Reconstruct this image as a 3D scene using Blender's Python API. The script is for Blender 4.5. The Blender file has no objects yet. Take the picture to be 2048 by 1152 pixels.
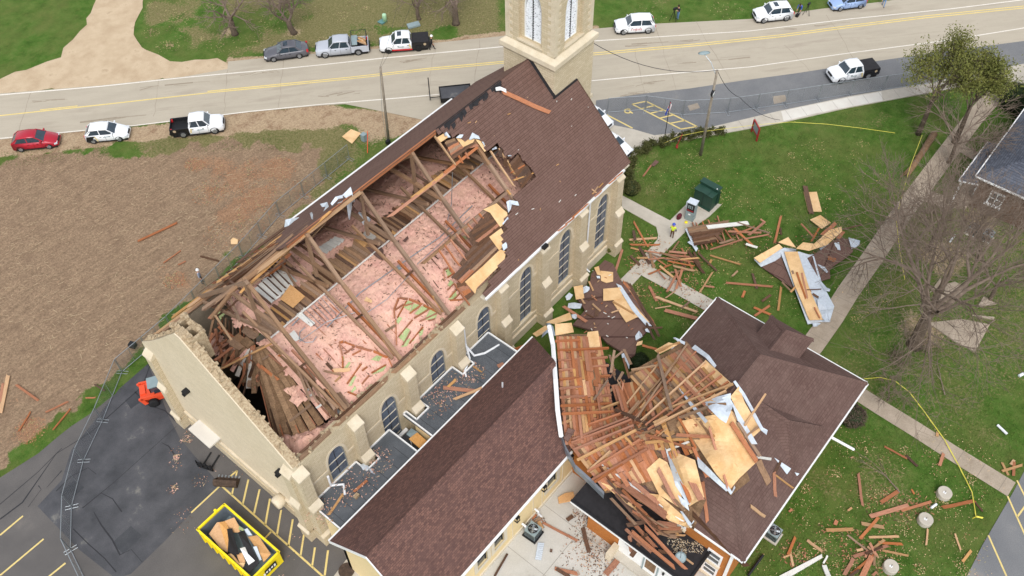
import bpy,math,random
import numpy as np
from mathutils import Vector,Matrix
from mathutils.geometry import tessellate_polygon

sc = bpy.context.scene
COL = sc.collection
RN = random.Random(11)
NP = np.random.RandomState(5)

# ------------------------------------------------------------------ camera
FPX,YAW,PITCH,ROLL = 1836.13,math.radians(49.53892),0.88723707,-0.01860112
CAM = Vector((0.0,0.0,60.0))
_f = Vector((math.sin(YAW) * math.cos(PITCH),math.cos(YAW) * math.cos(PITCH),-math.sin(PITCH)))
_r0 = Vector((math.cos(YAW),-math.sin(YAW),0.0))
_u0 = _r0.cross(_f)
_r = math.cos(ROLL) * _r0 + math.sin(ROLL) * _u0
_u = -math.sin(ROLL) * _r0 + math.cos(ROLL) * _u0
cd = bpy.data.cameras.new("camera")
cd.sensor_fit = 'HORIZONTAL'; cd.sensor_width = 36.0; cd.lens = 36.0 * FPX / 2048.0
cd.clip_start = 0.5; cd.clip_end = 6000.0
cam = bpy.data.objects.new("camera",cd); COL.objects.link(cam)
cam.matrix_world = Matrix(((_r.x,_u.x,-_f.x,CAM.x),(_r.y,_u.y,-_f.y,CAM.y),(_r.z,_u.z,-_f.z,CAM.z),(0,0,0,1)))
sc.camera = cam

# ------------------------------------------------------------------ light
SUN_EL,SUN_AZ = math.radians(54.0),math.radians(226.0)      # azimuth measured from +Y clockwise
w = bpy.data.worlds.new("World"); sc.world = w; w.use_nodes = True
nt = w.node_tree
sky = nt.nodes.new('ShaderNodeTexSky'); sky.sky_type = 'NISHITA'; sky.sun_disc = False
sky.sun_elevation = SUN_EL; sky.sun_rotation = SUN_AZ
sky.air_density = 1.0; sky.dust_density = 1.5; sky.ozone_density = 1.0
hs = nt.nodes.new('ShaderNodeHueSaturation'); hs.inputs['Saturation'].default_value = 0.30
nt.links.new(sky.outputs[0],hs.inputs['Color'])
bg = nt.nodes['Background']; nt.links.new(hs.outputs[0],bg.inputs['Color']); bg.inputs['Strength'].default_value = 0.15
sl = bpy.data.lights.new("sun",'SUN'); sl.energy = 1.1; sl.angle = math.radians(24.0); sl.color = (1.0,0.98,0.955)
so = bpy.data.objects.new("sun",sl); COL.objects.link(so)
_sd = Vector((math.sin(SUN_AZ) * math.cos(SUN_EL),math.cos(SUN_AZ) * math.cos(SUN_EL),math.sin(SUN_EL)))
so.rotation_euler = _sd.to_track_quat('Z','Y').to_euler()
sc.view_settings.view_transform = 'Standard'; sc.view_settings.look = 'None'
sc.view_settings.exposure = 0.74; sc.view_settings.gamma = 1.0; sc.view_settings.use_curve_mapping = False

# ------------------------------------------------------------------ measuring: pixel of the photograph -> point of the place
def ray(px,py):
 return _r * ((px - 1024) / FPX) - _u * ((py - 576) / FPX) + _f
def G(px,py,z=0.0):
 d = ray(px,py); return CAM + d * ((z - CAM.z) / d.z)
def on_plane(px,py,p0,n):
 d = ray(px,py); n = Vector(n); return CAM + d * ((Vector(p0) - CAM).dot(n) / d.dot(n))
def surf(px,py,zf,z0=5.0,it=14):
 z = z0
 for _ in range(it):
  p = G(px,py,z); z = 0.5 * z + 0.5 * zf(p.x,p.y)
 return G(px,py,z)

# ------------------------------------------------------------------ objects
WM = {}
I4 = Matrix.Identity(4)
def put(o,parent=None,m=None):
 COL.objects.link(o)
 m = I4.copy() if m is None else m
 if parent is not None:
  o.parent = parent; o.matrix_parent_inverse = WM[parent].inverted()
 o.matrix_basis = m; WM[o] = m
 return o
def tag(o,label=None,cat=None,group=None,kind=None):
 if label: o['label'] = label
 if cat: o['category'] = cat
 if group: o['group'] = group
 if kind: o['kind'] = kind
 return o
def thing(name,label,cat,loc=(0,0,0),rz=0.0,group=None,fwd=None):
 o = bpy.data.objects.new(name,None); o.empty_display_size = 0.5
 m = Matrix.Translation(Vector(loc)) @ Matrix.Rotation(rz,4,'Z')
 put(o,None,m); return tag(o,label,cat,group)

class MB:
 """collects shapes into one mesh"""
 def __init__(s): s.v = []; s.f = []; s.m = []
 def add(s,vs,fs,mi=0):
  n = len(s.v); s.v += [tuple(v) for v in vs]; s.f += [tuple(i + n for i in f) for f in fs]; s.m += [mi] * len(fs); return s
 def obox(s,c,ax,ay,az,mi=0):
  c,ax,ay,az = Vector(c),Vector(ax),Vector(ay),Vector(az)
  vs = [c + sx * ax + sy * ay + sz * az for sz in (-1,1) for sy in (-1,1) for sx in (-1,1)]
  return s.add(vs,[(0,2,3,1),(4,5,7,6),(0,1,5,4),(2,6,7,3),(0,4,6,2),(1,3,7,5)],mi)
 def box(s,a,b,mi=0):
  a,b = Vector(a),Vector(b); c = (a + b) / 2; h = (b - a) / 2
  return s.obox(c,(abs(h.x),0,0),(0,abs(h.y),0),(0,0,abs(h.z)),mi)
 def beam(s,p0,p1,w,h,mi=0,up=(0,0,1)):
  p0,p1 = Vector(p0),Vector(p1); d = (p1 - p0); x = d.normalized(); u = Vector(up)
  if abs(x.dot(u)) > 0.98: u = Vector((1,0,0))
  y = u.cross(x).normalized(); z = x.cross(y)
  return s.obox((p0 + p1) / 2,d / 2,y * w / 2,z * h / 2,mi)
 def tube(s,pts,rad,n=6,mi=0,cap=True):
  pts = [Vector(p) for p in pts]; N = len(pts); rr = rad if isinstance(rad,(list,tuple)) else [rad] * N
  vs = []; prev = None
  for i,p in enumerate(pts):
   t = (pts[min(i + 1,N - 1)] - pts[max(i - 1,0)]).normalized()
   ref = prev if prev is not None else (Vector((0,0,1)) if abs(t.z) < 0.9 else Vector((1,0,0)))
   a = ref - t * ref.dot(t)
   if a.length < 1e-4: a = t.orthogonal()
   a.normalize(); b = t.cross(a); prev = a
   for k in range(n):
    an = 2 * math.pi * k / n; vs.append(p + (a * math.cos(an) + b * math.sin(an)) * rr[i])
  fs = [(i * n + k,i * n + (k + 1) % n,(i + 1) * n + (k + 1) % n,(i + 1) * n + k) for i in range(N - 1) for k in range(n)]
  if cap: fs += [tuple(range(n - 1,-1,-1)),tuple((N - 1) * n + k for k in range(n))]
  return s.add(vs,fs,mi)
 def lathe(s,prof,c=(0,0,0),n=16,mi=0,m=None):
  c = Vector(c); vs = []
  for r_,z in prof:
   for k in range(n):
    a = 2 * math.pi * k / n; p = Vector((r_ * math.cos(a),r_ * math.sin(a),z)); vs.append((m @ p if m else p) + c)
  N = len(prof)
  fs = [(i * n + k,i * n + (k + 1) % n,(i + 1) * n + (k + 1) % n,(i + 1) * n + k) for i in range(N - 1) for k in range(n)]
  fs += [tuple(range(n - 1,-1,-1)),tuple((N - 1) * n + k for k in range(n))]
  return s.add(vs,fs,mi)
 def poly(s,pts,off=None,mi=0,holes=(),back=True):
  """flat polygon with holes; off = extrusion vector to a back face"""
  loops = [[Vector(p) for p in pts]] + [[Vector(p) for p in h] for h in holes]
  tris = tessellate_polygon(loops); flat = [p for l in loops for p in l]; n = len(flat)
  if off is None: return s.add(flat,tris,mi)
  off = Vector(off); vs = flat + [p + off for p in flat]; fs = list(tris)
  if back: fs += [tuple(i + n for i in reversed(t)) for t in tris]
  k = 0
  for l in loops:
   m_ = len(l)
   for i in range(m_):
    j = (i + 1) % m_; fs.append((k + i,k + i + n,k + j + n,k + j))
   k += m_
  return s.add(vs,fs,mi)
 def strip(s,A,B,mi=0):
  n = len(A); return s.add(list(A) + list(B),[(i,i + 1,n + i + 1,n + i) for i in range(n - 1)],mi)
 def build(s,name,mats,parent=None,smooth=False,m=None,fix=True):
  me = bpy.data.meshes.new(name); me.from_pydata(s.v,[],s.f)
  ms = mats if isinstance(mats,(list,tuple)) else [mats]
  for q in ms: me.materials.append(q)
  if len(ms) > 1: me.polygons.foreach_set('material_index',s.m)
  if smooth: me.polygons.foreach_set('use_smooth',[True] * len(me.polygons))
  if fix:
   import bmesh
   b = bmesh.new(); b.from_mesh(me); bmesh.ops.recalc_face_normals(b,faces=b.faces); b.to_mesh(me); b.free()
  me.update()
  return put(bpy.data.objects.new(name,me),parent,m)

# ------------------------------------------------------------------ materials
def lin(c):
 return tuple(((x / 255.0) / 12.92 if x / 255.0 <= 0.04045 else ((x / 255.0 + 0.055) / 1.055) ** 2.4) for x in c) + (1.0,)
class NT:
 def __init__(s,name):
  s.m = bpy.data.materials.new(name); s.m.use_nodes = True; s.t = s.m.node_tree
  s.b = s.t.nodes['Principled BSDF']; s.out = s.t.nodes['Material Output']
 def n(s,ty,**kw):
  q = s.t.nodes.new('ShaderNode' + ty)
  for k,v in kw.items(): setattr(q,k,v)
  return q
 def l(s,a,b): s.t.links.new(a,b)
 def val(s,sock,v):
  if hasattr(v,'is_output') or isinstance(v,bpy.types.NodeSocket): s.l(v,sock)
  else: sock.default_value = v
 def math(s,op,a,b=0.0,c=None):
  q = s.n('Math',operation=op); s.val(q.inputs[0],a); s.val(q.inputs[1],b)
  if c is not None: s.val(q.inputs[2],c)
  return q.outputs[0]
 def mix(s,f,a,b,bt='MIX'):
  q = s.n('MixRGB',blend_type=bt); s.val(q.inputs[0],f); s.val(q.inputs[1],a); s.val(q.inputs[2],b); return q.outputs[0]
 def noise(s,vec,scale,detail=3.0,rough=0.55,dist=0.0):
  q = s.n('TexNoise'); s.l(vec,q.inputs['Vector']); q.inputs['Scale'].default_value = scale
  q.inputs['Detail'].default_value = detail; q.inputs['Roughness'].default_value = rough; q.inputs['Distortion'].default_value = dist
  return q.outputs['Fac']
 def ramp(s,f,stops,interp='LINEAR'):
  q = s.n('ValToRGB'); q.color_ramp.interpolation = interp; e = q.color_ramp.elements
  while len(e) < len(stops): e.new(0.5)
  for k,(p,c) in enumerate(stops): e[k].position = p; e[k].color = c
  s.l(f,q.inputs[0]); return q.outputs[0]
 def pos(s): return s.n('NewGeometry').outputs['Position']
 def obj(s): return s.n('TexCoord').outputs['Object']
 def mapping(s,vec,sc=(1,1,1),loc=(0,0,0),rot=(0,0,0)):
  q = s.n('Mapping'); s.l(vec,q.inputs[0]); q.inputs['Scale'].default_value = sc; q.inputs['Location'].default_value = loc; q.inputs['Rotation'].default_value = rot
  return q.outputs[0]
 def bump(s,h,st=0.3,d=0.02):
  q = s.n('Bump'); q.inputs['Strength'].default_value = st; q.inputs['Distance'].default_value = d
  s.l(h,q.inputs['Height']); s.l(q.outputs[0],s.b.inputs['Normal'])
 def fin(s,col,rough=0.85,metal=0.0,spec=0.3):
  s.val(s.b.inputs['Base Color'],col); s.val(s.b.inputs['Roughness'],rough)
  s.b.inputs['Metallic'].default_value = metal; s.b.inputs['Specular IOR Level'].default_value = spec
  return s.m
 def wallvec(s,k=1.0):
  """(along the wall or course, up) for any upright or sloping face"""
  g = s.n('NewGeometry'); p = s.n('SeparateXYZ'); s.l(g.outputs['Position'],p.inputs[0])
  n_ = s.n('SeparateXYZ'); s.l(g.outputs['True Normal'],n_.inputs[0])
  c = s.math('GREATER_THAN',s.math('ABSOLUTE',n_.outputs[0]),s.math('ABSOLUTE',n_.outputs[1]))
  q = s.n('Mix',data_type='FLOAT'); s.l(c,q.inputs[0]); s.l(p.outputs[0],q.inputs[2]); s.l(p.outputs[1],q.inputs[3])
  v = s.n('CombineXYZ'); s.l(q.outputs[0],v.inputs[0]); s.l(s.math('MULTIPLY',p.outputs[2],k),v.inputs[1]); return v.outputs[0]
def plain(name,c,rough=0.6,metal=0.0,spec=0.4,var=0.12,sc_=3.0,rnd=0.0,bump=0.0):
 t = NT(name); p = t.pos(); f = t.noise(p,sc_,4); c = lin(c)
 col = t.ramp(f,[(0.3,tuple(x * (1 - var) for x in c[:3]) + (1,)),(0.7,tuple(min(1,x * (1 + var)) for x in c[:3]) + (1,))])
 if rnd:
  q = t.n('ObjectInfo'); h = t.n('HueSaturation'); t.l(col,h.inputs['Color'])
  t.l(t.math('ADD',t.math('MULTIPLY',q.outputs['Random'],2 * rnd),1 - rnd),h.inputs['Value']); col = h.outputs[0]
 if bump: t.bump(t.noise(p,sc_ * 8,4),bump,0.02)
 return t.fin(col,rough,metal,spec)
def rough2(name,c1,c2,sc_=1.0,c3=None,fine=0.18,fsc=25.0,rough=0.9,bump=0.3,bd=0.03,spec=0.2):
 t = NT(name); p = t.pos(); f = t.noise(p,sc_,6,0.6)
 st = [(0.3,lin(c1)),(0.62,lin(c2))] + ([(0.78,lin(c3))] if c3 else [])
 col = t.ramp(f,st); g = t.noise(p,fsc,4,0.7)
 col = t.mix(1.0,col,t.ramp(g,[(0.3,(1 - fine * 2,1 - fine * 2,1 - fine * 2,1)),(0.7,(1 + fine,1 + fine,1 + fine,1))]),'MULTIPLY')
 t.bump(g,bump,bd); return t.fin(col,rough,0,spec)
def wood(name,c1,c2,rnd=0.3,dark=0.35,nails=False):
 """boards: unit-box coordinates, grain along X, every board its own tone"""
 t = NT(name); o = t.obj(); q = t.n('ObjectInfo')
 off = t.n('CombineXYZ'); t.l(t.math('MULTIPLY',q.outputs['Random'],57.0),off.inputs[0]); t.l(t.math('MULTIPLY',q.outputs['Random'],31.0),off.inputs[1])
 va = t.n('VectorMath',operation='ADD'); t.l(o,va.inputs[0]); t.l(off.outputs[0],va.inputs[1])
 g = t.noise(t.mapping(va.outputs[0],(3,9,9)),2.0,5,0.65,0.4); st = t.noise(t.mapping(va.outputs[0],(5,2,2)),1.4,3,0.6)
 col = t.ramp(g,[(0.25,lin(c1)),(0.7,lin(c2))])
 col = t.mix(t.math('MULTIPLY',t.ramp(st,[(0.5,(0,0,0,1)),(0.75,(1,1,1,1))]),dark),col,(0.03,0.02,0.015,1))
 h = t.n('HueSaturation'); t.l(col,h.inputs['Color'])
 t.l(t.math('ADD',t.math('MULTIPLY',q.outputs['Random'],2 * rnd),1 - rnd),h.inputs['Value'])
 t.l(t.math('ADD',t.math('MULTIPLY',t.math('FRACT',t.math('MULTIPLY',q.outputs['Random'],17.3)),0.25),0.84),h.inputs['Saturation'])
 t.bump(g,0.3,0.02); return t.fin(h.outputs[0],0.85,0,0.2)
def shingle(name,c1,c2,c3,roww=0.3,rowh=0.14,k=1.4,mort=(40,30,28),streak=0.25):
 t = NT(name); v = t.wallvec(k); b = t.n('TexBrick'); t.l(v,b.inputs['Vector'])
 b.offset = 0.37; b.squash = 1.0; b.inputs['Scale'].default_value = 1.0; b.inputs['Brick Width'].default_value = roww; b.inputs['Row Height'].default_value = rowh
 b.inputs['Mortar Size'].default_value = 0.012; b.inputs['Mortar Smooth'].default_value = 0.2; b.inputs['Bias'].default_value = 0.0
 b.inputs['Color1'].default_value = lin(c1); b.inputs['Color2'].default_value = lin(c2); b.inputs['Mortar'].default_value = lin(mort)
 p = t.pos(); f = t.noise(p,0.5,5,0.6); g = t.noise(p,30,3,0.7)
 col = t.mix(t.math('MULTIPLY',t.ramp(f,[(0.42,(0,0,0,1)),(0.7,(1,1,1,1))]),streak),b.outputs[0],lin(c3))
 col = t.mix(1.0,col,t.ramp(g,[(0.3,(0.75,0.75,0.75,1)),(0.7,(1.15,1.15,1.15,1))]),'MULTIPLY')
 t.bump(t.math('ADD',b.outputs['Fac'],t.math('MULTIPLY',g,-0.3)),-0.25,0.02); return t.fin(col,0.92,0,0.15)
def masonry(name,c1,c2,mort,bw,bh,ms=0.012,stain=(150,130,95),sf=0.35,bump=0.6):
 t = NT(name); v = t.wallvec(1.0); b = t.n('TexBrick'); t.l(v,b.inputs['Vector']); b.offset = 0.47
 b.inputs['Scale'].default_value = 1.0; b.inputs['Brick Width'].default_value = bw; b.inputs['Row Height'].default_value = bh
 b.inputs['Mortar Size'].default_value = ms; b.inputs['Mortar Smooth'].default_value = 0.3; b.inputs['Bias'].default_value = -0.1
 b.inputs['Color1'].default_value = lin(c1); b.inputs['Color2'].default_value = lin(c2); b.inputs['Mortar'].default_value = lin(mort)
 p = t.pos(); f = t.noise(p,0.45,6,0.65); g = t.noise(p,14,5,0.7)
 col = t.mix(t.math('MULTIPLY',t.ramp(f,[(0.45,(0,0,0,1)),(0.75,(1,1,1,1))]),sf),b.outputs[0],lin(stain))
 col = t.mix(1.0,col,t.ramp(g,[(0.3,(0.8,0.8,0.78,1)),(0.7,(1.1,1.1,1.1,1))]),'MULTIPLY')
 t.bump(t.math('SUBTRACT',t.math('MULTIPLY',g,0.8),b.outputs['Fac']),bump,0.03); return t.fin(col,0.9,0,0.2)

M = {}
M['red_wood'] = wood('red_brown_wood',(124,74,50),(192,128,90),0.2,.25)
M['dark_wood'] = wood('dark_old_wood',(58,40,31),(114,84,64),0.28,0.45)
M['old_wood'] = wood('weathered_wood',(106,80,60),(164,132,104),0.2,.25)
M['tan_wood'] = wood('tan_wood',(150,108,70),(205,164,116),0.22,0.2)
M['ply'] = wood('plywood',(206,164,110),(232,196,148),0.08,0.06)
M['osb'] = wood('oriented_strand_board',(196,142,86),(222,176,122),0.1,0.1)
M['ply2'] = rough2('plywood_sheet',(206,164,112),(230,194,146),0.9,(196,148,96),0.06,14,0.8,0.1,0.01)
M['white_wood'] = wood('painted_board',(190,188,180),(226,224,216),0.1,0.15)
M['stone'] = masonry('cream_limestone',(211,196,168),(199,183,154),(178,162,134),0.52,0.2,0.012,(180,160,130),0.3)
M['stone_w'] = masonry('cream_rendered_stone',(220,205,180),(213,198,172),(206,190,162),0.6,0.25,0.006,(196,178,148),0.3,0.25)
M['trim_stone'] = rough2('dressed_stone',(216,203,180),(204,190,164),1.2,(188,170,142),0.07,18,0.9,0.2)
M['rubble'] = rough2('broken_stone',(150,126,98),(190,172,142),7,(112,90,68),0.15,20,0.95,0.5)
M['plaster'] = rough2('grey_plaster',(128,116,100),(150,138,120),0.8,(100,90,78),0.1,12,0.95,0.2)
M['roof'] = shingle('brown_shingle',(113,88,79),(106,82,73),(122,97,88),0.5,0.376 * 0.7,1.0,(78,56,51),0.35)
M['roof_n'] = M['roof']
M['roof_a'] = shingle('blended_brown_shingle',(124,92,82),(92,69,64),(104,80,76),0.24,0.13,1.5,(84,63,58),0.25)
M['roof_r'] = shingle('rectory_shingle',(108,86,79),(96,75,69),(118,98,90),0.3,0.16,1.2,(84,64,58),0.4)
M['roof_g'] = shingle('grey_shingle',(98,102,112),(78,82,92),(110,112,118),0.34,0.16,1.4,(60,62,70),0.3)
M['felt'] = plain('black_felt',(38,36,38),0.8,var=0.25)
M['fabric'] = plain('torn_grey_membrane',(196,204,212),0.55,var=0.1,sc_=5)
M['white'] = plain('white_paint',(232,232,230),0.45,var=0.04)
M['trim_grey'] = plain('grey_flashing',(150,158,166),0.4,0.6,var=0.1)
M['metal'] = plain('galvanised_metal',(160,166,170),0.4,0.7,var=0.1)
M['black'] = plain('black_plastic',(26,26,28),0.5)
M['rubber'] = plain('tyre_rubber',(30,30,31),0.85)
M['rim'] = plain('wheel_rim',(150,152,155),0.35,0.6)
M['glass'] = plain('dark_glass',(46,60,70),0.05,0.0,0.9,var=0.2,sc_=2)
M['win'] = rough2('leaded_glass',(70,80,96),(96,106,122),0.8,(120,120,122),0.12,9,0.25,0.1,0.01,0.5)
M['green_metal'] = plain('dark_green_paint',(38,68,56),0.45,var=0.08)
M['cab_grey'] = plain('grey_cabinet_paint',(136,152,154),0.45,var=0.06)
M['yellow'] = plain('yellow_paint',(238,214,34),0.45,var=0.08)
M['road_yellow'] = rough2('worn_yellow_marking',(228,204,134),(216,194,126),1.5,(196,178,138),0.12,12,0.9,0.05)
M['road_white'] = rough2('worn_white_marking',(222,214,200),(232,226,214),1.0,(198,184,160),0.12,12,0.9,0.05)
M['orange'] = plain('orange_red_paint',(224,82,48),0.4,var=0.05)
M['conc'] = rough2('pale_concrete',(196,188,174),(180,172,158),0.7,(168,158,142),0.06,20,0.92,0.1,0.01)
M['conc_new'] = rough2('new_concrete',(216,212,202),(206,200,190),0.7,None,0.05,20,0.92,0.1,0.01)
M['conc_old'] = rough2('brown_concrete',(178,163,145),(160,146,128),0.8,(142,126,108),0.1,14,0.95,0.15,0.01)
M['conc_patio'] = rough2('patio_concrete',(200,196,188),(188,184,174),0.5,(150,144,132),0.06,16,0.9,0.1,0.01)
M['asphalt'] = rough2('old_asphalt',(92,89,87),(104,100,97),0.35,(120,114,108),0.14,22,0.9,0.2,0.01)
M['seal'] = rough2('sealed_asphalt',(65,66,69),(87,87,90),0.5,(146,142,132),0.14,22,0.85,0.2,0.01)
M['lane'] = rough2('grey_asphalt',(112,113,115),(126,126,126),0.3,(156,148,136),0.14,18,0.9,0.2,0.01)
M['gravelroof'] = rough2('mineral_roofing',(84,88,92),(100,103,107),0.9,(118,114,110),0.3,30,0.9,0.4,0.02)
M['crack'] = plain('tar_crack',(44,44,47),0.8)
M['roadcrack'] = plain('road_crack',(150,138,122),0.9)
M['brick_o'] = masonry('orange_brick',(190,122,62),(178,110,54),(166,110,66),0.22,0.075,0.008,(160,100,56),0.25,0.3)
M['brick_d'] = masonry('dark_red_brick',(110,84,70),(92,66,54),(126,110,96),0.22,0.075,0.01,(84,64,52),0.3,0.3)
M['cream'] = rough2('cream_siding',(226,204,158),(220,198,152),0.6,None,0.04,8,0.8,0.05)
M['beige_trim'] = plain('beige_trim',(206,196,176),0.7,var=0.05)
M['tape'] = plain('caution_tape',(214,204,84),0.5,var=0.05)
M['bark'] = rough2('grey_bark',(112,98,84),(88,76,65),1.6,(128,116,102),0.2,14,0.95,0.5)
M['twig'] = rough2('twig_bark',(146,130,116),(118,102,90),1.0,(166,154,142),0.1,6,0.95,0.1)
M['soil'] = rough2('bare_soil',(110,86,66),(90,70,54),1.0,(130,106,84),0.2,14,0.95,0.5)
M['pipe'] = plain('white_pipe',(226,228,230),0.4,var=0.04)
M['red_paint'] = plain('dark_red_paint',(150,44,44),0.5)
M['green_batt'] = rough2('old_green_batt',(158,172,118),(176,188,136),2.0,(140,150,100),0.12,14,0.95,0.4)
M['lath'] = rough2('white_plaster_lath',(206,200,190),(184,178,168),1.6,(150,140,128),0.12,9,0.9,0.3)
M['brownlath'] = rough2('rough_brown_lath',(150,120,92),(122,96,72),1.8,(168,140,112),0.2,12,0.95,0.6)
M['oldlath'] = rough2('pale_brown_lath',(172,140,108),(140,112,86),1.8,(120,96,74),0.2,12,0.9,0.6)
M['dark'] = plain('painted_interior_shade',(40,34,30),0.9)  # near-black colour stands in for shade inside the nave and other hollows

M['straw'] = plain('pale_straw',(166,154,106),.9,var=.2,sc_=4)
M['sawdust'] = plain('reddish_splinters',(172,124,92),.9,var=.25,sc_=5)
def leaf(name,c1,c2,c3):
 t = NT(name); p = t.pos(); f = t.noise(p,1.2,4,0.7); g = t.noise(p,9,2)
 col = t.mix(t.math('MULTIPLY',g,0.6),t.ramp(f,[(0.3,lin(c1)),(0.55,lin(c2)),(0.75,lin(c3))]),lin(c2))
 m = t.fin(col,0.7,0,0.25); return m
M['leaf_olive'] = leaf('olive_foliage',(74,82,38),(112,114,56),(140,130,66))
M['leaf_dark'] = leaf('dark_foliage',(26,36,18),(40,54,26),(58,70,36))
M['leaf_hedge'] = leaf('hedge_foliage',(58,62,32),(78,80,42),(104,100,56))

def ins_mat():
 t = NT('pink_insulation'); p = t.pos(); f = t.noise(p,0.9,5,0.65); g = t.noise(p,9,5,0.7); h = t.noise(p,4.5,6,0.75)
 col = t.ramp(f,[(0.3,lin((212,162,148))),(0.55,lin((230,186,166))),(0.75,lin((216,174,150)))])
 col = t.mix(t.ramp(h,[(0.57,(0,0,0,1)),(0.66,(1,1,1,1))]),col,lin((136,100,82)))
 col = t.mix(1.0,col,t.ramp(g,[(0.3,(0.8,0.78,0.78,1)),(0.7,(1.08,1.08,1.08,1))]),'MULTIPLY')
 t.bump(g,0.7,0.06); return t.fin(col,0.95,0,0.1)
M['pink'] = ins_mat()

# ------------------------------------------------------------------ shared board meshes: one small set per wood
_boards = {}
def board_mesh(wd,k,jag):
 key = (wd,k,jag)
 if key in _boards: return _boards[key]
 r = random.Random(k * 7 + 3 + jag * 100); vs = []; fs = []
 st = [-0.5,-0.17,0.2,0.5] if jag else [-0.5,0.5]
 for i,x in enumerate(st):
  by = r.uniform(-.12,.12) if jag and 0 < i < len(st) - 1 else 0.0; bz = r.uniform(-.25,.25) if jag and 0 < i < len(st) - 1 else 0.0
  for (y,z) in ((-.5,-.5),(.5,-.5),(.5,.5),(-.5,.5)):
   dx = r.uniform(0,.09) * (1 if i == 0 else -1) if jag and i in (0,len(st) - 1) else 0
   vs.append((x + dx,y + by,z + bz))
 for i in range(len(st) - 1):
  for q in range(4): fs.append((i * 4 + q,i * 4 + (q + 1) % 4,i * 4 + 4 + (q + 1) % 4,i * 4 + 4 + q))
 n = len(st) - 1; fs += [(3,2,1,0),(n * 4,n * 4 + 1,n * 4 + 2,n * 4 + 3)]
 fs = [tuple(reversed(f)) for f in fs]
 me = bpy.data.meshes.new('board_' + wd); me.from_pydata(vs,[],fs); me.materials.append(M[wd]); me.update()
 _boards[key] = me; return me
def board(p0,p1,wd='red_wood',w_=0.16,t_=0.05,parent=None,name='board',up=(0,0,1),jag=True,lift=0.0,lab=None,cat='board',grp=None):
 p0,p1 = Vector(p0),Vector(p1); d = p1 - p0; u = Vector(up); x = d.normalized()
 if abs(x.dot(u)) > 0.98: u = Vector((1,0,0))
 y = u.cross(x).normalized(); z = x.cross(y)
 c = (p0 + p1) / 2 + z * lift
 m = Matrix(((d.x,y.x * w_,z.x * t_,c.x),(d.y,y.y * w_,z.y * t_,c.y),(d.z,y.z * w_,z.z * t_,c.z),(0,0,0,1)))
 o = put(bpy.data.objects.new(name,board_mesh(wd,RN.randrange(5),jag)),parent,m)
 if parent is None: tag(o,lab,cat,grp)
 return o
def sheet(pts,t_,mat,name,parent=None,m=None):
 """flat-ish panel with thickness below its outline"""
 pts = [Vector(p) for p in pts]; n = Vector((0,0,0))
 for i in range(len(pts)):
  a,b = pts[i],pts[(i + 1) % len(pts)]; n += Vector(((a.y - b.y) * (a.z + b.z),(a.z - b.z) * (a.x + b.x),(a.x - b.x) * (a.y + b.y)))
 n.normalize()
 if n.z < 0: n = -n
 return MB().poly(pts,-n * t_).build(name,mat,parent)
def mesh_text(s,size,mat,name,parent,m):
 cu = bpy.data.curves.new('lettering','FONT'); cu.body = s; cu.size = size; cu.extrude = 0.004; cu.align_x = 'CENTER'; cu.align_y = 'CENTER'
 o = bpy.data.objects.new('lettering',cu); me = bpy.data.meshes.new_from_object(o); bpy.data.objects.remove(o)
 me.materials.clear(); me.materials.append(mat); return put(bpy.data.objects.new(name,me),parent,m)
# ================================================================== ground, roads, paving
_tab = NP.rand(256,256)
def vnoise(x,y):
 xi = np.floor(x).astype(int); yi = np.floor(y).astype(int); fx = x - xi; fy = y - yi
 fx = fx * fx * (3 - 2 * fx); fy = fy * fy * (3 - 2 * fy)
 t = lambda a,b: _tab[a % 256,b % 256]
 return (t(xi,yi) * (1 - fx) + t(xi + 1,yi) * fx) * (1 - fy) + (t(xi,yi + 1) * (1 - fx) + t(xi + 1,yi + 1) * fx) * fy
def fbm(x,y,o=4):
 s = 0; a = 0.5; n = 0
 for k in range(o):
  s = s + a * vnoise(x * 2 ** k + 17 * k,y * 2 ** k + 31 * k); n += a; a *= 0.55
 return s / n
def sdist(X,Y,poly):
 """signed distance to a polygon, inside positive"""
 P = np.array([(p.x,p.y) for p in poly]); n = len(P); ins = np.zeros(X.shape,bool); d = np.full(X.shape,1e9)
 for i in range(n):
  a,b = P[i],P[(i + 1) % n]; e = b - a
  t = np.clip(((X - a[0]) * e[0] + (Y - a[1]) * e[1]) / max(1e-9,e @ e),0,1)
  d = np.minimum(d,np.hypot(X - a[0] - t * e[0],Y - a[1] - t * e[1]))
  c = (a[1] > Y) != (b[1] > Y)
  with np.errstate(divide='ignore',invalid='ignore'):
   ins ^= c & (X < (b[0] - a[0]) * (Y - a[1]) / (b[1] - a[1] if b[1] != a[1] else 1e-9) + a[0])
 return np.where(ins,d,-d)
def gpx(pts,z=0.0): return [G(x,y,z) for x,y in pts]

P_road = [(-120,199),(0,187),(200,171),(370,153),(455,138),(456,123),(530,116),(620,108),(760,97),(1005,72),(1195,57),(1300,48),(1500,38),(1640,18),(1760,4),(2048,-40),(2300,-80),
   (2300,40),(2048,82),(1860,107),(1700,130),(1590,147),(1480,162),(1380,177),(1290,187),(1200,200),(1190,262),(1000,262),(870,245),(800,230),(735,217),(690,208),(640,211),(500,224),(270,252),(0,279),(-120,291)]
P_drive = [(190,-60),(300,-60),(285,0),(268,70),(290,105),(340,120),(456,121),(456,140),(370,155),(200,173),(0,189),(-120,201),(-120,165),(0,155),(60,140),(120,112),(165,62),(190,10)]
P_lane = [(1192,201),(1290,187),(1380,177),(1480,162),(1590,147),(1700,130),(1860,107),(2048,82),(2300,40),(2300,86),(2048,128),(1880,162),(1700,193),(1560,222),(1480,241),(1390,262),(1310,271),(1265,258),(1215,248),(1190,232)]
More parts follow.
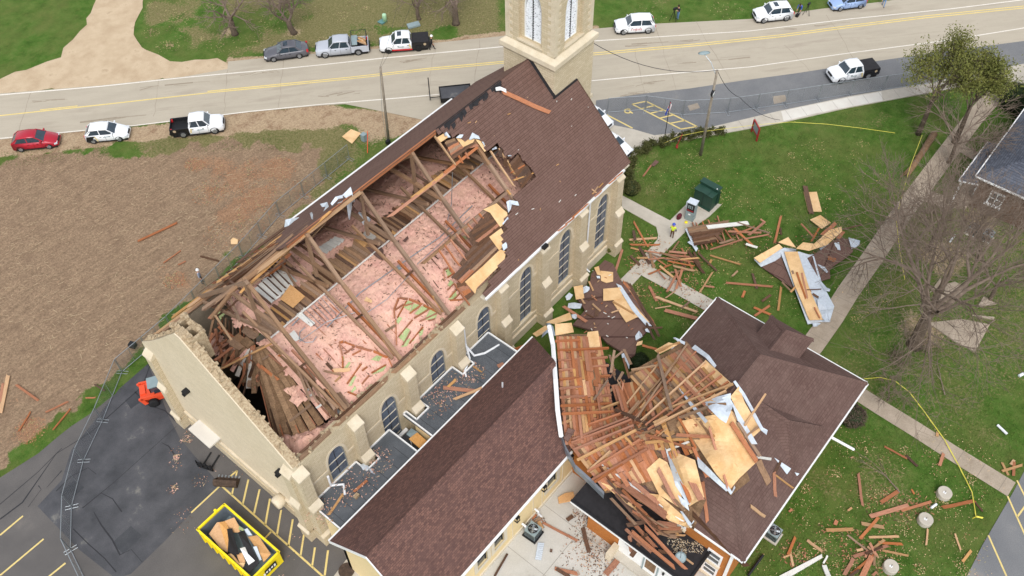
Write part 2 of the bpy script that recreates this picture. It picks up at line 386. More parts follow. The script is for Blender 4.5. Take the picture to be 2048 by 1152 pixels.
P_apron = [(1190,232),(1215,248),(1265,258),(1310,271),(1330,282),(1280,300),(1262,322),(1245,345),(1180,330),(1100,250)]
P_walk = [(1310,271),(1390,262),(1480,241),(1560,222),(1700,193),(1880,162),(2048,128),(2300,86),(2300,108),(2048,150),(1880,182),(1700,215),(1565,245),(1480,261),(1400,275),(1320,287)]
P_lot = [(312,726),(250,775),(180,825),(80,905),(0,958),(-120,1035),(-120,1300),(760,1300),(715,1120),(660,1050),(420,830)]
P_lot2 = [(2047,945),(2026,985),(1965,1090),(1930,1160),(1915,1300),(2300,1300),(2300,700),(2100,860)]
P_should = [(-120,288),(0,276),(270,250),(500,222),(640,208),(735,214),(830,226),(900,245),(880,262),(780,275),(700,252),(600,258),(500,262),(330,276),(200,290),(0,312),(-120,325)]
P_field = [(-120,345),(0,330),(130,312),(300,300),(480,290),(590,285),(640,330),(650,400),(560,470),(450,545),(330,650),(250,740),(120,830),(40,890),(0,935),(-120,1010)]

X0,X1,Y0,Y1,ST = -14.0,124.0,-30.0,122.0,0.4
gx = np.arange(X0,X1 + ST / 2,ST); gy = np.arange(Y0,Y1 + ST / 2,ST)
XX,YY = np.meshgrid(gx,gy)
n1 = fbm(XX * 0.35,YY * 0.35); n2 = fbm(XX * 0.09 + 40,YY * 0.09 + 9); n3 = fbm(XX * 1.1 + 5,YY * 1.1 + 70)
jit = (n1 - 0.5) * 5 + (n3 - 0.5) * 2.0
sm = lambda v,a,b: np.clip((v - a) / (b - a),0,1)
soil = sm(sdist(XX,YY,gpx(P_field)) + jit,-0.8,0.6)
dirt = sm(sdist(XX,YY,gpx(P_should)) + jit * 0.35,-0.6,0.5)
# bare verge in front of the parked vehicles and along the far kerb, worn spots under the big tree
verge = [(456,118),(620,104),(760,92),(1005,66),(1195,52),(1195,60),(1005,76),(760,100),(620,112),(456,126)]
dirt = np.maximum(dirt,sm(sdist(XX,YY,gpx(verge)) + jit * 0.2,-0.5,0.3))
dirt = np.maximum(dirt,sm(sdist(XX,YY,gpx([(700,225),(800,230),(800,275),(740,280),(690,250)])) + jit * 0.5,-1.0,0.8) * 0.7)
for (px,py,r) in ((1840,660,2.6),(1900,520,3.0),(1960,430,2.5),(1680,835,1.2),(460,62,1.2),(585,62,1.2),(1855,300,1.0)):
 c = G(px,py); dirt = np.maximum(dirt,sm(r - np.hypot(XX - c.x,YY - c.y) + jit * 0.5,-1.0,1.5) * 0.6)
# straw-dry lawn north of the road and round the trees, lush lawn by the church and the far left
lawnN = sdist(XX,YY,gpx([(300,-80),(285,60),(300,105),(455,118),(1000,66),(1000,-80)]))
dry = sm(lawnN,-1,1) * (0.12 + 0.75 * sm(n2 + (n1 - .5) * .6,0.40,0.60))
dry = np.maximum(dry,sm(n2 + (n1 - .5) * .8,0.60,0.8) * 0.45)
for (px,py,r,k) in ((1850,700,9,.42),(1960,600,10,.45),(1850,820,8,.25),(1900,450,8,.5),(1740,880,7,.3),(480,330,12,.8),(720,300,6,.35),(640,270,5,.8)):
 c = G(px,py); dry = np.maximum(dry,sm(r - np.hypot(XX - c.x,YY - c.y) + jit,-2,3) * k)
lw0 = sdist(XX,YY,gpx([(-200,-150),(170,-150),(185,20),(150,70),(60,135),(0,152),(-200,170)])); dry = dry * (1 - .85 * sm(lw0,-1.5,1.0))
red = np.zeros_like(XX)
for (px,py,r) in ((470,355,2.6),(520,395,2.2),(420,385,1.8),(560,340,2.0),(600,380,1.6),(390,330,1.2),(60,860,1.8),(30,800,0.9),(480,470,1.2),(350,560,1.4),(470,430,1.4)):
 c = G(px,py); red = np.maximum(red,sm(r - np.hypot(XX - c.x,YY - c.y) + jit * 0.9,-0.2,1.6))
ZZ = (n1 - 0.5) * 0.05 * sm(-sdist(XX,YY,gpx(P_road)),0.5,2.0) - 0.035
ny,nx = XX.shape
vs = np.stack([XX,YY,ZZ],-1).reshape(-1,3)
ii = (np.arange(ny - 1)[:,None] * nx + np.arange(nx - 1)[None,:]).reshape(-1)
fs = np.stack([ii,ii + 1,ii + nx + 1,ii + nx],-1)
me = bpy.data.meshes.new('ground')
me.vertices.add(len(vs)); me.vertices.foreach_set('co',vs.astype(np.float32).ravel())
me.loops.add(fs.size); me.loops.foreach_set('vertex_index',fs.astype(np.int32).ravel())
me.polygons.add(len(fs)); me.polygons.foreach_set('loop_start',np.arange(0,fs.size,4,dtype=np.int32)); me.polygons.foreach_set('loop_total',np.full(len(fs),4,np.int32))
me.update(); me.validate()
at = me.attributes.new('cover','FLOAT_COLOR','POINT')
at.data.foreach_set('color',np.stack([soil,dirt,np.clip(dry,0,1),red],-1).astype(np.float32).reshape(-1))

t = NT('ground_cover'); p = t.pos(); a = t.n('Attribute'); a.attribute_name = 'cover'; sp = t.n('SeparateColor'); t.l(a.outputs['Color'],sp.inputs[0])
f1 = t.noise(p,0.8,6,0.65); f2 = t.noise(p,5.0,5,0.75); f3 = t.noise(p,22.0,4,0.8); f4 = t.noise(t.mapping(p,(1,1,1),(9,4,0)),2.2,5,0.7)
green = t.ramp(f1,[(0.32,lin((58,88,30))),(0.5,lin((76,106,42))),(0.68,lin((94,116,56)))])
f5 = t.noise(p,0.22,4,0.6)
green = t.mix(t.ramp(f5,[(0.42,(0,0,0,1)),(0.66,(.6,.6,.6,1))]),green,lin((104,108,60)))
green = t.mix(t.ramp(f4,[(0.52,(0,0,0,1)),(0.75,(.55,.55,.55,1))]),green,lin((112,112,62)))
dryc = t.ramp(f2,[(0.3,lin((92,98,54))),(0.5,lin((120,114,76))),(0.72,lin((150,138,100)))])
soilc = t.ramp(f2,[(0.28,lin((113,93,76))),(0.5,lin((148,125,102))),(0.72,lin((172,148,121)))])
fw = t.noise(t.mapping(p,(.35,2.6,1),(0,0,0),(0,0,math.radians(40))),1.1,5,.65)
soilc = t.mix(1.0,soilc,t.ramp(fw,[(.3,(.78,.77,.76,1)),(.5,(1,1,1,1)),(.72,(1.14,1.13,1.12,1))]),'MULTIPLY')
soilc = t.mix(t.ramp(f1,[(0.45,(0,0,0,1)),(0.7,(.6,.6,.6,1))]),soilc,lin((122,100,82)))
dirtc = t.ramp(f2,[(0.28,lin((136,112,88))),(0.5,lin((176,153,125))),(0.75,lin((194,174,146)))])
dirtc = t.mix(t.ramp(f1,[(0.5,(0,0,0,1)),(0.66,(.7,.7,.7,1))]),dirtc,lin((134,106,84)))
redc = t.ramp(f3,[(0.3,lin((146,92,62))),(0.7,lin((196,140,100)))])
def edge(ch,amt=0.6): return t.ramp(t.math('ADD',ch,t.math('MULTIPLY',t.math('SUBTRACT',f2,0.5),amt)),[(0.40,(0,0,0,1)),(0.62,(1,1,1,1))])
col = t.mix(edge(sp.outputs[2],1.2),green,dryc)
col = t.mix(edge(sp.outputs[0],0.9),col,soilc)
col = t.mix(edge(sp.outputs[1],0.9),col,dirtc)
col = t.mix(t.math('MULTIPLY',edge(a.outputs['Alpha'],3.2),0.3),col,redc)
col = t.mix(1.0,col,t.ramp(f3,[(0.3,(0.45,0.46,0.42,1)),(0.5,(1,1,1,1)),(0.7,(1.4,1.36,1.25,1))]),'MULTIPLY')
t.bump(t.math('ADD',f3,f2),0.7,0.08); M['ground'] = t.fin(col,0.95,0,0.1)
me.materials.append(M['ground'])
ground = put(bpy.data.objects.new('ground',me)); tag(ground,kind='structure')
far = MB().box((-2500,-2500,-0.45),(2500,2500,-0.30)).build('terrain',rough2('far_fields',(78,92,44),(104,108,58),0.02,(140,122,92),0.1,0.5),None); tag(far,kind='structure')

def flat(name,px,z,mat,world=False,t_=0.02):
 pts = px if world else gpx(px,0.0)
 pts = [Vector((p[0],p[1],z)) for p in pts]
 o = MB().poly(pts,(0,0,-t_)).build(name,mat); return tag(o,kind='structure')
def ribbon(name,pts,w_,z,mat,obj=None,world=False,jag=0.0):
 P = [Vector((p[0],p[1],z)) for p in (pts if world else gpx(pts))]; A = []; B = []
 for i,p in enumerate(P):
  d = (P[min(i + 1,len(P) - 1)] - P[max(i - 1,0)]); d.z = 0; d.normalize(); nn = Vector((-d.y,d.x,0)) * w_ / 2
  j = 1 + RN.uniform(-jag,jag); A.append(p + nn * j); B.append(p - nn * j)
 if obj is not None: return obj.strip(A,B)
 o = MB().strip(A,B).build(name,mat); return tag(o,kind='structure')

# concrete road with its own stains
t = NT('worn_concrete_road'); p = t.pos(); q = t.mapping(p,(1,1,1),(0,0,0),(0,0,math.radians(42)))
f1 = t.noise(t.mapping(q,(0.25,1.6,1)),0.5,5,0.6); f2 = t.noise(p,20,4,0.75); f3 = t.noise(p,0.35,6,0.7)
col = t.ramp(f1,[(0.3,lin((170,160,143))),(0.55,lin((180,170,152))),(0.75,lin((161,150,134)))])
col = t.mix(t.ramp(f3,[(0.55,(0,0,0,1)),(0.75,(.4,.4,.4,1))]),col,lin((162,150,132)))
col = t.mix(1.0,col,t.ramp(f2,[(0.3,(0.86,0.86,0.86,1)),(0.7,(1.06,1.06,1.06,1))]),'MULTIPLY')
M['road'] = t.fin(col,0.92,0,0.15)
def jagged(px,amp):
 P = gpx(px); out = []
 for i in range(len(P)):
  a,b = P[i],P[(i + 1) % len(P)]; n = max(1,min(60,int((b - a).length / 1.2)))
  for k in range(n):
   p_ = a.lerp(b,k / n); out.append(Vector((p_.x + RN.uniform(-amp,amp),p_.y + RN.uniform(-amp,amp),0)))
 return out
flat('gravel_driveway',jagged(P_drive,0.35),0.0,rough2('tan_gravel',(180,157,128),(198,177,148),0.6,(160,136,108),0.12,16,0.95,0.3),True)
flat('road',P_road,0.008,M['road'])
flat('asphalt_lane',P_lane,0.016,M['lane'])
flat('forecourt',P_apron,0.014,M['conc'])
walk = flat('sidewalk',P_walk,0.05,M['conc'],t_=0.1)
flat('sidewalk_slab',[(1562,223),(1620,211),(1700,195),(1762,184),(1765,202),(1700,214),(1624,229),(1567,243)],0.054,M['conc_new'])
flat('asphalt_lot',jagged(P_lot,0.12),0.002,M['asphalt'],True)
cr = lambda pts: [(x / 2.667,720 + y / 2.667) for x,y in pts]
flat('sealed_asphalt',cr([(790,20),(640,150),(380,480),(330,640),(200,780),(420,1010),(600,1152),(640,1160),(700,1140),(880,965),(1020,815),(1178,668),(1080,560),(960,420),(900,300)]),0.006,M['seal'])
flat('asphalt_lot',P_lot2,0.002,M['lane'])
flat('patio',[(12.5,3.0),(26.4,3.0),(27.2,17.42),(12.5,17.42)],0.02,M['conc_patio'],True)
k2 = lambda x,y: (1200 + x / 3.2,300 + y / 3.2)
flat('footpath',[k2(*q) for q in [(140,290),(300,375),(448,452),(585,315),(690,330),(778,350),(700,425),(620,482),(550,520),(400,668),(285,780),(200,870),(125,835),(250,712),(368,572),(372,545),(360,492),(140,368)]],0.03,M['conc'],t_=0.06)
ribbon('footpath',[(1280,533),(1296,544),(1350,573),(1420,612)],1.35,0.026,M['conc'])
ribbon('footpath',[(1700,777),(1721,790),(1760,815),(1830,858),(1900,903),(2023,979)],1.42,0.026,M['conc_old'])
ribbon('footpath',[(1990,190),(1945,240),(1890,312),(1848,368),(1800,432),(1745,515),(1696,584),(1665,634),(1625,690),(1570,760)],1.75,0.024,M['conc_old'])
ribbon('footpath',[(1915,292),(1960,318),(1990,330)],1.2,0.022,M['conc_old'])
ribbon('footpath',[(1845,390),(1880,400),(1900,420)],1.6,0.020,M['conc_old'])
for q in ([(2022,150),(2100,140),(2200,230),(2070,200),(1995,190)],): flat('forecourt',q,0.06,M['conc'])
k3 = lambda x,y: (1640 + x / 3.2,400 + y / 3.2)
for q in ([(700,595),(770,500),(780,545)],[(700,665),(795,590),(800,545),(860,525),(950,575),(860,620),(770,672)],[(1005,688),(1045,620),(1128,668)],[(690,790),(900,765),(1085,800),(990,975),(860,905)],[(970,738),(1115,752),(1110,770)]):
 flat('broken_slab',[k3(*a) for a in q],0.09,M['conc_old'],t_=0.12)
flat('footpath',[(668,1152),(692,1120),(715,1105),(780,1152),(760,1250),(600,1250)],0.02,M['conc'])

# joints, cracks, markings
mk = MB()
for pts in ([(0,190),(200,173),(370,155),(560,138),(640,130),(760,117),(1000,94),(1250,78),(1500,62),(1700,38),(1900,18),(2060,-2)],[(0,277),(270,251),(500,223),(640,209),(800,196),(1000,178),(1190,161),(1300,151),(1500,134),(1700,106),(1900,80),(2060,54)]):
 ribbon('',pts,0.13,0.014,None,mk,jag=0.2)
tag(mk.build('lane_marking',M['road_white'],fix=False),kind='structure')
mk = MB()
for pts in ([(-40,236),(0,231.5),(200,210),(415,186),(560,172),(700,158),(860,140),(1000,127),(1200,109),(1400,91),(1560,74),(1700,55),(1850,36),(2060,15)],[(80,220),(155,212)],[(415,183),(560,168.5),(700,154.5),(860,136.5),(1000,123.5),(1200,105),(1400,87),(1560,70),(1700,51),(1850,32),(2060,11)]):
 ribbon('',pts,0.15,0.014,None,mk,jag=0.15)
tag(mk.build('centre_marking',M['road_yellow'],fix=False),kind='structure')
mk = MB(); k4 = lambda x,y: (1200 + x / 5.689,170 + y / 5.689)
for a,b in (((365,220),(525,187)),((525,187),(1105,475)),((1105,475),(920,503)),((920,503),(365,220)),((475,270),(620,235)),((580,322),(715,290)),((685,378),(830,343)),((800,438),(965,405)),((75,340),(370,493))):
 ribbon('',[k4(*a),k4(*b)],0.16,0.024,None,mk)
pts = [G(*k4(318 + 38 * math.cos(a),298 + 22 * math.sin(a))) for a in [i * math.pi / 8 for i in range(2,15)]]
ribbon('',pts,0.16,0.024,None,mk,True); ribbon('',[k4(320,276),k4(345,305),k4(372,325)],0.16,0.024,None,mk)
for a,b in (((0,935),(123,832)),((0,1150),(233,955)),((230,1180),(350,1083)),((1178,668),(1450,912)),((1450,912),(1760,1188)),((1020,815),(1178,668)),((1325,638),(1295,770)),((1385,690),(1355,820)),((1440,740),(1415,880)),((1500,800),(1477,935)),((1562,850),(1538,993)),((1625,908),(1603,1045)),((1680,1000),(1665,1100)),((1750,1015),(1732,1150)),((1265,590),(1237,720)),((1230,620),(1265,590)),((1410,955),(1450,912))):
 ribbon('',cr([a,b]),0.13,0.012,None,mk,jag=0.1)
k5 = lambda x,y: (1460 + x / 2.549,700 + y / 2.549)
for a,b in (((1415,745),(1520,980)),((1463,665),(1530,800)),((1465,850),(1530,760)),((1317,945),(1430,1200))): ribbon('',[k5(*a),k5(*b)],0.12,0.012,None,mk)
tag(mk.build('parking_marking',M['road_yellow'],fix=False),kind='structure')
mk = MB()
for pts in ([(0,850),(120,760),(300,500),(480,390),(760,140),(800,30)],[(440,790),(600,660),(940,355)],[(150,785),(220,690),(205,670)],[(300,700),(380,620),(470,575),(515,610)],[(500,810),(540,880),(600,960),(640,1040),(700,1010),(760,1080)],[(720,170),(790,240),(880,270),(940,330)],[(390,900),(470,980),(560,1060),(620,1130)],[(860,440),(900,460),(940,520)],[(540,710),(600,740),(650,810)],[(0,770),(200,600),(330,470)],[(330,590),(250,680)]):
 ribbon('',cr(pts),0.07,0.010,None,mk,jag=0.6)
tag(mk.build('tar_crack',M['crack'],fix=False),kind='structure')
mk = MB()
for (x,yt,yb,s) in ((60,182,274,-26),(315,158,233,-6),(455,139,225,-8),(570,120,215,-14),(870,88,195,-14),(960,80,175,-10),(1310,50,195,46),(1270,100,190,20),(1390,42,160,70),(1570,90,160,70),(1655,30,130,60)):
 n = 7; ribbon('',[(x + s * i / n + RN.uniform(-3,3),yt + (yb - yt) * i / n) for i in range(n + 1)],0.04,0.012,None,mk,jag=0.5)
tag(mk.build('road_joint',M['roadcrack'],fix=False),kind='structure')
M['stain'] = rough2('oil_stain',(158,146,128),(148,136,118),3,None,.1,20)
mk = MB(); rr_ = random.Random(9)
for (x0,y0,x1,y1) in ((60,205,150,196),(280,178,420,163),(480,150,560,142),(160,246,330,226),(600,196,720,184),(760,128,860,118),(1250,92,1400,80),(1340,130,1500,112),(1560,60,1700,44),(1230,175,1330,163),(1240,190,1300,183)):
 for k in range(7): f = rr_.random(); g = rr_.uniform(.05,.3); ribbon('',[(x0 + (x1 - x0) * max(0,f - g),y0 + (y1 - y0) * max(0,f - g) + rr_.uniform(-3,3)),(x0 + (x1 - x0) * min(1,f + g),y0 + (y1 - y0) * min(1,f + g) + rr_.uniform(-3,3))],rr_.uniform(.03,.12),.0105 + k * .0002,None,mk,jag=.8)
tag(mk.build('tyre_mark',M['stain'],fix=False),kind='structure')
M['patch'] = rough2('asphalt_patch',(60,62,66),(74,75,78),.8,None,.12,24)
for q in ([(250,800),(290,772),(302,788),(262,818)],[(120,985),(150,960),(168,975),(138,1002)],[(225,1085),(262,1052),(285,1072),(246,1108)]): flat('asphalt_patch',q,0.009,M['patch'])
for q in ([(1375,212),(1395,206),(1400,216),(1380,222)],[(1545,193),(1570,190),(1574,203),(1548,208)]): flat('lane_patch',q,0.019,M['conc_old'])
mk = MB()
def joints(pts,w_,z,step):
 P = gpx(pts); acc = 0
 for a,b in zip(P[:-1],P[1:]):
  L = (b - a).length; d = (b - a) / L; nn = Vector((-d.y,d.x,0)); s = step - acc
  while s < L:
   c = a + d * s; c.z = z; mk.strip([c - nn * w_ / 2 - d * .012,c + nn * w_ / 2 - d * .012],[c - nn * w_ / 2 + d * .012,c + nn * w_ / 2 + d * .012]); s += step
  acc = (acc + L) % step
joints([(1721,790),(1830,858),(2023,979)],1.4,0.031,1.6); joints([(1990,190),(1848,368),(1745,515),(1665,634),(1625,690)],1.7,0.029,1.6)
joints([(1296,544),(1420,612)],1.3,0.031,1.8); joints([(1318,279),(1400,268),(1480,251),(1560,233),(1700,204),(1880,172),(2048,139)],1.3,0.059,1.7)
for x in (15.5,19.4,23.4): mk.strip([Vector((x - .012,3,.025)),Vector((x - .012,17.4,.025))],[Vector((x + .012,3,.025)),Vector((x + .012,17.4,.025))])
for y in (5.2,8.2,11.2,14.2): mk.strip([Vector((13,y - .012,.025)),Vector((26.3,y - .012,.025))],[Vector((13,y + .012,.025)),Vector((26.3,y + .012,.025))])
tag(mk.build('paving_joint',plain('paving_joint_dirt',(120,112,100)),fix=False),kind='structure')
# ================================================================== the church
CX0,CX1,CY0,CY1,RY,RZ,EZ,WT = 11.75,47.0,28.0,43.25,35.65,17.45,9.6,9.4
SL = (RZ - EZ) / (RY - 27.55)
LEN = math.hypot(RY - 27.55,RZ - EZ)
NS = Vector((0,-(RZ - EZ),RY - 27.55)).normalized(); NN = Vector((0,RZ - EZ,RY - 27.55)).normalized()
def rs(px,py,off=0.0): return on_plane(px,py,Vector((0,27.55,EZ)) + NS * off,NS)
def rn(px,py,off=0.0): return on_plane(px,py,Vector((0,43.75,EZ)) + NN * off,NN)
def slope_pt(x,s,side=1,off=0.0):
 """s metres up the slope from the eave"""
 y = 27.55 + (RY - 27.55) * s / LEN; z = EZ + (RZ - EZ) * s / LEN
 if side < 0: y = 2 * RY - y
 return Vector((x,y,z)) + (NS if side > 0 else NN) * off
church = thing('church','cream limestone church with bell tower and half of its brown roof torn off','church',(29,35.6,0))
def pointed(xc,w_,z0,zs,za,n=7):
 """pointed-arch outline: sill z0, springing zs, apex za"""
 h = w_ / 2; pts = [(xc - h,z0),(xc + h,z0),(xc + h,zs)]
 for i in range(1,n): a = i / n; pts.append((xc + h * (1 - a ** 1.9),zs + (za - zs) * (1 - (1 - a) ** 2.1)))
 pts.append((xc,za))
 for i in range(n - 1,0,-1): a = i / n; pts.append((xc - h * (1 - a ** 1.9),zs + (za - zs) * (1 - (1 - a) ** 2.1)))
 pts.append((xc - h,zs)); return pts
WX = [14.85,19.72,24.62,29.6,34.5,39.4,44.35]; BXS = [12.0,16.72,21.65,26.5,31.35,36.2,41.0,45.9]
holes = []
for i,x in enumerate(WX): holes.append(pointed(x,1.5,4.3 if i == 0 else 1.65,6.2,7.75))
S3 = lambda q,y: [Vector((a,y,b)) for a,b in q]
sw = MB().poly(S3([(CX0 + .6,0),(CX1,0),(CX1,WT),(CX0 + .6,WT)],CY0),(0,0.6,0),holes=[S3(h,CY0) for h in holes]).build('south_wall',M['stone'],church)
MB().poly(S3([(CX0 + .6,0),(CX1,0),(CX1,WT),(CX0 + .6,WT)],CY1 - .6),(0,0.6,0),holes=[S3(pointed(x,1.5,1.65,6.2,7.75),CY1 - .6) for x in WX[1:]]).build('north_wall',M['plaster'],church)
# string courses and plinth
def course_bar(p,q): MB().box(p,q).build('string_course',M['trim_stone'],church)
for a,b in zip([CX0] + [x + .42 for x in BXS],[x - .42 for x in BXS] + [CX1]):
 if b - a > 1:
  i = min(range(7),key=lambda k: abs(WX[k] - (a + b) / 2)); w0,w1 = WX[i] - .82,WX[i] + .82
  course_bar((a,CY0 - .04,6.05),(w0,CY0 + .02,6.25)); course_bar((w1,CY0 - .04,6.05),(b,CY0 + .02,6.25))
  course_bar((a,CY0 - .07,1.3),(b,CY0 + .02,1.55)); course_bar((a,CY0 - .16,0),(b,CY0 + .02,0.9))
for i,x in enumerate(WX):
 z0 = 4.3 if i == 0 else 1.65
 wn = MB().poly(S3(pointed(x,1.5,z0,6.2,7.75),CY0 + .17),(0,.04,0)).build('window',M['win'],church)
 mb = MB(); o1 = pointed(x,1.5,z0 - .02,6.2,7.76); o2 = pointed(x,1.34,z0 + .06,6.2,7.64)
 mb.poly(S3(o1,CY0 + .12),(0,.05,0),holes=[S3(o2,CY0 + .12)]); mb.build('frame',M['trim_grey'],wn)
 z = z0 + .95
 while z < 6.9:
  hw = 0.68 if z < 6.2 else 0.68 * (1 - ((z - 6.2) / 1.55) ** 2) ; MB().box((x - hw,CY0 + .13,z - .025),(x + hw,CY0 + .17,z + .025)).build('bar',M['beige_trim'],wn); z += 0.98
 MB().box((x - .015,CY0 + .14,z0),(x + .015,CY0 + .17,7.4)).build('mullion',M['felt'],wn)
 MB().box((x - .9,CY0 - .1,z0 - .16),(x + .9,CY0 + .3,z0 - .01)).build('sill',M['trim_stone'],wn)
 # projecting hood stones round the arch
 mb = MB(); a = pointed(x,1.9,6.2,6.2,7.98)[2:]; b = pointed(x,1.52,6.2,6.2,7.77)[2:]
 mb.poly(S3(a + b[::-1],CY0 - .03),(0,.05,0)); mb.build('hood',M['trim_stone'],wn)
def buttress(x,y,dx,dy,tops,wd=0.82,par=None):
 """stepped buttress against a wall: dx,dy outward"""
 b = None; out = [(1.0,0.0,1.1)] + [(0.72 if k == 0 else 0.5,tops[k - 1] if k else 0,tops[k]) for k in range(len(tops))]
 sc1 = .68 if dx else 1.0; prof = [(1.0 * sc1,0,1.2),(0.85 * sc1,1.2,tops[0]),(0.55 * sc1,tops[0],tops[1])]
 u = Vector((dx,dy,0)); v = Vector((-dy,dx,0)); o = Vector((x,y,0)); mb = MB(); caps = []
 for k,(d,z0,z1) in enumerate(prof):
  ww = wd / 2 + (0.08 if k == 0 else 0)
  q = [o - v * ww - u * .3,o + v * ww - u * .3,o + v * ww + u * d,o - v * ww + u * d]
  mb.poly([p_ + Vector((0,0,z0)) for p_ in q],(0,0,z1 - z0)); caps.append((d,z1,ww))
 b = mb.build('buttress',M['stone'],par)
 for k,(d,z1,ww) in enumerate(caps):
  ww += .05; d0 = caps[k + 1][0] if k < 2 else 0.0; d1 = d + .07; hi = .42 if k else .2
  sec = [(d0 - .02,z1 + .003),(d1,z1 + .003),(d1,z1 + .14),(d0 - .02,z1 + .14 + hi)]
  f = lambda s_: [o + v * ww * s_ + u * a + Vector((0,0,c)) for a,c in sec]
  MB().poly(f(-1),v * 2 * ww).build('cap',M['trim_stone'],b)
 return b
for x in BXS: buttress(x,CY0,0,-1,(4.75,8.55),par=church)
buttress(CX0,28.5,-1,0,(4.75,8.55),par=church); buttress(CX0,42.6,-1,0,(4.75,8.55),par=church)
for x in BXS[1:]: buttress(x,CY1,0,1,(4.75,8.55),par=church)
buttress(46.4,28.5,1,0,(4.75,8.55),par=church)
# west gable, rake broken away
rk = [(43.25,9.5),(41.5,11.1),(39.6,13.0),(37.9,14.8),(36.5,16.25),(36.0,16.2),(35.3,15.6),(34.0,14.5),(32.5,13.3),(31.0,12.05),(29.5,10.8),(28.0,9.5)]
W3 = lambda q,x: [Vector((x,a,b)) for a,b in q]
gable = MB().poly(W3([(28,0),(43.25,0)] + rk,CX0),(0.62,0,0)).build('west_gable',M['stone_w'],church)
MB().box((CX0 - .12,29.2,0),(CX0 + .05,42,0.95)).build('plinth',M['stone'],gable)
MB().box((CX0 - .14,29.2,1.7),(CX0 + .05,42,1.95)).build('plinth_course',M['trim_stone'],gable)
stones = []
for k in range(4):
 mb = MB(); r = random.Random(k); vs = []
 for (a,b,c) in [(x,y,z) for x in (-1,1) for y in (-1,1) for z in (-1,1)]: vs.append((a * r.uniform(.35,.5),b * r.uniform(.35,.5),c * r.uniform(.3,.5)))
 me_ = bpy.data.meshes.new('stone'); me_.from_pydata(vs,[],[(0,1,3,2),(4,6,7,5),(0,4,5,1),(2,3,7,6),(0,2,6,4),(1,5,7,3)]); me_.materials.append(M['rubble']); stones.append(me_)
def stone(p,s,par,name='stone',**kw):
 m = Matrix.Translation(p) @ Matrix.Rotation(RN.uniform(0,6.3),4,Vector((RN.uniform(-.4,.4),RN.uniform(-.4,.4),1))) @ Matrix.Diagonal((s * RN.uniform(.8,1.5),s,s * RN.uniform(.6,1.0),1))
 o = put(bpy.data.objects.new(name,RN.choice(stones)),par,m)
 return o
for (y0,z0),(y1,z1) in zip(rk[:-1],rk[1:]):
 n = max(3,int(math.hypot(y1 - y0,z1 - z0) / .09))
 for k in range(n):
  a = (k + RN.random()) / n; stone(Vector((CX0 + RN.uniform(.17,.72),y0 + (y1 - y0) * a,z0 + (z1 - z0) * a + RN.uniform(-.1,.03))),RN.uniform(.1,.24),gable)
core = MB()
for (y0,z0),(y1,z1) in zip(rk[:-1],rk[1:]):
 n = max(2,int(abs(y1 - y0) / .22))
 for k in range(n):
  a,b = Vector((0,y0 + (y1 - y0) * k / n,z0 + (z1 - z0) * k / n)),Vector((0,y0 + (y1 - y0) * (k + 1) / n,z0 + (z1 - z0) * (k + 1) / n)); h0 = RN.uniform(.02,.09)
  core.add([(CX0 + .07,a.y,a.z + .012),(CX0 + .66,a.y,a.z + h0),(CX0 + .66,b.y,b.z + h0),(CX0 + .07,b.y,b.z + .012),(CX0 + .66,a.y,a.z - .5),(CX0 + .66,b.y,b.z - .5)],[(0,1,2,3),(1,4,5,2)])
core.build('broken_core',M['rubble'],gable,fix=False)
ch = MB();
for (a,b) in (((12.1,35.4),(12.35,37.3)),((12.9,35.4),(13.12,37.3)),((12.35,35.4),(12.9,35.6)),((12.35,36.2),(12.9,36.45)),((12.35,37.05),(12.9,37.3))): ch.box((a[0],a[1],13.6),(b[0],b[1],16.0))
chim = ch.build('chimney_flue',M['rubble'],church)
MB().box((12.36,35.61,13.6),(12.89,36.19,15.0)).build('flue_shaft',M['dark'],chim); MB().box((12.36,36.46,13.6),(12.89,37.04,15.0)).build('flue_shaft',M['dark'],chim)
for k in range(70): stone(Vector((RN.choice((12.2,13.0)) + RN.uniform(-.1,.1),RN.uniform(35.4,37.3),16.0 + RN.uniform(-.05,.12))),RN.uniform(.16,.3),chim)
# wall lights and the gas-vent canopies on the west gable
for y,z in ((39.0,7.6),(29.6,7.4)):
 l = MB().box((CX0 - .42,y - .2,z),(CX0,y + .2,z + .22)).box((CX0 - .5,y - .12,z - .12),(CX0 - .3,y + .12,z + .05)).build('wall_light',M['black'],church)
cnp = MB().box((CX0 - 1.0,37.6,2.6),(CX0,40.0,2.75)).build('door_canopy',M['conc_new'],church)
MB().box((CX0 - .95,37.7,2.45),(CX0 - .9,39.9,2.6)).build('fascia',M['white'],cnp)
m_ = Matrix.Translation((CX0 - .05,31.2,1.9)) @ Matrix.Rotation(math.pi / 2,4,'Y')
MB().lathe([(.01,-.0),(.42,0),(.48,-.25),(.48,-.6),(.4,-.75),(.01,-.75)],n=18,m=Matrix.Rotation(math.pi / 2,4,'Y')).build('wall_vent',M['trim_stone'],church,True,Matrix.Translation((CX0 - .02,31.2,1.7)))
# east gable (behind the tower)
MB().poly(W3([(28,0),(43.25,0),(43.25,9.45),(RY,17.3),(28,9.45)],CX1 - .6),(.55,0,0)).build('east_gable',M['stone'],church)
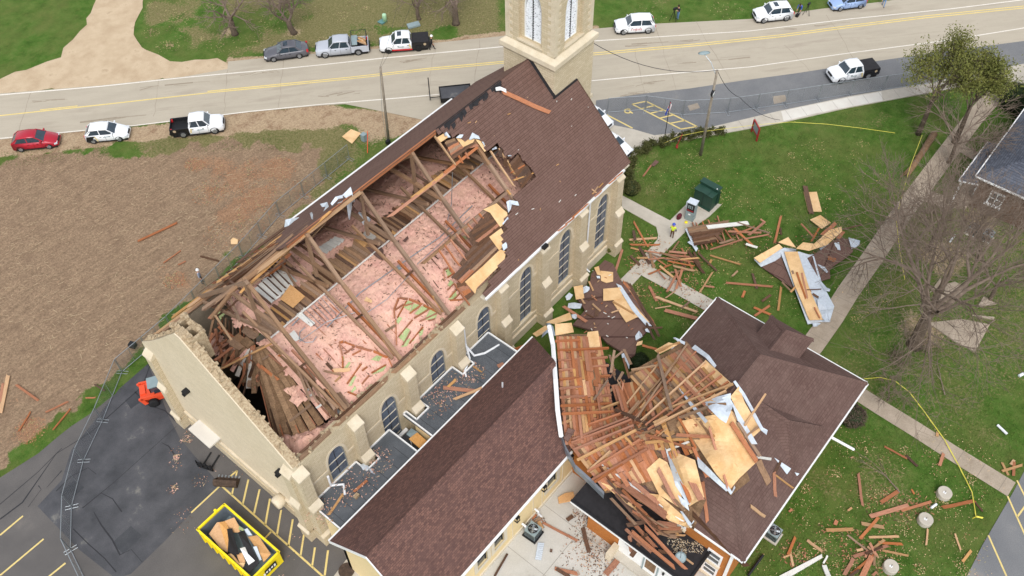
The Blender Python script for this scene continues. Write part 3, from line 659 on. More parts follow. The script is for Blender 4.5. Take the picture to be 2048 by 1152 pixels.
# wall plates left on top of the south wall
for x0,x1 in ((12.4,15.2),(15.3,20.4),(20.5,25.1),(25.2,28.0)):
 board((x0,28.2,WT + .06),(x1,28.2,WT + .06),'old_wood',.28,.1,church,'wall_plate'); board((x0 + .3,28.45,WT + .14),(x1 - .6,28.45,WT + .12),'dark_wood',.16,.08,church,'wall_plate')
for k in range(60): stone(Vector((RN.uniform(12.4,28),RN.uniform(28.05,28.7),WT + RN.uniform(0,.1))),RN.uniform(.12,.25),sw)
for x0,x1,y,z in ((12.5,17.5,43.0,9.55),(13,19.5,42.7,9.7),(15,24.5,42.95,9.8),(18,25,42.5,10.2),(14,21,43.2,9.65),(20,26,43.3,10.0)):
 board((x0,y,z),(x1,y + RN.uniform(-.2,.2),z + RN.uniform(0,.3)),RN.choice(['old_wood','dark_wood','tan_wood']),.2,.1,church,'wall_plate')

# ------------------------------------------------------------------ shingled slopes laid course by course
edge_px = [(862,272),(868,268),(897,270),(905,283),(912,272),(924,274),(934,283),(946,266),(958,278),(972,300),(986,298),(996,291),(1010,313),(1021,318),(1036,308),(1048,322),(1062,335),(1068,351),(1042,378),(1030,392),(1016,428),(1009,440),(1013,452),(1002,472),(1007,492),(1013,512),(1005,525),(966,586),(972,592)]
edge_S = [(lambda p: (p.x,(p.y - 27.55) / (RY - 27.55) * LEN))(rs(*q)) for q in edge_px]
edge_S = [(34.2,LEN + 1)] + [(33.9,LEN)] + edge_S[2:] + [(29.3,-1)]
def xedge(s,ed):
 xs = []
 for (xa,sa),(xb,sb) in zip(ed[:-1],ed[1:]):
  if (sa - s) * (sb - s) <= 0 and sa != sb: xs.append(xa + (xb - xa) * (s - sa) / (sb - sa))
 return max(xs) if xs else None
edge_N = [(24.6,-1),(25.2,0),(24.4,2),(23.5,3.2),(22.6,5),(21.6,6),(21.2,8),(19.9,9.5),(19.6,LEN + 1)]
CS = 0.376; TW = (44.22,33.2,38.1)
def thing_part(name):
 o = bpy.data.objects.new(name,None); o.empty_display_size = .3; return put(o,church)
def course_slope(name,side,ed,mat,seed):
 par = thing_part(name)
 r = random.Random(seed); n = int(LEN / CS)
 for k in range(n + 1):
  s0 = k * CS; s1 = min(LEN,s0 + CS - .022)  # gap bares dark deck, standing in for the shadow line between courses
  if s0 >= LEN - .02: break
  y = 27.55 + (RY - 27.55) * (s0 + .2) / LEN
  xr = 47.05 if y < TW[1] else TW[0]
  xe = xedge(s0 + CS / 2,ed)
  if xe is None: continue
  xe += r.uniform(-.12,.12)
  # jagged torn end
  a = slope_pt(xe + r.uniform(-.1,.1),s0,side,.045); b = slope_pt(xe + r.uniform(-.1,.1),s1,side,.012)
  c = slope_pt(xr,s1,side,.012); d = slope_pt(xr,s0,side,.045)
  off = (NS if side > 0 else NN) * -.04
  MB().poly([a,d,c,b],off).build('shingle_course',mat,par)
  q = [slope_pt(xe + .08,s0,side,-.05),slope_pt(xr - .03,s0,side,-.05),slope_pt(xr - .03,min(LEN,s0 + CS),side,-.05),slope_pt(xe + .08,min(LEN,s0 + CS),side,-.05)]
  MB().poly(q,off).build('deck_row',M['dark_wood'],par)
 return par
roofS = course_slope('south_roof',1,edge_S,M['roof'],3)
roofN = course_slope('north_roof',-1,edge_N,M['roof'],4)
for (x0,x1,y0,y1) in ((40.95,44.2,-.14,.16),(34.2,40.9,-.05,.12)):
 mb = MB();
 mb.poly([slope_pt(x0,LEN - .3,1,.06),slope_pt(x1,LEN - .3,1,.06),slope_pt(x1,LEN,1,.07),slope_pt(x0,LEN,1,.07)],NS * -.03)
 mb.poly([slope_pt(x0,LEN - .3,-1,.06),slope_pt(x1,LEN - .3,-1,.06),slope_pt(x1,LEN,-1,.07),slope_pt(x0,LEN,-1,.07)],NN * -.03)
 mb.build('ridge_cap',M['roof'] if x0 > 40 else M['felt'],roofS)
for k in range(16):
 x = 34.3 + k * .42 + RN.uniform(-.15,.15); s = LEN - RN.uniform(.0,.35)
 sheet([slope_pt(x,s - RN.uniform(.2,.5),1,.1),slope_pt(x + .35,s - RN.uniform(.1,.4),1,.12),slope_pt(x + .4,s,1,.14),slope_pt(x + .02,s,1,.13)],.02,M['felt'] if k % 3 else M['roof'],'torn_cap',roofS)
# flashing down the tower, gutters, downpipes
mb = MB()
for k in range(int((47.05 - 29.3) / 1.2)):
 x = 29.3 + k * 1.2; mb.box((x,27.36,EZ - .16 + RN.uniform(-.03,.03)),(x + 1.21,27.52,EZ + .02 + RN.uniform(-.02,.02)))
gut = mb.build('south_gutter',M['white'],church)
MB().box((25.4,43.78,EZ - .14),(44,43.92,EZ + .06)).build('north_gutter',M['white'],church)
MB().box((29.3,27.55,EZ - .3),(47,27.98,EZ - .16)).build('soffit',M['beige_trim'],church)
for k in range(9): board((37.5 + k * .9,27.45,EZ + .03),(38.6 + k * .9,27.42 + RN.uniform(-.1,.1),EZ + .06),RN.choice(['red_wood','red_wood','white_wood']),.1,.05,gut,'torn_fascia')
mb = MB(); mb.poly([slope_pt(47.05,0,1,.05),slope_pt(47.05,7.83,1,.05),slope_pt(47.12,7.83,1,.05),slope_pt(47.12,0,1,.05)],NS * -.15); mb.build('rake_board',M['dark_wood'],church)
MB().tube([(42.3,27.88,9.4),(42.3,27.9,1.0),(42.3,27.7,.7),(42.3,27.4,.6)],.07,8).build('downpipe',M['pipe'],church)
MB().tube([(13.75,27.85,5.8),(13.75,27.85,4.55),(14.35,27.3,4.5),(13.9,26.7,4.45)],.09,8).build('downpipe',M['pipe'],church)
MB().tube([(27.3,27.85,8.0),(27.35,27.85,6.0),(27.2,27.4,4.7),(26.2,27.0,4.55),(25.9,26.6,4.5)],.085,8).build('downpipe',M['pipe'],church)
MB().tube([(27.4,27.8,5.6),(27.6,27.3,4.7),(28.3,26.9,4.6),(29.6,26.6,4.5)],.085,8).build('downpipe',M['pipe'],church)
fl = MB().box((35.4,27.0,EZ + .1),(35.9,27.3,EZ + .32)).beam((35.6,27.3,EZ + .1),(35.6,27.9,EZ - .3),.06,.06).build('floodlight',M['black'],church)

# ------------------------------------------------------------------ torn deck under the shingles: plywood, old boards, bare rafters
def pS(pts,off=-.05): return [rs(x,y,off) for x,y in pts]
deck = thing_deck = MB().poly(pS([(1012,430),(1003,472),(1013,512),(966,586),(975,590),(1060,505)],-.12),NS * -.03).build('roof_deck',M['dark_wood'],church)
k6 = lambda x,y: (700 + x / 4.431,420 + y / 4.431)
for q in ([(1245,28),(1332,150),(1380,112),(1404,88),(1392,20),(1340,-20)],[(1235,238),(1322,356),(1378,310),(1350,230),(1365,210),(1340,160)],[(1020,636),(1110,742),(1124,690),(1175,640),(1370,448),(1382,366),(1335,350),(1322,358),(1180,495)],[(1180,-5),(1250,28),(1345,-18),(1300,-60)]):
 sheet(pS([k6(*a) for a in q],-.02),.03,M['ply2'],'plywood_sheet',deck)
k7 = lambda x,y: (820 + x / 5.01,250 + y / 5.01)
for q in ([(270,125),(345,80),(395,115),(310,172)],[(462,130),(545,128),(600,150),(650,140),(632,175),(535,220)],[(655,140),(690,150),(752,190),(775,250),(748,268)]):
 sheet(pS([k7(*a) for a in q],-.02),.03,M['ply2'],'plywood_sheet',deck)
# rows of old boards
def row_boards(quad,n,wd,par,off,wdt=.2,kk=k6,jit=.25):
 a,b,c,d = [rs(*kk(*q),off) for q in quad]     # a-b first board, d-c last board
 for i in range(n):
  f = (i + .5) / n; p = a.lerp(d,f); q = b.lerp(c,f); e = (q - p)
  p = p - e * RN.uniform(0,jit) * .3; q = q + e * RN.uniform(-jit,jit) * .3
  board(p,q,RN.choice(wd),(d - a).length / n * .92,.035,par,'deck_board',up=NS)
row_boards([(1110,210),(1300,20),(1340,150),(1030,640)],2,['dark_wood'],deck,-.1)
row_boards([(1080,190),(1330,40),(1330,150),(1130,330)],5,['red_wood','dark_wood','dark_wood'],deck,-.07)
row_boards([(1010,400),(1230,200),(1320,330),(1080,560)],6,['dark_wood','dark_wood','old_wood'],deck,-.07)
row_boards([(900,590),(1110,390),(1300,380),(1010,660)],6,['dark_wood','dark_wood','red_wood'],deck,-.08)
row_boards([(930,650),(1020,640),(1100,740),(1040,800)],4,['dark_wood','red_wood'],deck,-.08)
for q,n in (([(360,160),(450,130),(540,220),(410,320)],5),([(400,310),(640,160),(640,190),(420,350)],2)): row_boards(q,n,['dark_wood','red_wood','old_wood'],deck,-.08,kk=k7)
row_boards([(1000,380),(1080,290),(1240,490),(1120,640)],9,['dark_wood','red_wood','dark_wood'],deck,-.1,kk=k7)
row_boards([(860,240),(900,230),(1010,430),(960,400)],2,['dark_wood','red_wood'],deck,-.1,kk=k7)
raf = MB()
for (x0,y0,x1,y1) in ((780,345,925,560),(830,300,980,505),(885,255,1035,455),(935,205,1005,295),(990,165,1055,250),(1040,120,1085,170),(1085,70,1130,125),(1140,30,1180,75),(915,640,1065,850),(1095,70,1120,110)):
 board(rs(*k6(x0,y0),-.15),rs(*k6(x1,y1),-.15),'red_wood',.09,.15,church,'rafter',up=NS)
for (x0,y0,x1,y1) in ((240,105,465,415),(355,170,420,240),(480,300,530,385),(550,275,590,340),(800,250,1050,630),(880,225,990,385),(985,380,1050,500),(1060,520,1110,590),(970,650,1010,700),(1020,560,1240,480),(1010,480,1150,400)):
 board(rs(*k7(x0,y0),-.15),rs(*k7(x1,y1),-.15),RN.choice(['red_wood','tan_wood','red_wood']),.1,.15,church,'rafter',up=NS)
# purlins along the slope
for a,b,wd in ((k6(615,500),k6(1050,130),'old_wood'),(k7(420,1130),k7(1010,640),'old_wood'),((770,440),(914,329),'red_wood'),(k7(0,745),k7(330,490),'tan_wood'),((893,302),(958,290),'red_wood'),(k7(330,490),k7(690,210),'red_wood')):
 board(rs(*a,-.3),rs(*b,-.3),wd,.2,.2,church,'purlin',up=NS)

# ------------------------------------------------------------------ trusses
TX = [16.72,21.7,26.5,31.4,36.2,41.0]
for i,x in enumerate(TX):
 tr = board(slope_pt(x,.8,1,-.35),slope_pt(x,LEN * .62,1,-.38),'old_wood',.24,.3,church,'truss',up=NS,jag=False)
 B = lambda p,q,wd='old_wood',a=.22,b=.26: board(p,q,wd,a,b,tr,'timber',jag=False)
 B(slope_pt(x,LEN * .60,1,-.40),slope_pt(x + .12,LEN,1,-.35)); B(slope_pt(x,.4,-1,-.35),slope_pt(x,LEN,-1,-.35))
 B(Vector((x,38.7,14.2)),Vector((x,33.0,14.3))); B(Vector((x + .28,38.2,14.9)),Vector((x + .28,33.4,14.7)),'dark_wood',.12,.2)
 B(Vector((x - .22,37.0,13.2)),Vector((x - .22,28.9,9.7)),'old_wood',.16,.24); B(Vector((x - .22,34.3,13.2)),Vector((x - .22,42.4,9.9)),'old_wood',.16,.24)
 B(Vector((x + .25,33.2,11.8)),Vector((x + .2,28.6,9.6)),'red_wood',.14,.22); B(Vector((x,RY,17.2)),Vector((x,RY,13.0)),'old_wood',.2,.2)
 B(Vector((x,31.2,12.6)),Vector((x - .1,32.2,11.2)),'dark_wood',.1,.14); B(Vector((x - .1,29.6,11.1)),Vector((x + .1,29.0,9.6)),'tan_wood',.1,.2)
board((33.9,RY,RZ - .15),(20.2,RY + .05,RZ - .2),'red_wood',.08,.34,church,'ridge_beam',jag=False)
board((26.6,RY - .25,RZ - .05),(17.6,RY + .2,RZ - .6),'tan_wood',.3,.06,church,'ridge_beam'); board((24.0,RY - .1,RZ + .1),(16.2,RY + .3,RZ - 1.3),'tan_wood',.16,.06,church,'ridge_beam')
for q in ((22.5,15.6,.5),(21.5,14.9,.9),(23.0,17.0,.2)): board((q[0],RY + q[2],RZ - .2 - q[2] * .5),(q[1],RY + q[2] + .6,RZ - 1.2 - q[2]),'old_wood',.18,.05,church,'splintered_board')
for x in np.arange(17.4,26,.62):       # bare common rafters of the north slope at the torn end
 if x < 22: board(slope_pt(x,0.3,-1,-.12),slope_pt(x + RN.uniform(-.1,.1),RN.uniform(2.0,5.0) if x < 20 else RN.uniform(7,11),-1,-.12),RN.choice(['old_wood','dark_wood','red_wood']),.08,.15,church,'rafter',up=NN)
for k in range(8): board(slope_pt(18.5 + RN.uniform(-2,1),9.3 - k * 1.1,-1,.02),slope_pt(22.8 + RN.uniform(-1,1.5),9.5 - k * 1.1,-1,.02),RN.choice(['old_wood','tan_wood','dark_wood']),.2,.03,church,'deck_board',up=NN)
for a,b,wd in (((402,622),(470,572),'old_wood'),((470,572),(585,480),'old_wood'),((440,580),(560,495),'dark_wood'),((430,570),(600,448),'tan_wood'),((505,540),(620,460),'dark_wood'),((420,640),(475,570),'old_wood')):
 board(G(*a,11.3),G(*b,12.3),wd,.24,.2,church,'fallen_timber')

# ------------------------------------------------------------------ attic: vaulted ceiling under pink insulation
def zc(x,y):
 d = abs(y - RY); z = 11.0 - max(0.0,d - 2.3) ** 2 * 0.085
 b = ((x - 16.72) / 4.87) % 1.0; return z - 0.10 * math.cos(2 * math.pi * b) * min(1,d / 5)
ax_ = np.arange(16.3,46.3,.14); ay_ = np.arange(28.55,42.75,.14); AX,AY = np.meshgrid(ax_,ay_)
d_ = np.abs(AY - RY); AZ = 11.0 - np.maximum(0,d_ - 2.3) ** 2 * .085 - .1 * np.cos(2 * np.pi * (((AX - 16.72) / 4.87) % 1)) * np.minimum(1,d_ / 5)
AZ = AZ + (fbm(AX * 1.3,AY * 1.3) - .5) * .22 + (fbm(AX * 5,AY * 5,3) - .5) * .14
vs = np.stack([AX,AY,AZ],-1).reshape(-1,3); ny,nx = AX.shape
ii = (np.arange(ny - 1)[:,None] * nx + np.arange(nx - 1)[None,:]).reshape(-1); fs = np.stack([ii,ii + 1,ii + nx + 1,ii + nx],-1); kp = (AX - 16.6 - (fbm(AX * 1.2,AY * 1.2) - .4) * 1.4 > 0).reshape(-1); fs = fs[kp[fs].all(1)]
me = bpy.data.meshes.new('insulation'); me.from_pydata(vs.tolist(),[],fs.tolist()); me.materials.append(M['pink']); me.update()
ins = put(bpy.data.objects.new('insulation',me),church)
cz = lambda px,py,o=0.05: (lambda p: Vector((p.x,p.y,p.z + o)))(surf(px,py,zc,11))
ri = np.random.RandomState(12); mb = MB()
for k in range(2600):
 x,y = ri.uniform(16.8,44),ri.uniform(28.8,42.5)
 if vnoise(np.array([x * .9]),np.array([y * .9]))[0] < .42: continue
 a,L,w2 = ri.uniform(0,6.28),ri.uniform(.02,.13),ri.uniform(.008,.028); c = Vector((x,y,zc(x,y) + .13)); u = Vector((math.cos(a),math.sin(a),0)) * L; v = Vector((-math.sin(a),math.cos(a),.4)) * w2
 mb.add([c - u - v,c + u - v,c + u + v,c - u + v],[(0,1,2,3)],ri.randint(3))
tag(mb.build('insulation_debris',[M['dark_wood'],M['red_wood'],M['soil']],church,fix=False),kind='stuff')
# catwalk of loose planks along the ridge line
cat = MB().box((16.9,35.42,11.12),(44.0,35.5,11.22)).build('catwalk',M['white_wood'],church)
x = 17.0
while x < 43.8:
 wd_ = RN.uniform(.16,.3); y1 = 37.5 + RN.uniform(-.25,.2)
 board((x + wd_ / 2,35.5,11.16),(x + wd_ / 2,y1,11.16),RN.choice(['old_wood','old_wood','dark_wood','tan_wood']),wd_ * .93,.035,cat,'plank',lift=RN.uniform(0,.05)); x += wd_
for q in ([(560,605),(605,575),(585,592)],): pass
sheet([cz(562,604,.35),cz(583,575,.35),cz(612,599,.35),cz(588,622,.35)],.02,M['osb'],'plywood_sheet',cat)
sheet([cz(724,477,.3),cz(733,465,.3),cz(753,478,.3),cz(744,488,.3)],.02,M['lath'],'plaster_sheet',cat)
sheet([cz(707,480,.3),cz(717,471,.3),cz(738,492,.3),cz(729,500,.3)],.02,M['tan_wood'],'loose_panel',cat)
# white plaster panels between joists where the insulation has slid away
k8 = lambda x,y: (400 + x / 5.2375,480 + y / 5.2375)
for a,b,n in (((600,500),(770,660),6),):
 for i in range(6):
  p = (600 + i * 42,510 - i * 45); q = (790 + i * 42,665 - i * 38)
  A,B_ = cz(*k8(*p),.22),cz(*k8(*q),.22); board(A,B_,'white_wood',.46,.05,ins,'plaster_panel')
  nrm = (B_ - A).cross(Vector((0,0,1))).normalized() * .33; board(A + nrm,B_ + nrm,'dark_wood',.1,.16,ins,'joist')
for i in range(5):
 p = (640 + i * 20,370 - i * 28); q = (760 + i * 22,415 - i * 34); board(cz(*k8(*p),.25),cz(*k8(*q),.3),'dark_wood',.07,.16,ins,'joist')
for i in range(5):
 p = (1240 + i * 40,90 - i * 24); q = (1350 + i * 40,150 - i * 30); board(cz(*k8(*p),.18),cz(*k8(*q),.18),'white_wood',.32,.05,ins,'plaster_panel')
for p,q in (((985,740),(1190,900)),((880,790),(940,870)),((960,970),(1040,1060)),((1060,700),(1100,750))): board(cz(*k8(*p),.1),cz(*k8(*q),.1),'white_wood',.4,.04,ins,'plaster_panel')
# ceiling joists showing through the pink on the south half
k9 = lambda x,y: (600 + x / 4.8,560 + y / 4.8)
for (x0,y0,x1,y1) in ((270,610,420,760),(215,650,400,850),(150,700,340,900),(330,570,470,700),(990,40,1160,240),(530,430,760,700),(560,410,850,740),(620,430,900,880),(180,230,370,420),(120,270,330,480),(40,330,250,540),(240,190,420,360),(1100,90,1230,230),(830,420,920,520),(500,480,640,620)):
 board(cz(*k9(x0,y0),.0),cz(*k9(x1,y1),.0),'red_wood',.06,.12,ins,'joist')
for (x0,y0,x1,y1) in ((720,430,800,530),(690,460,840,640),(640,500,790,700),(745,400,785,440),(470,660,630,830),(570,700,700,860)):
 board(cz(*k6(x0,y0),.0),cz(*k6(x1,y1),.0),'dark_wood',.06,.12,ins,'joist')
# lunettes of the groin vault: green batts between curved ribs
def lunette(rim,ribs,batts,kk):
 for p,q in zip(rim[:-1],rim[1:]): board(cz(*kk(*p),.1),cz(*kk(*q),.1),'red_wood',.1,.16,ins,'vault_rib')
 for (x0,y0,x1,y1) in ribs: board(cz(*kk(x0,y0),.1),cz(*kk(x1,y1),.1),'red_wood',.07,.12,ins,'vault_rib')
 for b in batts: sheet([cz(*kk(*q),.07) for q in b],.03,M['green_batt'],'green_batt',ins)
lunette([(910,380),(905,290),(950,180),(1040,190),(1180,245),(1325,320)],[(930,380,1030,200),(1000,260,1090,230),(1050,335,1165,245),(945,555,1090,380),(1090,380,1240,285),(1140,410,1320,325),(985,640,1070,495),(1050,620,1190,450),(1230,400,1300,380),(905,300,1000,240),(930,640,920,380)],
  [[(990,260),(1040,200),(1085,225),(1050,300)],[(1050,320),(1095,230),(1160,250),(1085,300)],[(1100,330),(1170,255),(1235,285),(1150,345)],[(1195,390),(1250,290),(1320,325),(1300,380)],[(925,400),(950,360),(985,370),(945,430)],[(945,550),(1010,460),(1060,480),(1000,600)],[(970,650),(1010,590),(1065,560),(1030,640)],[(1060,610),(1130,520),(1190,470),(1175,530)]],k9)
lunette([(415,860),(410,740),(380,610),(420,600),(530,645),(700,690),(850,755)],[(420,720,530,645),(500,730,590,680),(450,1010,600,800),(595,1010,670,920),(680,905,830,820),(600,880,650,840),(455,1080,600,1140),(850,755,905,890)],
  [[(425,850),(470,790),(490,800),(450,865)],[(405,790),(410,740),(425,740),(425,780)],[(680,770),(740,730),(790,740),(760,785)],[(690,915),(780,850),(830,830),(800,880)],[(465,1025),(510,940),(545,920),(500,1020)],[(490,1075),(530,1020),(545,1050),(500,1090)]],k9)
lunette([(840,640),(830,540),(870,520),(1000,690)],[(860,610,930,560),(860,720,920,660),(880,790,960,690),(920,800,1000,720),(880,810,1010,800)],[[(845,540),(880,525),(910,560),(870,600)],[(865,670),(890,625),(920,650),(890,690)],[(870,800),(940,700),(1000,690),(930,790)],[(980,240),(1020,235),(1040,260),(1000,270)]],k6)
# debris lying on the pink
for (x0,y0,x1,y1,wd,ww,kk) in ((320,895,495,890,'osb',.28,k9),(230,895,410,945,'old_wood',.14,k9),(340,1005,400,955,'tan_wood',.12,k9),(820,520,925,465,'old_wood',.16,k9),(260,820,320,890,'dark_wood',.2,k9),(1320,510,1390,440,'tan_wood',.1,k9)):
 board(cz(*kk(x0,y0),.3),cz(*kk(x1,y1),.4),wd,ww,.05,church,'loose_board')
for q,mt,kk in (([(140,345),(180,345),(300,430),(298,465),(245,440)],'roof',k6),([(240,330),(260,325),(300,370),(300,440),(255,420)],'roof',k6),([(395,295),(440,285),(430,330),(400,335)],'roof',k6),([(470,290),(515,245),(520,270),(490,300)],'roof',k6),([(128,820),(150,785),(200,820),(195,840)],'ply2',k6),([(420,530),(440,515),(460,535),(435,550)],'cab_grey',k6),([(110,240),(165,205),(235,260),(190,290)],'lath',k6),([(870,150),(885,135),(905,155),(890,170)],'cab_grey',k6)):
 sheet([cz(*kk(*a),.22) for a in q],.04,M[mt],'torn_sheet',church)
# thin conduits and cables
for pts in ([(440,470),(640,320)],): pass
con = MB()
for pts in ([(655,658),(720,590),(800,533),(880,478),(945,415)],[(600,640),(585,655)]): con.tube([cz(*p,.2) for p in pts],.04,5)
for pts in ([(905,345),(905,430),(893,458)],): con.tube([rs(*pts[0],-.1),cz(*pts[1],1.2),cz(*pts[2],.3)],.03,5)
for pts in ([(720,642),(775,605),(830,545)],[(835,535),(940,440)],[(600,690),(655,650),(722,628)]): con.tube([cz(*p,.35) for p in pts],.025,5)
con.tube([cz(*k9(*p),.3) for p in [(60,480),(10,520),(0,590),(60,625),(130,620),(165,570)]],.03,5)
for i in range(8): con.tube([cz(*k9(20 + i * 36,320 - i * 28),.16),cz(*k9(170 + i * 36,470 - i * 26),.16)],.022,4)
con.build('conduit',M['metal'],church)

# ------------------------------------------------------------------ collapsed west bay: fan of vault ribs over the dark nave
nave = MB().box((12.4,28.65,0.02),(46.3,42.6,0.06)).build('nave_floor',M['dark'],church)  # floor coloured near-black so the nave stays in shade where daylight enters
def curved(p0,p1,sag,w0,w1,mat,name,par,th=.07,n=6):
 p0,p1 = Vector(p0),Vector(p1); A = []; B = []; C = []; D = []
 for i in range(n + 1):
  t_ = i / n; p = p0.lerp(p1,t_) + Vector((0,0,sag * 4 * t_ * (1 - t_))); d = (p1 - p0); s = Vector((0,0,1)).cross(d).normalized() * (w0 + (w1 - w0) * t_) / 2
  A.append(p + s); B.append(p - s); C.append(p + s - Vector((0,0,th))); D.append(p - s - Vector((0,0,th)))
 mb = MB(); mb.strip(A,B); mb.strip(B,D); mb.strip(D,C); mb.strip(C,A); mb.add([A[0],B[0],D[0],C[0]],[(0,1,2,3)]); mb.add([A[-1],B[-1],D[-1],C[-1]],[(0,1,2,3)])
 return mb.build(name,mat,par)
fan = MB().box((16.0,37.3,9.2),(16.6,38.1,9.45)).build('collapsed_vault',M['brownlath'],church)
ap = (502,690)
for i,(ex,ey,ez) in enumerate(((556,868,7.6),(568,876,7.7),(580,878,7.8),(596,874,7.9),(610,866,8.0),(626,858,8.1),(642,848,8.2),(657,836,8.3),(671,830,8.5),(684,822,8.6))):
 a = G(ap[0] + 6 + i * 3.2,ap[1] + 6 - i * 1.0,9.2); b = G(ex,ey,ez)
 curved(a,b,.35 + (i % 2) * .14,.2,.46,M[('brownlath','oldlath','brownlath','pink')[i % 4] if i != 3 else 'oldlath'],'vault_plank',fan,.06)
 s = (b - a).cross(Vector((0,0,1))).normalized() * .34; board(a.lerp(b,.12) + s * .5,b + s,'dark_wood' if i % 2 else 'red_wood',.08,.18,fan,'vault_rib')
for i,(ex,ey) in enumerate(((440,706),(447,716),(455,730),(463,742),(474,752),(486,764),(497,776),(508,786),(516,772))):
 a = G(ap[0] - 5 + i * 1.5,ap[1] + 1,9.3); b = G(ex,ey,8.6)
 curved(a,b,.15,.14,.34,M['lath'] if i in (4,6) else (M['pink'] if i % 3 == 0 else M['brownlath']),'vault_plank',fan,.05)
 board(a,b + Vector((.2,.1,.05)),'red_wood',.08,.12,fan,'vault_rib')
for (x0,y0,x1,y1,ez) in ((502,695,514,766,8.7),(505,694,508,762,8.8),(507,690,520,752,8.8)): board(G(x0,y0,9.3),G(x1,y1,ez),'red_wood',.22,.05,fan,'vault_rib')
curved(G(508,700,9.2),G(524,760,8.5),.1,.1,.4,M['lath'],'vault_plank',fan)
k10 = lambda x,y: (400 + x / 4.114,640 + y / 4.114)
# loose pieces on the fan
for (x0,y0,x1,y1,wd,w2) in ((150,415,670,150,'tan_wood',.14),(235,155,340,240,'old_wood',.5),(290,120,390,205,'old_wood',.5),(350,70,470,145,'old_wood',.5),(400,35,500,105,'old_wood',.5),(730,840,920,690,'old_wood',.16),(510,330,590,275,'old_wood',.16),(560,280,680,380,'red_wood',.14),(630,440,720,380,'old_wood',.16),(640,300,700,260,'red_wood',.14),(780,290,830,400,'dark_wood',.16),(870,590,910,555,'white_wood',.14),(895,630,935,600,'white_wood',.14),(955,725,1000,695,'white_wood',.14),(600,220,660,180,'old_wood',.2),(80,290,240,180,'red_wood',.2),(110,340,270,220,'red_wood',.2),(700,150,740,280,'dark_wood',.2),(650,180,770,210,'red_wood',.14)):
 board(G(*k10(x0,y0),9.4),G(*k10(x1,y1),9.3),wd,w2,.05,church,'loose_board')
for (x0,y0,x1,y1) in ((700,190,1240,720),(640,60,930,350),(760,250,1150,790),(860,350,1190,760),(740,140,1000,420),(600,30,760,210),(930,300,1210,690)):
 board(G(*k10(x0,y0),10.3),G(*k10(x1,y1),9.6),RN.choice(['old_wood','old_wood','dark_wood']),.2,.16,church,'fallen_timber')
for k in range(12): x0 = RN.uniform(600,900); board(G(*k10(x0,x0 * 1.0 - 520 + RN.uniform(-40,50)),RN.uniform(9.9,10.8)),G(*k10(x0 + RN.uniform(180,420),x0 - 520 + RN.uniform(260,520)),RN.uniform(9.3,9.9)),RN.choice(['old_wood','dark_wood','old_wood','red_wood']),RN.uniform(.1,.2),.12,church,'fallen_timber')
for k in range(34): x0,f = RN.uniform(415,620),RN.uniform(0,1); y0 = 632 - (x0 - 415) * .83 + RN.uniform(-16,26); L = RN.uniform(30,85); an = -.72 + RN.uniform(-.16,.16) if k % 4 else RN.uniform(.4,1.2); board(G(x0,y0,RN.uniform(10.4,11.8)),G(x0 + L * math.cos(an),y0 + L * math.sin(an),RN.uniform(10.6,12.4)),RN.choice(['old_wood','dark_wood','red_wood','tan_wood']),RN.uniform(.1,.24),.07,church,'loose_board')
for i in range(9): board(G(*k10(930 + i * 32,380 + i * 34),9.2),G(*k10(1060 + i * 17,690 + i * 13),8.7),'tan_wood' if i % 3 else 'old_wood',.12,.05,church,'loose_board')
for i in range(4): con = MB().tube([G(*k10(760 + i * 16,260 + i * 8),10.2),G(*k10(960 + i * 14,520 + i * 8),9.8),G(*k10(1140 + i * 9,770 + i * 3),9.3)],.03,4).build('cable',M['metal'],church)
for k in range(46):
 x0,y0 = RN.uniform(425,520),0; y0 = 655 + (x0 - 425) * .95 + RN.uniform(-22,26); an = RN.choice((2.3,2.0,1.6,.9)) + RN.uniform(-.4,.4); L = RN.uniform(18,52)
 board(G(x0,y0,RN.uniform(8.6,10.2)),G(x0 + L * math.cos(an),y0 + L * math.sin(an),RN.uniform(7.6,9.2)),RN.choice(['red_wood','dark_wood','old_wood','red_wood']),RN.uniform(.1,.26),.06,church,'loose_board')
# heap of pink fluff in the south-west corner and along the north side
def fluff(name,pts,z,amp,par,step=.16):
 poly = [G(x,y,z) for x,y in pts]; P2 = np.array([(p.x,p.y) for p in poly]); a0,a1 = P2.min(0),P2.max(0)
 X,Y = np.meshgrid(np.arange(a0[0],a1[0] + step,step),np.arange(a0[1],a1[1] + step,step)); d = sdist(X,Y,poly) + (fbm(X * 2,Y * 2) - .5) * .5
 Z = z + np.clip(d,-.3,1) * amp + (fbm(X * 2.3,Y * 2.3) - .5) * .5 * amp + (fbm(X * 7,Y * 7) - .5) * .2; ny,nx = X.shape
 ii = (np.arange(ny - 1)[:,None] * nx + np.arange(nx - 1)[None,:]).reshape(-1); f = np.stack([ii,ii + 1,ii + nx + 1,ii + nx],-1)
 f = f[(d.reshape(-1)[f] > -.1).all(1)]
 me = bpy.data.meshes.new(name); me.from_pydata(np.stack([X,Y,Z],-1).reshape(-1,3).tolist(),[],f.tolist()); me.materials.append(M['pink']); me.update()
 o = put(bpy.data.objects.new(name,me),par); return o
fluff('insulation_heap',[(556,862),(590,868),(640,848),(690,822),(720,836),(640,908),(592,938),(560,895)],7.6,.9,church)
fluff('insulation_heap',[(400,690),(440,668),(470,690),(440,712),(415,705)],8.2,.4,church); fluff('insulation_heap',[(455,625),(500,620),(510,650),(470,655)],9.8,.5,church)
fluff('insulation_heap',[(510,685),(575,660),(640,740),(620,770),(560,730)],9.1,.3,church)
for i in range(10): board(G(445 + i * 7,632 + i * 2.5,9.6),G(432 + i * 8 + 10,690 + i * 2,7.5),RN.choice(['dark_wood','red_wood','old_wood']),.12,.06,church,'loose_board')
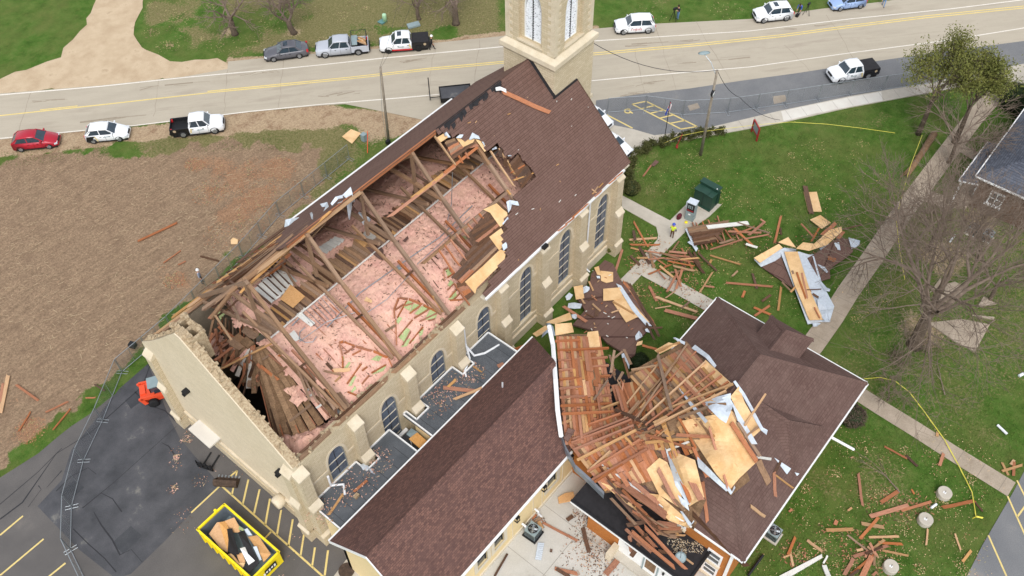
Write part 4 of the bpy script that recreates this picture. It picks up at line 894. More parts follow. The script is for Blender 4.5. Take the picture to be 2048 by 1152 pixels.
for q in ([(540,720),(575,705),(600,745),(570,765)],[(570,780),(600,770),(615,800),(590,815)],[(610,760),(650,770),(655,800),(625,790)],[(525,690),(560,680),(575,700),(540,712)]): fluff('insulation_heap',q,9.0,.3,church,.14)
sheet([G(430,608,10),G(438,604,10),G(450,628,9.6),G(441,640,9.4),G(436,630,9.6)],.03,M['green_batt'],'green_batt',church)

# ------------------------------------------------------------------ torn membrane on the ridge
def rag(pts,mat,par,name='torn_membrane',th=.03,**kw):
 mb = MB(); n = len(pts) // 2; A = [Vector(p) for p in pts[:n]]; B = [Vector(p) for p in pts[n:]]
 off = Vector((0,0,-th)); mb.strip(A,B); mb.strip([a + off for a in B],[b + off for b in A]); mb.strip(A,[a + off for a in A]); mb.strip([b + off for b in B],B)
 return mb.build(name,mat,par,smooth=False)
kA = lambda x,y: (560 + x / 5.2367,340 + y / 5.2367)
ry = lambda x,y,o=0.0: on_plane(*kA(x,y),(0,RY - o,0),(0,1,0))
for P_ in ([(655,260),(740,175),(790,330),(690,290),(760,250),(740,330)],[(690,270),(700,380),(720,515),(760,290),(750,400),(732,515)],[(420,355),(495,335),(470,400),(440,385),(510,380),(455,430)],[(530,350),(580,280),(655,260),(545,370),(610,300),(660,290)],[(600,345),(640,330),(680,300),(620,365),(660,350),(690,320)],[(830,430),(880,480),(935,490),(820,450),(870,510),(910,530)],[(855,545),(900,515),(945,500),(870,570),(920,560),(945,530)],[(310,450),(335,440),(345,470),(320,480),(330,510),(345,515)],[(55,520),(120,505),(200,495),(45,595),(90,580),(150,530)]):
 rag([ry(x,y,RN.uniform(-.1,.4) - .2) for x,y in P_],M['fabric'],roofN)
for q in ([(760,370),(800,300),(850,350),(850,430),(800,420)],): sheet([ry(x,y,.3) for x,y in q],.04,M['roof'],'torn_sheet',roofN)
for P_ in ([(345,85),(365,66),(405,120),(350,110),(370,100),(380,125)],[(462,125),(500,95),(535,95),(470,128),(510,130),(525,120)],[(592,140),(625,75),(690,110),(600,150),(640,130),(702,140)],[(965,770),(1000,750),(1010,770),(985,880),(1010,840),(1020,800)],[(1000,752),(1080,765),(1095,802),(1005,790),(1050,800),(1090,806)],[(925,985),(980,920),(988,930),(930,1000),(970,950),(985,940)],[(820,240),(860,215),(870,225),(825,250),(850,240),(872,235)],[(730,165),(745,180),(750,215),(722,170),(735,190),(742,218)],[(980,305),(1000,300),(1018,303),(983,312),(1002,308),(1015,312)]):
 rag([rs(*k7(x,y),RN.uniform(.05,.35)) for x,y in P_],M['fabric'],roofS)
for P_ in ([(1345,310),(1380,285),(1390,300),(1360,360),(1395,330),(1400,370)],): rag([rs(*k6(x,y),RN.uniform(.05,.3)) for x,y in P_],M['fabric'],roofS)
rag([rs(x,y,.25) for x,y in [(991,175),(1000,173),(1012,178),(992,181),(1002,180),(1013,185)]],M['white'],roofS)
board(rs(998,180,.12),rs(1102,226,.12),'red_wood',.34,.06,None,'board',up=NS,lab='long rust red board lying across the intact brown church roof below the tower')
k11 = lambda x,y: (1060 + x / 4.43,300 + y / 4.43)
for a,b in (((545,345),(592,380)),((560,385),(605,320)),((610,335),(650,290)),((550,390),(580,365))): board(rs(*k11(*a),.1),rs(*k11(*b),.1),'tan_wood',.1,.05,roofS,'torn_fascia')
for a in [(950,270),(600,360),(1000,250)]: pass
for k in range(26):   # pale flecks and chips caught on the roof
 x,s = RN.uniform(33,46.8),RN.uniform(.3,10.5)
 xe = xedge(s,edge_S)
 if xe is None or x < xe + .4 or (s > 7.6 and x > 43.8): continue
 c = slope_pt(x,s,1,.07); board(c,c + Vector((RN.uniform(-.3,.3),RN.uniform(-.1,.1),0)) ,RN.choice(['white_wood','tan_wood']),.05,.03,roofS,'chip',up=NS,jag=False)

# ------------------------------------------------------------------ bell tower
tx0,tx1,ty0,ty1 = 44.2,49.15,33.2,38.1; tcx,tcy = (tx0 + tx1) / 2,(ty0 + ty1) / 2
tower = MB().box((tx0,ty0,0),(tx1,ty1,17.6)).build('tower',M['stone'],church)
cz0 = MB(); e = .23
prof = [(.02,17.45),(.1,17.55),(e,17.72),(e,18.12),(e - .04,18.16),(-.16,18.42),(-.4,18.42),(-.4,17.45)]
ring = [(-1,-1),(1,-1),(1,1),(-1,1)]; hx,hy = (tx1 - tx0) / 2,(ty1 - ty0) / 2
vs = [Vector((tcx + sx * (hx + o),tcy + sy * (hy + o),z)) for o,z in prof for sx,sy in ring]; n = len(prof)
cz0.add(vs,[(i * 4 + k,i * 4 + (k + 1) % 4,((i + 1) % n) * 4 + (k + 1) % 4,((i + 1) % n) * 4 + k) for i in range(n) for k in range(4)]); cz0.build('cornice',M['trim_stone'],tower)
ins_ = .17; ux0,ux1,uy0,uy1 = tx0 + ins_,tx1 - ins_,ty0 + ins_,ty1 - ins_; UT = 25.0
def tface(o,u,nrm,name):
 """one face of the belfry: wall with recessed pointed louvre opening; o corner, u along, nrm outward"""
 o,u,nrm = Vector(o),Vector(u),Vector(nrm); L = u.length; u = u.normalized(); P = lambda a,z,d=0: o + u * a + Vector((0,0,z)) + nrm * d
 c = L / 2; e0 = .004 if abs(nrm.y) > .5 else 0; out = [(e0,18.38),(L - e0,18.38),(L - e0,UT),(e0,UT)]; h1 = pointed(c,2.2,18.75,21.3,23.3,8); h2 = pointed(c,1.62,18.85,21.2,22.9,8)
 wl = MB().poly([P(a,z) for a,z in out],-nrm * .3,holes=[[P(a,z) for a,z in h1]]).build(name,M['stone'],tower)
 MB().poly([P(min(max(a,.32),L - .32),z,-.303) for a,z in out],-nrm * .3,holes=[[P(a,z,-.3) for a,z in h2]]).build('reveal',M['stone'],wl)
 MB().poly([P(a,z,-.5) for a,z in pointed(c,1.62,18.85,21.2,22.9,8)],-nrm * .03).build('backing',M['louvre_back'],wl)
 MB().poly([P(a,z,-.36) for a,z in h2],-nrm * .06,holes=[[P(a,z,-.36) for a,z in pointed(c,1.44,18.95,21.2,22.75,8)]]).build('frame',M['white'],wl)
 MB().obox(P(c,20.6,-.38),u * .04,nrm * .05,Vector((0,0,1.75))).build('mullion',M['black'],wl)
 z = 19.05
 while z < 22.5:
  hw = .7 if z < 21.2 else .7 * (1 - ((z - 21.2) / 1.6) ** 1.8)
  if hw > .1: MB().obox(P(c,z,-.43),u * hw,nrm * .09 + Vector((0,0,-.085)),(nrm * .3 + Vector((0,0,.3))).normalized() * .012).build('slat',M['louvre'],wl)
  z += .2
 MB().obox(P(c,18.72,.0),u * 1.2,nrm * .12,Vector((0,0,.06))).build('sill',M['trim_stone'],wl)
 return wl
t = NT('peeling_white_louvre'); p = t.pos(); f = t.noise(t.mapping(p,(3,3,9)),1.6,5,0.75)
M['louvre'] = t.fin(t.ramp(f,[(0.42,lin((226,228,230))),(0.56,lin((214,216,218))),(0.62,lin((110,110,112)))]),0.7)
M['louvre_back'] = plain('louvre_board',(190,192,194),0.8,var=0.2)
tface((ux0,uy1,0),(0,-(uy1 - uy0),0),(-1,0,0),'belfry_wall'); tface((ux0,uy0,0),(ux1 - ux0,0,0),(0,-1,0),'belfry_wall')
tface((ux1,uy1,0),(-(ux1 - ux0),0,0),(0,1,0),'belfry_wall'); tface((ux1,uy0,0),(0,uy1 - uy0,0),(1,0,0),'belfry_wall')
mb = MB(); mb.poly([(ux0 - .3,uy0 - .3,UT),(ux1 + .3,uy0 - .3,UT),(ux1 + .3,uy1 + .3,UT),(ux0 - .3,uy1 + .3,UT)],(0,0,.35)); mb.add([(ux0 - .2,uy0 - .2,UT + .35),(ux1 + .2,uy0 - .2,UT + .35),(ux1 + .2,uy1 + .2,UT + .35),(ux0 - .2,uy1 + .2,UT + .35),(tcx,tcy,UT + 3.2)],[(0,1,4),(1,2,4),(2,3,4),(3,0,4)]); mb.build('tower_roof',M['roof_g'],tower)
z = 18.5; k = 0
while z < UT - .3:
 for sx,sy in ring:
  la,lb = (.62,.36) if k % 2 else (.36,.62); x = ux0 if sx < 0 else ux1; y = uy0 if sy < 0 else uy1
  MB().box((x + sx * .045,y + sy * .045,z + .012),(x - sx * la,y - sy * lb,z + .29)).build('quoin',M['quoin' if 'quoin' in M else 'trim_stone'],tower)
 z += .3; k += 1
mb = MB(); mb.poly([slope_pt(44.12,7.9,1,.05),slope_pt(44.12,LEN,1,.05),slope_pt(44.2,LEN,1,.3),slope_pt(44.2,7.9,1,.3)],(.03,0,0)); mb.beam((44.1,33.12,15.08),(47.05,33.12,15.08),.12,.12); mb.build('flashing',M['felt'],tower)
for c in ((52.2,36.5),):
 MB().box((51.6,35.7,0),(53,37.2,8.3)).build('stair_turret',M['stone'],tower); MB().poly([(51.5,35.6,8.3),(53.1,35.6,8.3),(53.1,37.3,8.3),(51.5,37.3,8.3)],(0,0,.3)).build('turret_cap',M['trim_stone'],tower)
MB().box((49.1,34.2,0),(51.6,37.2,7.5)).build('turret_link',M['stone'],tower)
# ================================================================== parish hall (long annex)
AX0,AX1,AYS,AYN,AEZ,ARZ = 10.95,31.4,17.0,24.95,4.8,8.3; AM = (AYS + AYN) / 2
hall = thing('parish_hall','long low parish hall with blended brown shingle roof beside the church','hall',(21,21,0))
xe_s = lambda f: 25.8 + 3.15 * f
xe_n = lambda f: 31.6 - 2.65 * f
def hall_s(x,f,o=0.0): return Vector((x,AYS + (AM - AYS) * f,AEZ + (ARZ - AEZ) * f + o))
def hall_n(x,f,o=0.0): return Vector((x,AYN + (AM - AYN) * f,AEZ + (ARZ - AEZ) * f + o))
wins = [(16.9,1.0,1.55),(18.6,1.0,1.55),(24.3,1.1,1.6),(13.5,1.0,1.55)]
hs_ = [[(x - w_ / 2,1.5),(x + w_ / 2,1.5),(x + w_ / 2,1.5 + h),(x - w_ / 2,1.5 + h)] for x,w_,h in wins]
hw = MB().poly(S3([(11.5,0),(31,0),(31,AEZ - .05),(11.5,AEZ - .05)],17.42),(0,.3,0),holes=[S3(h,17.42) for h in hs_]).build('south_wall',M['cream'],hall)
MB().box((11.5,24.4,0),(31,24.7,AEZ - .05)).build('north_wall',M['cream'],hall)
MB().poly(W3([(17.42,0),(24.7,0),(24.7,AEZ - .1),(AM,ARZ - .2),(17.42,AEZ - .1)],11.5),(.3,0,0)).build('gable_wall',M['cream'],hall)
for (x,w_,h) in wins:
 wn = MB().box((x - w_ / 2,17.55,1.5),(x + w_ / 2,17.58,1.5 + h)).build('window',M['glass'],hall)
 MB().poly(S3([(x - w_ / 2 - .3,1.25),(x + w_ / 2 + .3,1.25),(x + w_ / 2 + .3,1.8 + h),(x - w_ / 2 - .3,1.8 + h)],17.36),(0,.08,0),holes=[S3([(x - w_ / 2,1.5),(x + w_ / 2,1.5),(x + w_ / 2,1.5 + h),(x - w_ / 2,1.5 + h)],17.36)]).build('surround',M['beige_trim'],wn)
 MB().box((x - w_ / 2,17.5,1.5 + h / 2 - .04),(x + w_ / 2,17.56,1.5 + h / 2 + .04)).box((x - w_ / 2,17.5,1.5),(x - w_ / 2 + .07,17.56,1.5 + h)).box((x + w_ / 2 - .07,17.5,1.5),(x + w_ / 2,17.56,1.5 + h)).build('sash',M['black'],wn)
for x in (15.3,20.0,22.2,23.2,25.5,27.0): MB().box((x - .02,17.38,.1),(x + .02,17.43,AEZ - .1)).build('wall_joint',M['beige_trim'],hall)
MB().box((11.5,17.34,0),(31,17.42,.35)).build('base_course',M['beige_trim'],hall)
for x in (20.3,23.2,26.2):
 l = MB().box((x - .16,17.1,3.2),(x + .16,17.36,3.3)).box((x - .16,17.1,2.72),(x + .16,17.36,2.8)).beam((x - .13,17.13,2.8),(x - .13,17.13,3.2),.04,.04).beam((x + .13,17.13,2.8),(x + .13,17.13,3.2),.04,.04).box((x - .05,17.36,2.8),(x + .05,17.42,3.3)).build('wall_lantern',M['black'],hall)
 MB().box((x - .1,17.15,2.8),(x + .1,17.35,3.2)).build('lantern_glass',M['cream'],l)
for x in (21.0,22.4): MB().tube([(x,17.4,.9),(x,17.1,.9),(x,17.05,.55),(x + .1,16.9,.25)],.08,8).build('vent_pipe',M['pipe'],hall)
for side,fn in ((1,hall_s),(-1,hall_n)):
 xe = xe_s if side > 0 else xe_n; q = [fn(AX0,0),fn(xe(0),0),fn(xe(1),1),fn(AX0,1)]; n = (q[1] - q[0]).cross(q[3] - q[0]).normalized(); n = n if n.z > 0 else -n
 sl_ = MB().poly(q,-n * .14).build('roof_slope',M['roof_a'],hall)
 nc = 17                                           # every second course stands proud
 for k in range(nc):
  f0,f1 = k / nc,(k + 1.1) / nc
  a,b,c,d = fn(AX0,f0,.04),fn(xe(f0),f0,.04),fn(xe(min(1,f1)),min(1,f1),.012),fn(AX0,min(1,f1),.012)
  MB().poly([a,b,c,d],-n * .02).build('shingle_course',M['roof_a'],sl_)
 y = AYS if side > 0 else AYN; o = -.07 * side
 MB().box((AX0 - .02,min(y,y + o * 2),AEZ - .16),(xe(0),max(y,y + o * 2),AEZ - .02)).build('gutter',M['white'],hall)
 MB().poly([fn(AX0 - .06,0,.03),fn(AX0 - .06,1,.03),fn(AX0 - .06,1,-.25),fn(AX0 - .06,0,-.25)],(.06,0,0)).build('rake_board',M['white'],hall)
x = AX0 + .1
rc = MB().box((AX0 + .05,AM - .06,ARZ + .0),(28.9,AM + .06,ARZ + .05)).build('ridge',M['roof_a'],hall)
while x < 28.7:
 mb = MB();
 for fn in (hall_s,hall_n): mb.poly([fn(x,.955,.075),fn(x + .2,.955,.06),fn(x + .2,1,.09),fn(x,1,.11)],(0,0,-.03))
 mb.build('ridge_shingle',M['roof_a'],rc); x += .205
MB().lathe([(.06,0),(.06,.55),(.045,.56),(.045,.0)],(26.0,23.2,6.4),10).build('vent_pipe',M['pipe'],hall)
MB().box((11.2,17.5,0),(11.5,19.2,3.0)).build('corner_pier',M['cream'],hall)

# flat mineral-felt roofs between church and hall
link = thing('flat_roof_link','grey flat roofed link squeezed between church wall and hall roof','link building',(20,26.4,0))
FZ = 4.3
def flat_sec(x0,x1,z,notch):
 pts = [(x0,25.0),(x1,25.0)]
 xs = sorted([b for b in BXS if x0 < b < x1],reverse=True); pts.append((x1,27.93))
 for b in xs: pts += [(b + .62,27.93),(b + .62,26.9),(b - .62,26.9),(b - .62,27.93)]
 pts.append((x0,27.93)); P = [Vector((a,b,z)) for a,b in pts]
 r_ = MB().poly(P,(0,0,-.3)).build('flat_roof',M['gravelroof'],link)
 MB().poly([Vector((a,b,0)) for a,b in [(x0 + .02,25.0),(x1 - .02,25.0),(x1 - .02,26.85),(x0 + .02,26.85)]],(0,0,z - .32)).build('wall',M['cream'],link)
 mb = MB()
 for p,q in zip(P[1:],P[2:] + P[:1]):
  d = (q - p).normalized(); mb.beam(p + Vector((0,0,.05)) - d * .0,q + Vector((0,0,.05)),.09,.14)
 mb.build('coping',M['white'],link)
 for k in range(int((x1 - x0) / 1.0)):
  xx = x0 + (k + .5) * 1.0; MB().box((xx - .01,25.1,z + .002),(xx + .01,26.8,z + .012)).build('seam',M['felt'],r_)
 return r_
fr1 = flat_sec(12.05,19.3,FZ,0); fr2 = flat_sec(20.75,29.9,FZ + .25,0)
MB().box((19.3,25.0,2.2),(20.75,27.9,2.3)).build('lower_roof',M['gravelroof'],link)
MB().box((19.3,27.7,2.6),(20.75,27.95,2.75)).build('coping',M['white'],link)
tb = thing('tilted_panel','tan plywood panel on legs in the open gap of the grey flat roof','panel',(20.1,25.9,2.3))
sheet([(19.75,25.2,3.9),(20.55,25.2,3.7),(20.55,26.5,3.9),(19.75,26.5,4.1)],.06,M['osb'],'panel',tb)
MB().beam((19.8,25.3,2.3),(19.8,25.3,3.9),.06,.06).beam((19.8,26.4,2.3),(19.8,26.4,4.05),.06,.06).build('leg',M['white'],tb)
sheet([(20.0,26.55,3.75),(20.65,26.5,3.8),(20.65,27.2,3.6),(20.05,27.1,3.7)],.04,M['cab_grey'],'membrane',tb)
for (a,b,wd,w2,z,lab) in (((655,1033),(689,984),'tan_wood',.16,FZ,'long thin brown board on the grey flat roof by the elbowed downpipe'),((707,984),(735,960),'red_wood',.18,FZ,'short brown board on the grey flat roof near the white crumpled sheet'),((885,775),(960,783),'red_wood',.3,FZ + .25,'thick red brown timber lying across the grey flat roof to the hall eave'),((905,800),(965,775),'tan_wood',.2,FZ + .4,'pale board crossing the red brown timber on the grey flat roof'),((945,732),(965,745),'tan_wood',.1,FZ + .25,'little tan stick on the grey flat roof below the long curved downpipe'),((895,775),(912,758),'tan_wood',.2,FZ + .3,'short tan board against the white coping of the grey flat roof'),((995,733),(1008,727),'red_wood',.3,FZ + .3,'stubby red brown block at the end of the grey flat roof'),((990,712),(1048,692),'red_wood',.24,3.0,'reddish board wedged between church wall and hall eave')):
 board(G(*a,z + .05),G(*b,z + .08),wd,w2,.06,None,'board',lab=lab)
tag(rag([G(x,y,FZ + RN.uniform(.05,.25)) for x,y in [(720,930),(730,925),(742,945),(726,940),(742,938),(750,948)]],M['fabric'],None,'crumpled_sheet',.04),'crumpled white sheet on the grey flat roof by a church buttress','sheet')
tag(put(bpy.data.objects.new('rubble_stone',stones[1]),None,Matrix.Translation(G(713,992,FZ + .12)) @ Matrix.Diagonal((.4,.3,.3,1))),'pale round stone sitting on the grey flat roof','stone')
def chips(name,centres,n,mats,sc_,zf,parent=None,seed=1,par=None):
 """countless small bits as one object"""
 r = random.Random(seed); mb = MB()
 for k in range(n):
  px,py,rad = r.choice(centres); a = r.uniform(0,6.283); d = rad * math.sqrt(r.random()); p = zf(px,py) if callable(zf) else G(px,py,zf)
  c = p + Vector((d * math.cos(a),d * math.sin(a),r.uniform(.01,.05))); L = r.uniform(.4,1.6) * sc_; w2 = r.uniform(.25,.6) * sc_; b = r.uniform(0,6.283)
  u = Vector((math.cos(b),math.sin(b),r.uniform(-.15,.15))) * L / 2; v = Vector((-math.sin(b),math.cos(b),r.uniform(-.3,.3))) * w2 / 2
  mb.add([c - u - v,c + u - v,c + u + v * r.uniform(.3,1),c - u + v],[(0,1,2,3)],r.randrange(len(mats)))
 o = mb.build(name,[M[q] for q in mats],par,fix=False); return tag(o,kind='stuff')
chips('roof_debris',[(640,1030,1.0),(680,990,1.2),(720,960,1.3),(760,920,1.0),(870,810,1.2),(910,770,1.2),(945,745,1.0),(890,790,1.0)],650,['red_wood','tan_wood','rubble','pink','pink'],.1,FZ + .27)

# ================================================================== rectory
RX0,RX1,RY0,RY1,REZ,RSL = 26.05,42.85,3.95,16.1,5.5,0.773; RH = (RY1 - RY0) / 2; RTOP = REZ + RSL * RH; RM = (RY0 + RY1) / 2
rect = thing('rectory','orange brick rectory with brown hip roof partly buried under torn roof wreckage','house',(34.5,10,0))
def rect_z(x,y): return REZ + RSL * max(-.5,min(x - RX0,RX1 - x,y - RY0,RY1 - y))
MB().box((RX0 + .32,RY0 + .6,0),(RX1 - .6,RY1 - .6,REZ - .12)).build('wall',M['brick_o'],rect)
c_ = [Vector((RX0,RY0,REZ)),Vector((RX1,RY0,REZ)),Vector((RX1,RY1,REZ)),Vector((RX0,RY1,REZ))]; ra,rb = Vector((RX0 + RH,RM,RTOP)),Vector((RX1 - RH,RM,RTOP))
for nm,q in (('s',[c_[0],c_[1],rb,ra]),('e',[c_[1],c_[2],rb]),('n',[c_[2],c_[3],ra,rb]),('w',[c_[3],c_[0],ra])):
 n = (q[1] - q[0]).cross(q[2] - q[0]).normalized(); slp = MB().poly(q,-n * .12).build('roof_slope',M['roof_r'],rect)
 e = q[1] - q[0]; top = q[2] if len(q) == 3 else None; nc = 20
 for k in range(nc):
  f0,f1 = k / nc,min(1,(k + 1.15) / nc)
  a = lambda f: q[0].lerp(q[3] if len(q) == 4 else q[2],f); b = lambda f: q[1].lerp(q[2],f)
  MB().poly([a(f0) + n * .045,b(f0) + n * .045,b(f1) + n * .012,a(f1) + n * .012],-n * .02).build('shingle_course',M['roof_r'],slp)
def cap_line(p,q,nm='hip_cap',par=None,w_=.38):
 p,q = Vector(p),Vector(q); n = max(1,int((q - p).length / .5)); mb = MB()
 for k in range(n):
  a,b = p.lerp(q,k / n),p.lerp(q,(k + 1.1) / n); d = (b - a).normalized(); s = d.cross(Vector((0,0,1))).normalized() * w_ / 2
  l = .13
  mb.add([a + s + Vector((0,0,-.04)),a + Vector((0,0,l)),a - s + Vector((0,0,-.04)),b + s + Vector((0,0,-.06)),b + Vector((0,0,l - .03)),b - s + Vector((0,0,-.06))],[(0,1,4,3),(1,2,5,4),(0,2,1),(3,4,5)])
 return mb.build(nm,M['roof_r'],par or rect)
for p,q in ((c_[0],ra),(c_[1],rb),(c_[2],rb),(c_[3],ra),(ra,rb)): cap_line(p,q)
mb = MB()
for p,q,o in ((c_[0],c_[1],(0,-.08)),(c_[1],c_[2],(.08,0)),(c_[2],c_[3],(0,.08)),(c_[3],c_[0],(-.08,0))):
 d = Vector((o[0],o[1],-.05)); mb.beam(p + d,q + d,.1,.12)
mb.build('gutter',M['white'],rect)
# cross hip over the north-east porch
NEP = lambda px,py: on_plane(px,py,(RX1,0,REZ),(RSL,0,1))
q1 = NEP(1600,718); q2 = NEP(1541,700); ze = q1.z + .05; zt = q2.z + .1; A_ = G(1627,679,ze); B2 = G(1542,632,ze); xf = (A_.x + B2.x) / 2; A_.x = B2.x = xf; ya,yb = A_.y,B2.y; ym = (ya + yb) / 2; pk = G(1569,660,zt); pk.y = ym; bk = Vector((RX1 - (zt - REZ) / RSL,ym,zt)); A0 = Vector((RX1 - (ze - REZ) / RSL,ya,ze)); B0 = Vector((RX1 - (ze - REZ) / RSL,yb,ze))
porch = MB().poly([A_,B2,pk],(0,0,-.12)).poly([A0,A_,pk,bk],(0,0,-.12)).poly([B2,B0,bk,pk],(0,0,-.12)).build('porch_roof',M['roof_r'],rect)
for p,q in ((A_,pk),(B2,pk),(pk,bk)): cap_line(p,q,'hip_cap',porch)
MB().box((RX1 - .7,ya + .5,0),(xf - .4,yb - .4,ze - .14)).build('porch_wall',M['brick_o'],rect)
# low hip bump on the south-east slope
def rsl(px,py,o=0.0): return on_plane(px,py,(0,RY0,REZ + o),(0,-RSL,1))
Bk,C1,C2 = rsl(1521,805,.03),rsl(1648,855,.03),rsl(1587,938,.03); Pk = rsl(1577,842,.75)
hp = MB().add([Bk,Pk,C1,C2],[(0,2,1),(0,1,3),(1,2,3)]).build('roof_bump',M['roof_r'],rect)
for p,q in ((Bk,Pk),(Pk,C1),(Pk,C2)): cap_line(p,q,'hip_cap',hp)
MB().lathe([(.1,0),(.1,.35),(.13,.4),(.01,.42)],G(1438,672,6.8),10).build('vent_pipe',M['black'],rect)
def rwin(y,z,w_,h,blind=True):
 x = RX0 + .32; o = MB().box((x - .04,y - w_ / 2,z),(x - .01,y + w_ / 2,z + h)).build('window',M['glass'],rect)
 MB().poly(W3([(y - w_ / 2 - .14,z - .14),(y + w_ / 2 + .14,z - .14),(y + w_ / 2 + .14,z + h + .14),(y - w_ / 2 - .14,z + h + .14)],x - .1),(.12,0,0),holes=[W3([(y - w_ / 2,z),(y + w_ / 2,z),(y + w_ / 2,z + h),(y - w_ / 2,z + h)],x - .1)]).build('frame',M['white'],o)
 MB().box((x - .09,y - w_ / 2,z + h * .5 - .03),(x - .03,y + w_ / 2,z + h * .5 + .03)).build('sash',M['white'],o)
 MB().box((x - .25,y - w_ / 2 - .2,z - .2),(x - .02,y + w_ / 2 + .2,z - .12)).build('sill',M['trim_stone'],o)
rwin(8.6,4.0,.8,.9); rwin(5.75,2.3,.8,1.2); rwin(5.75,.5,.8,1.1)
MB().box((RX0 + .2,4.6,0),(RX0 + .32,4.8,REZ - .15)).build('downpipe',M['white'],rect)
MB().tube([(33.8,3.8,5.3),(33.9,3.2,5.0),(34.3,.9,4.4)],.07,6).build('loose_gutter',M['white'],rect) if False else None
# flat-roofed back room with the white door wall
back = thing('flat_roof_room','black flat roofed back room with white wall attached to the orange brick rectory','extension',(25,10,0))
MB().box((23.95,6.35,0),(26.6,14.0,3.1)).build('wall',M['brick_o'],back)
wf = MB().poly(W3([(6.6,.1),(11.4,.1),(11.4,2.95),(6.6,2.95)],23.88),(.06,0,0)).build('door_wall',M['white'],back)
rf = MB().box((23.55,6.15,3.1),(26.64,15.2,3.3)).build('flat_roof',M['felt'],back)
mb = MB(); mb.beam((23.5,6.1,3.32),(23.5,15.2,3.32),.14,.24); mb.beam((23.5,6.1,3.32),(26.6,6.1,3.32),.14,.24); mb.build('roof_edge',M['black'],back)
MB().beam((23.42,6.0,3.2),(23.42,15.2,3.2),.05,.18).build('drip_edge',M['white'],back)
dr = MB().box((23.83,8.3,.1),(23.88,9.3,2.25)).build('door',M['white'],back)
MB().box((23.78,8.42,.9),(23.84,9.18,2.15)).build('door_glass',M['brownlath'],dr); MB().box((23.8,8.2,.1),(23.86,8.3,2.35)).box((23.8,9.3,.1),(23.86,9.4,2.35)).box((23.8,8.3,2.25),(23.86,9.3,2.35)).build('frame',M['cab_grey'],dr)
wv = MB().box((23.82,10.2,2.0),(23.88,10.9,2.5)).build('window',M['glass'],back); MB().poly(W3([(10.1,1.9),(11,1.9),(11,2.6),(10.1,2.6)],23.8),(.07,0,0),holes=[W3([(10.2,2.0),(10.9,2.0),(10.9,2.5),(10.2,2.5)],23.8)]).build('frame',M['white'],wv)
l = MB().lathe([(.05,0),(.09,.1),(.09,.25),(.03,.3)],(23.75,7.8,1.7),8).build('porch_light',M['black'],back)
MB().box((22.9,11.3,0),(23.9,11.7,1.0)).build('garden_wall',M['trim_stone'],back); MB().box((23.3,6.5,0),(23.9,11.3,.3)).build('step',M['conc'],back)
con_ = thing('connecting_wing','low brick wing hidden beneath the overturned roof between hall and rectory','wing',(30,17,0))
MB().box((26.7,14.0,0),(33.5,22.5,3.6)).build('wall',M['brick_o'],con_); MB().box((26.4,13.8,3.6),(33.8,22.8,3.75)).build('roof',M['felt'],con_)
dish = thing('satellite_dish','white oval satellite dish on the black flat roof','satellite dish',(24.6,7.3,3.3))
dm = Matrix.Translation((24.6,7.3,3.75)) @ Matrix.Rotation(.6,4,'Z') @ Matrix.Rotation(-.5,4,'Y')
MB().lathe([(.01,-.08),(.2,-.06),(.36,0),(.37,.01),(.2,-.04),(.01,-.06)],n=20).build('reflector',M['cab_grey'],dish,True,dm)
MB().tube([(24.6,7.3,3.3),(24.6,7.3,3.75)],.03,6).tube([(24.6,7.3,3.7),(25.0,7.5,4.1)],.02,5).box((24.45,7.15,3.3),(24.75,7.45,3.34)).build('mast',M['metal'],dish)
def ac_unit(c,rz,lab,wide=.86,h=.85):
 t_ = thing('air_conditioner',lab,'air conditioner',c,rz,None); m = Matrix.Translation(c) @ Matrix.Rotation(rz,4,'Z')
 mb = MB(); a = wide / 2; mb.box((-a,-a,.1),(a,a,h)); mb.build('casing',M['cab_grey'],t_,m=m)
 mb = MB();
 for k in range(9):
  y = -a + .06 + k * (wide - .12) / 8
  for s in (-1,1): mb.box((s * (a + .004) - .006,y - .03,.16),(s * (a + .004) + .006,y + .03,h - .1)); mb.box((y - .03,s * (a + .004) - .006,.16),(y + .03,s * (a + .004) + .006,h - .1))
 mb.build('louvre',M['black'],t_,m=m)
 MB().lathe([(.01,h + .006),(.36,h + .006),(.36,h + .01),(.01,h + .01)],n=18).build('fan_well',M['black'],t_,m=m)
 mb = MB()
 for k in range(4): an = k * math.pi / 2 + .4; mb.obox(Vector((.16 * math.cos(an),.16 * math.sin(an),h + .03)),Vector((math.cos(an),math.sin(an),0)) * .15,Vector((-math.sin(an),math.cos(an),.4)) * .06,(0,0,.005))
 mb.lathe([(.01,0),(.08,0),(.08,.05),(.01,.06)],(0,0,h + .01),10); mb.build('fan',M['metal'],t_,m=m)
 mb = MB()
 for r_ in (.12,.24,.37): mb.tube([(r_ * math.cos(i * .449),r_ * math.sin(i * .449),h + .06) for i in range(15)],.008,4,cap=False)
 for i in range(6): mb.beam((0,0,h + .06),(.38 * math.cos(i * 1.047),.38 * math.sin(i * 1.047),h + .06),.014,.012)
 mb.build('guard',M['metal'],t_,m=m)
 MB().box((-a - .12,-a - .12,0),(a + .12,a + .12,.1)).build('pad',M['black'] if 'patio' in lab else M['conc'],t_,m=m); return t_
ac_unit(G(1066,1068,.02),.05,'square grey air conditioner on the patio by the cream hall wall')
ac_unit(G(1545,1072),.0,'grey air conditioner beside the rectory eave on the grass',.8)
ac_unit(G(1943,466),.0,'air conditioner by the dark brick house, farther from the frame edge',.8); ac_unit(G(1972,478),.0,'air conditioner by the dark brick house, next to the white pipe',.8)

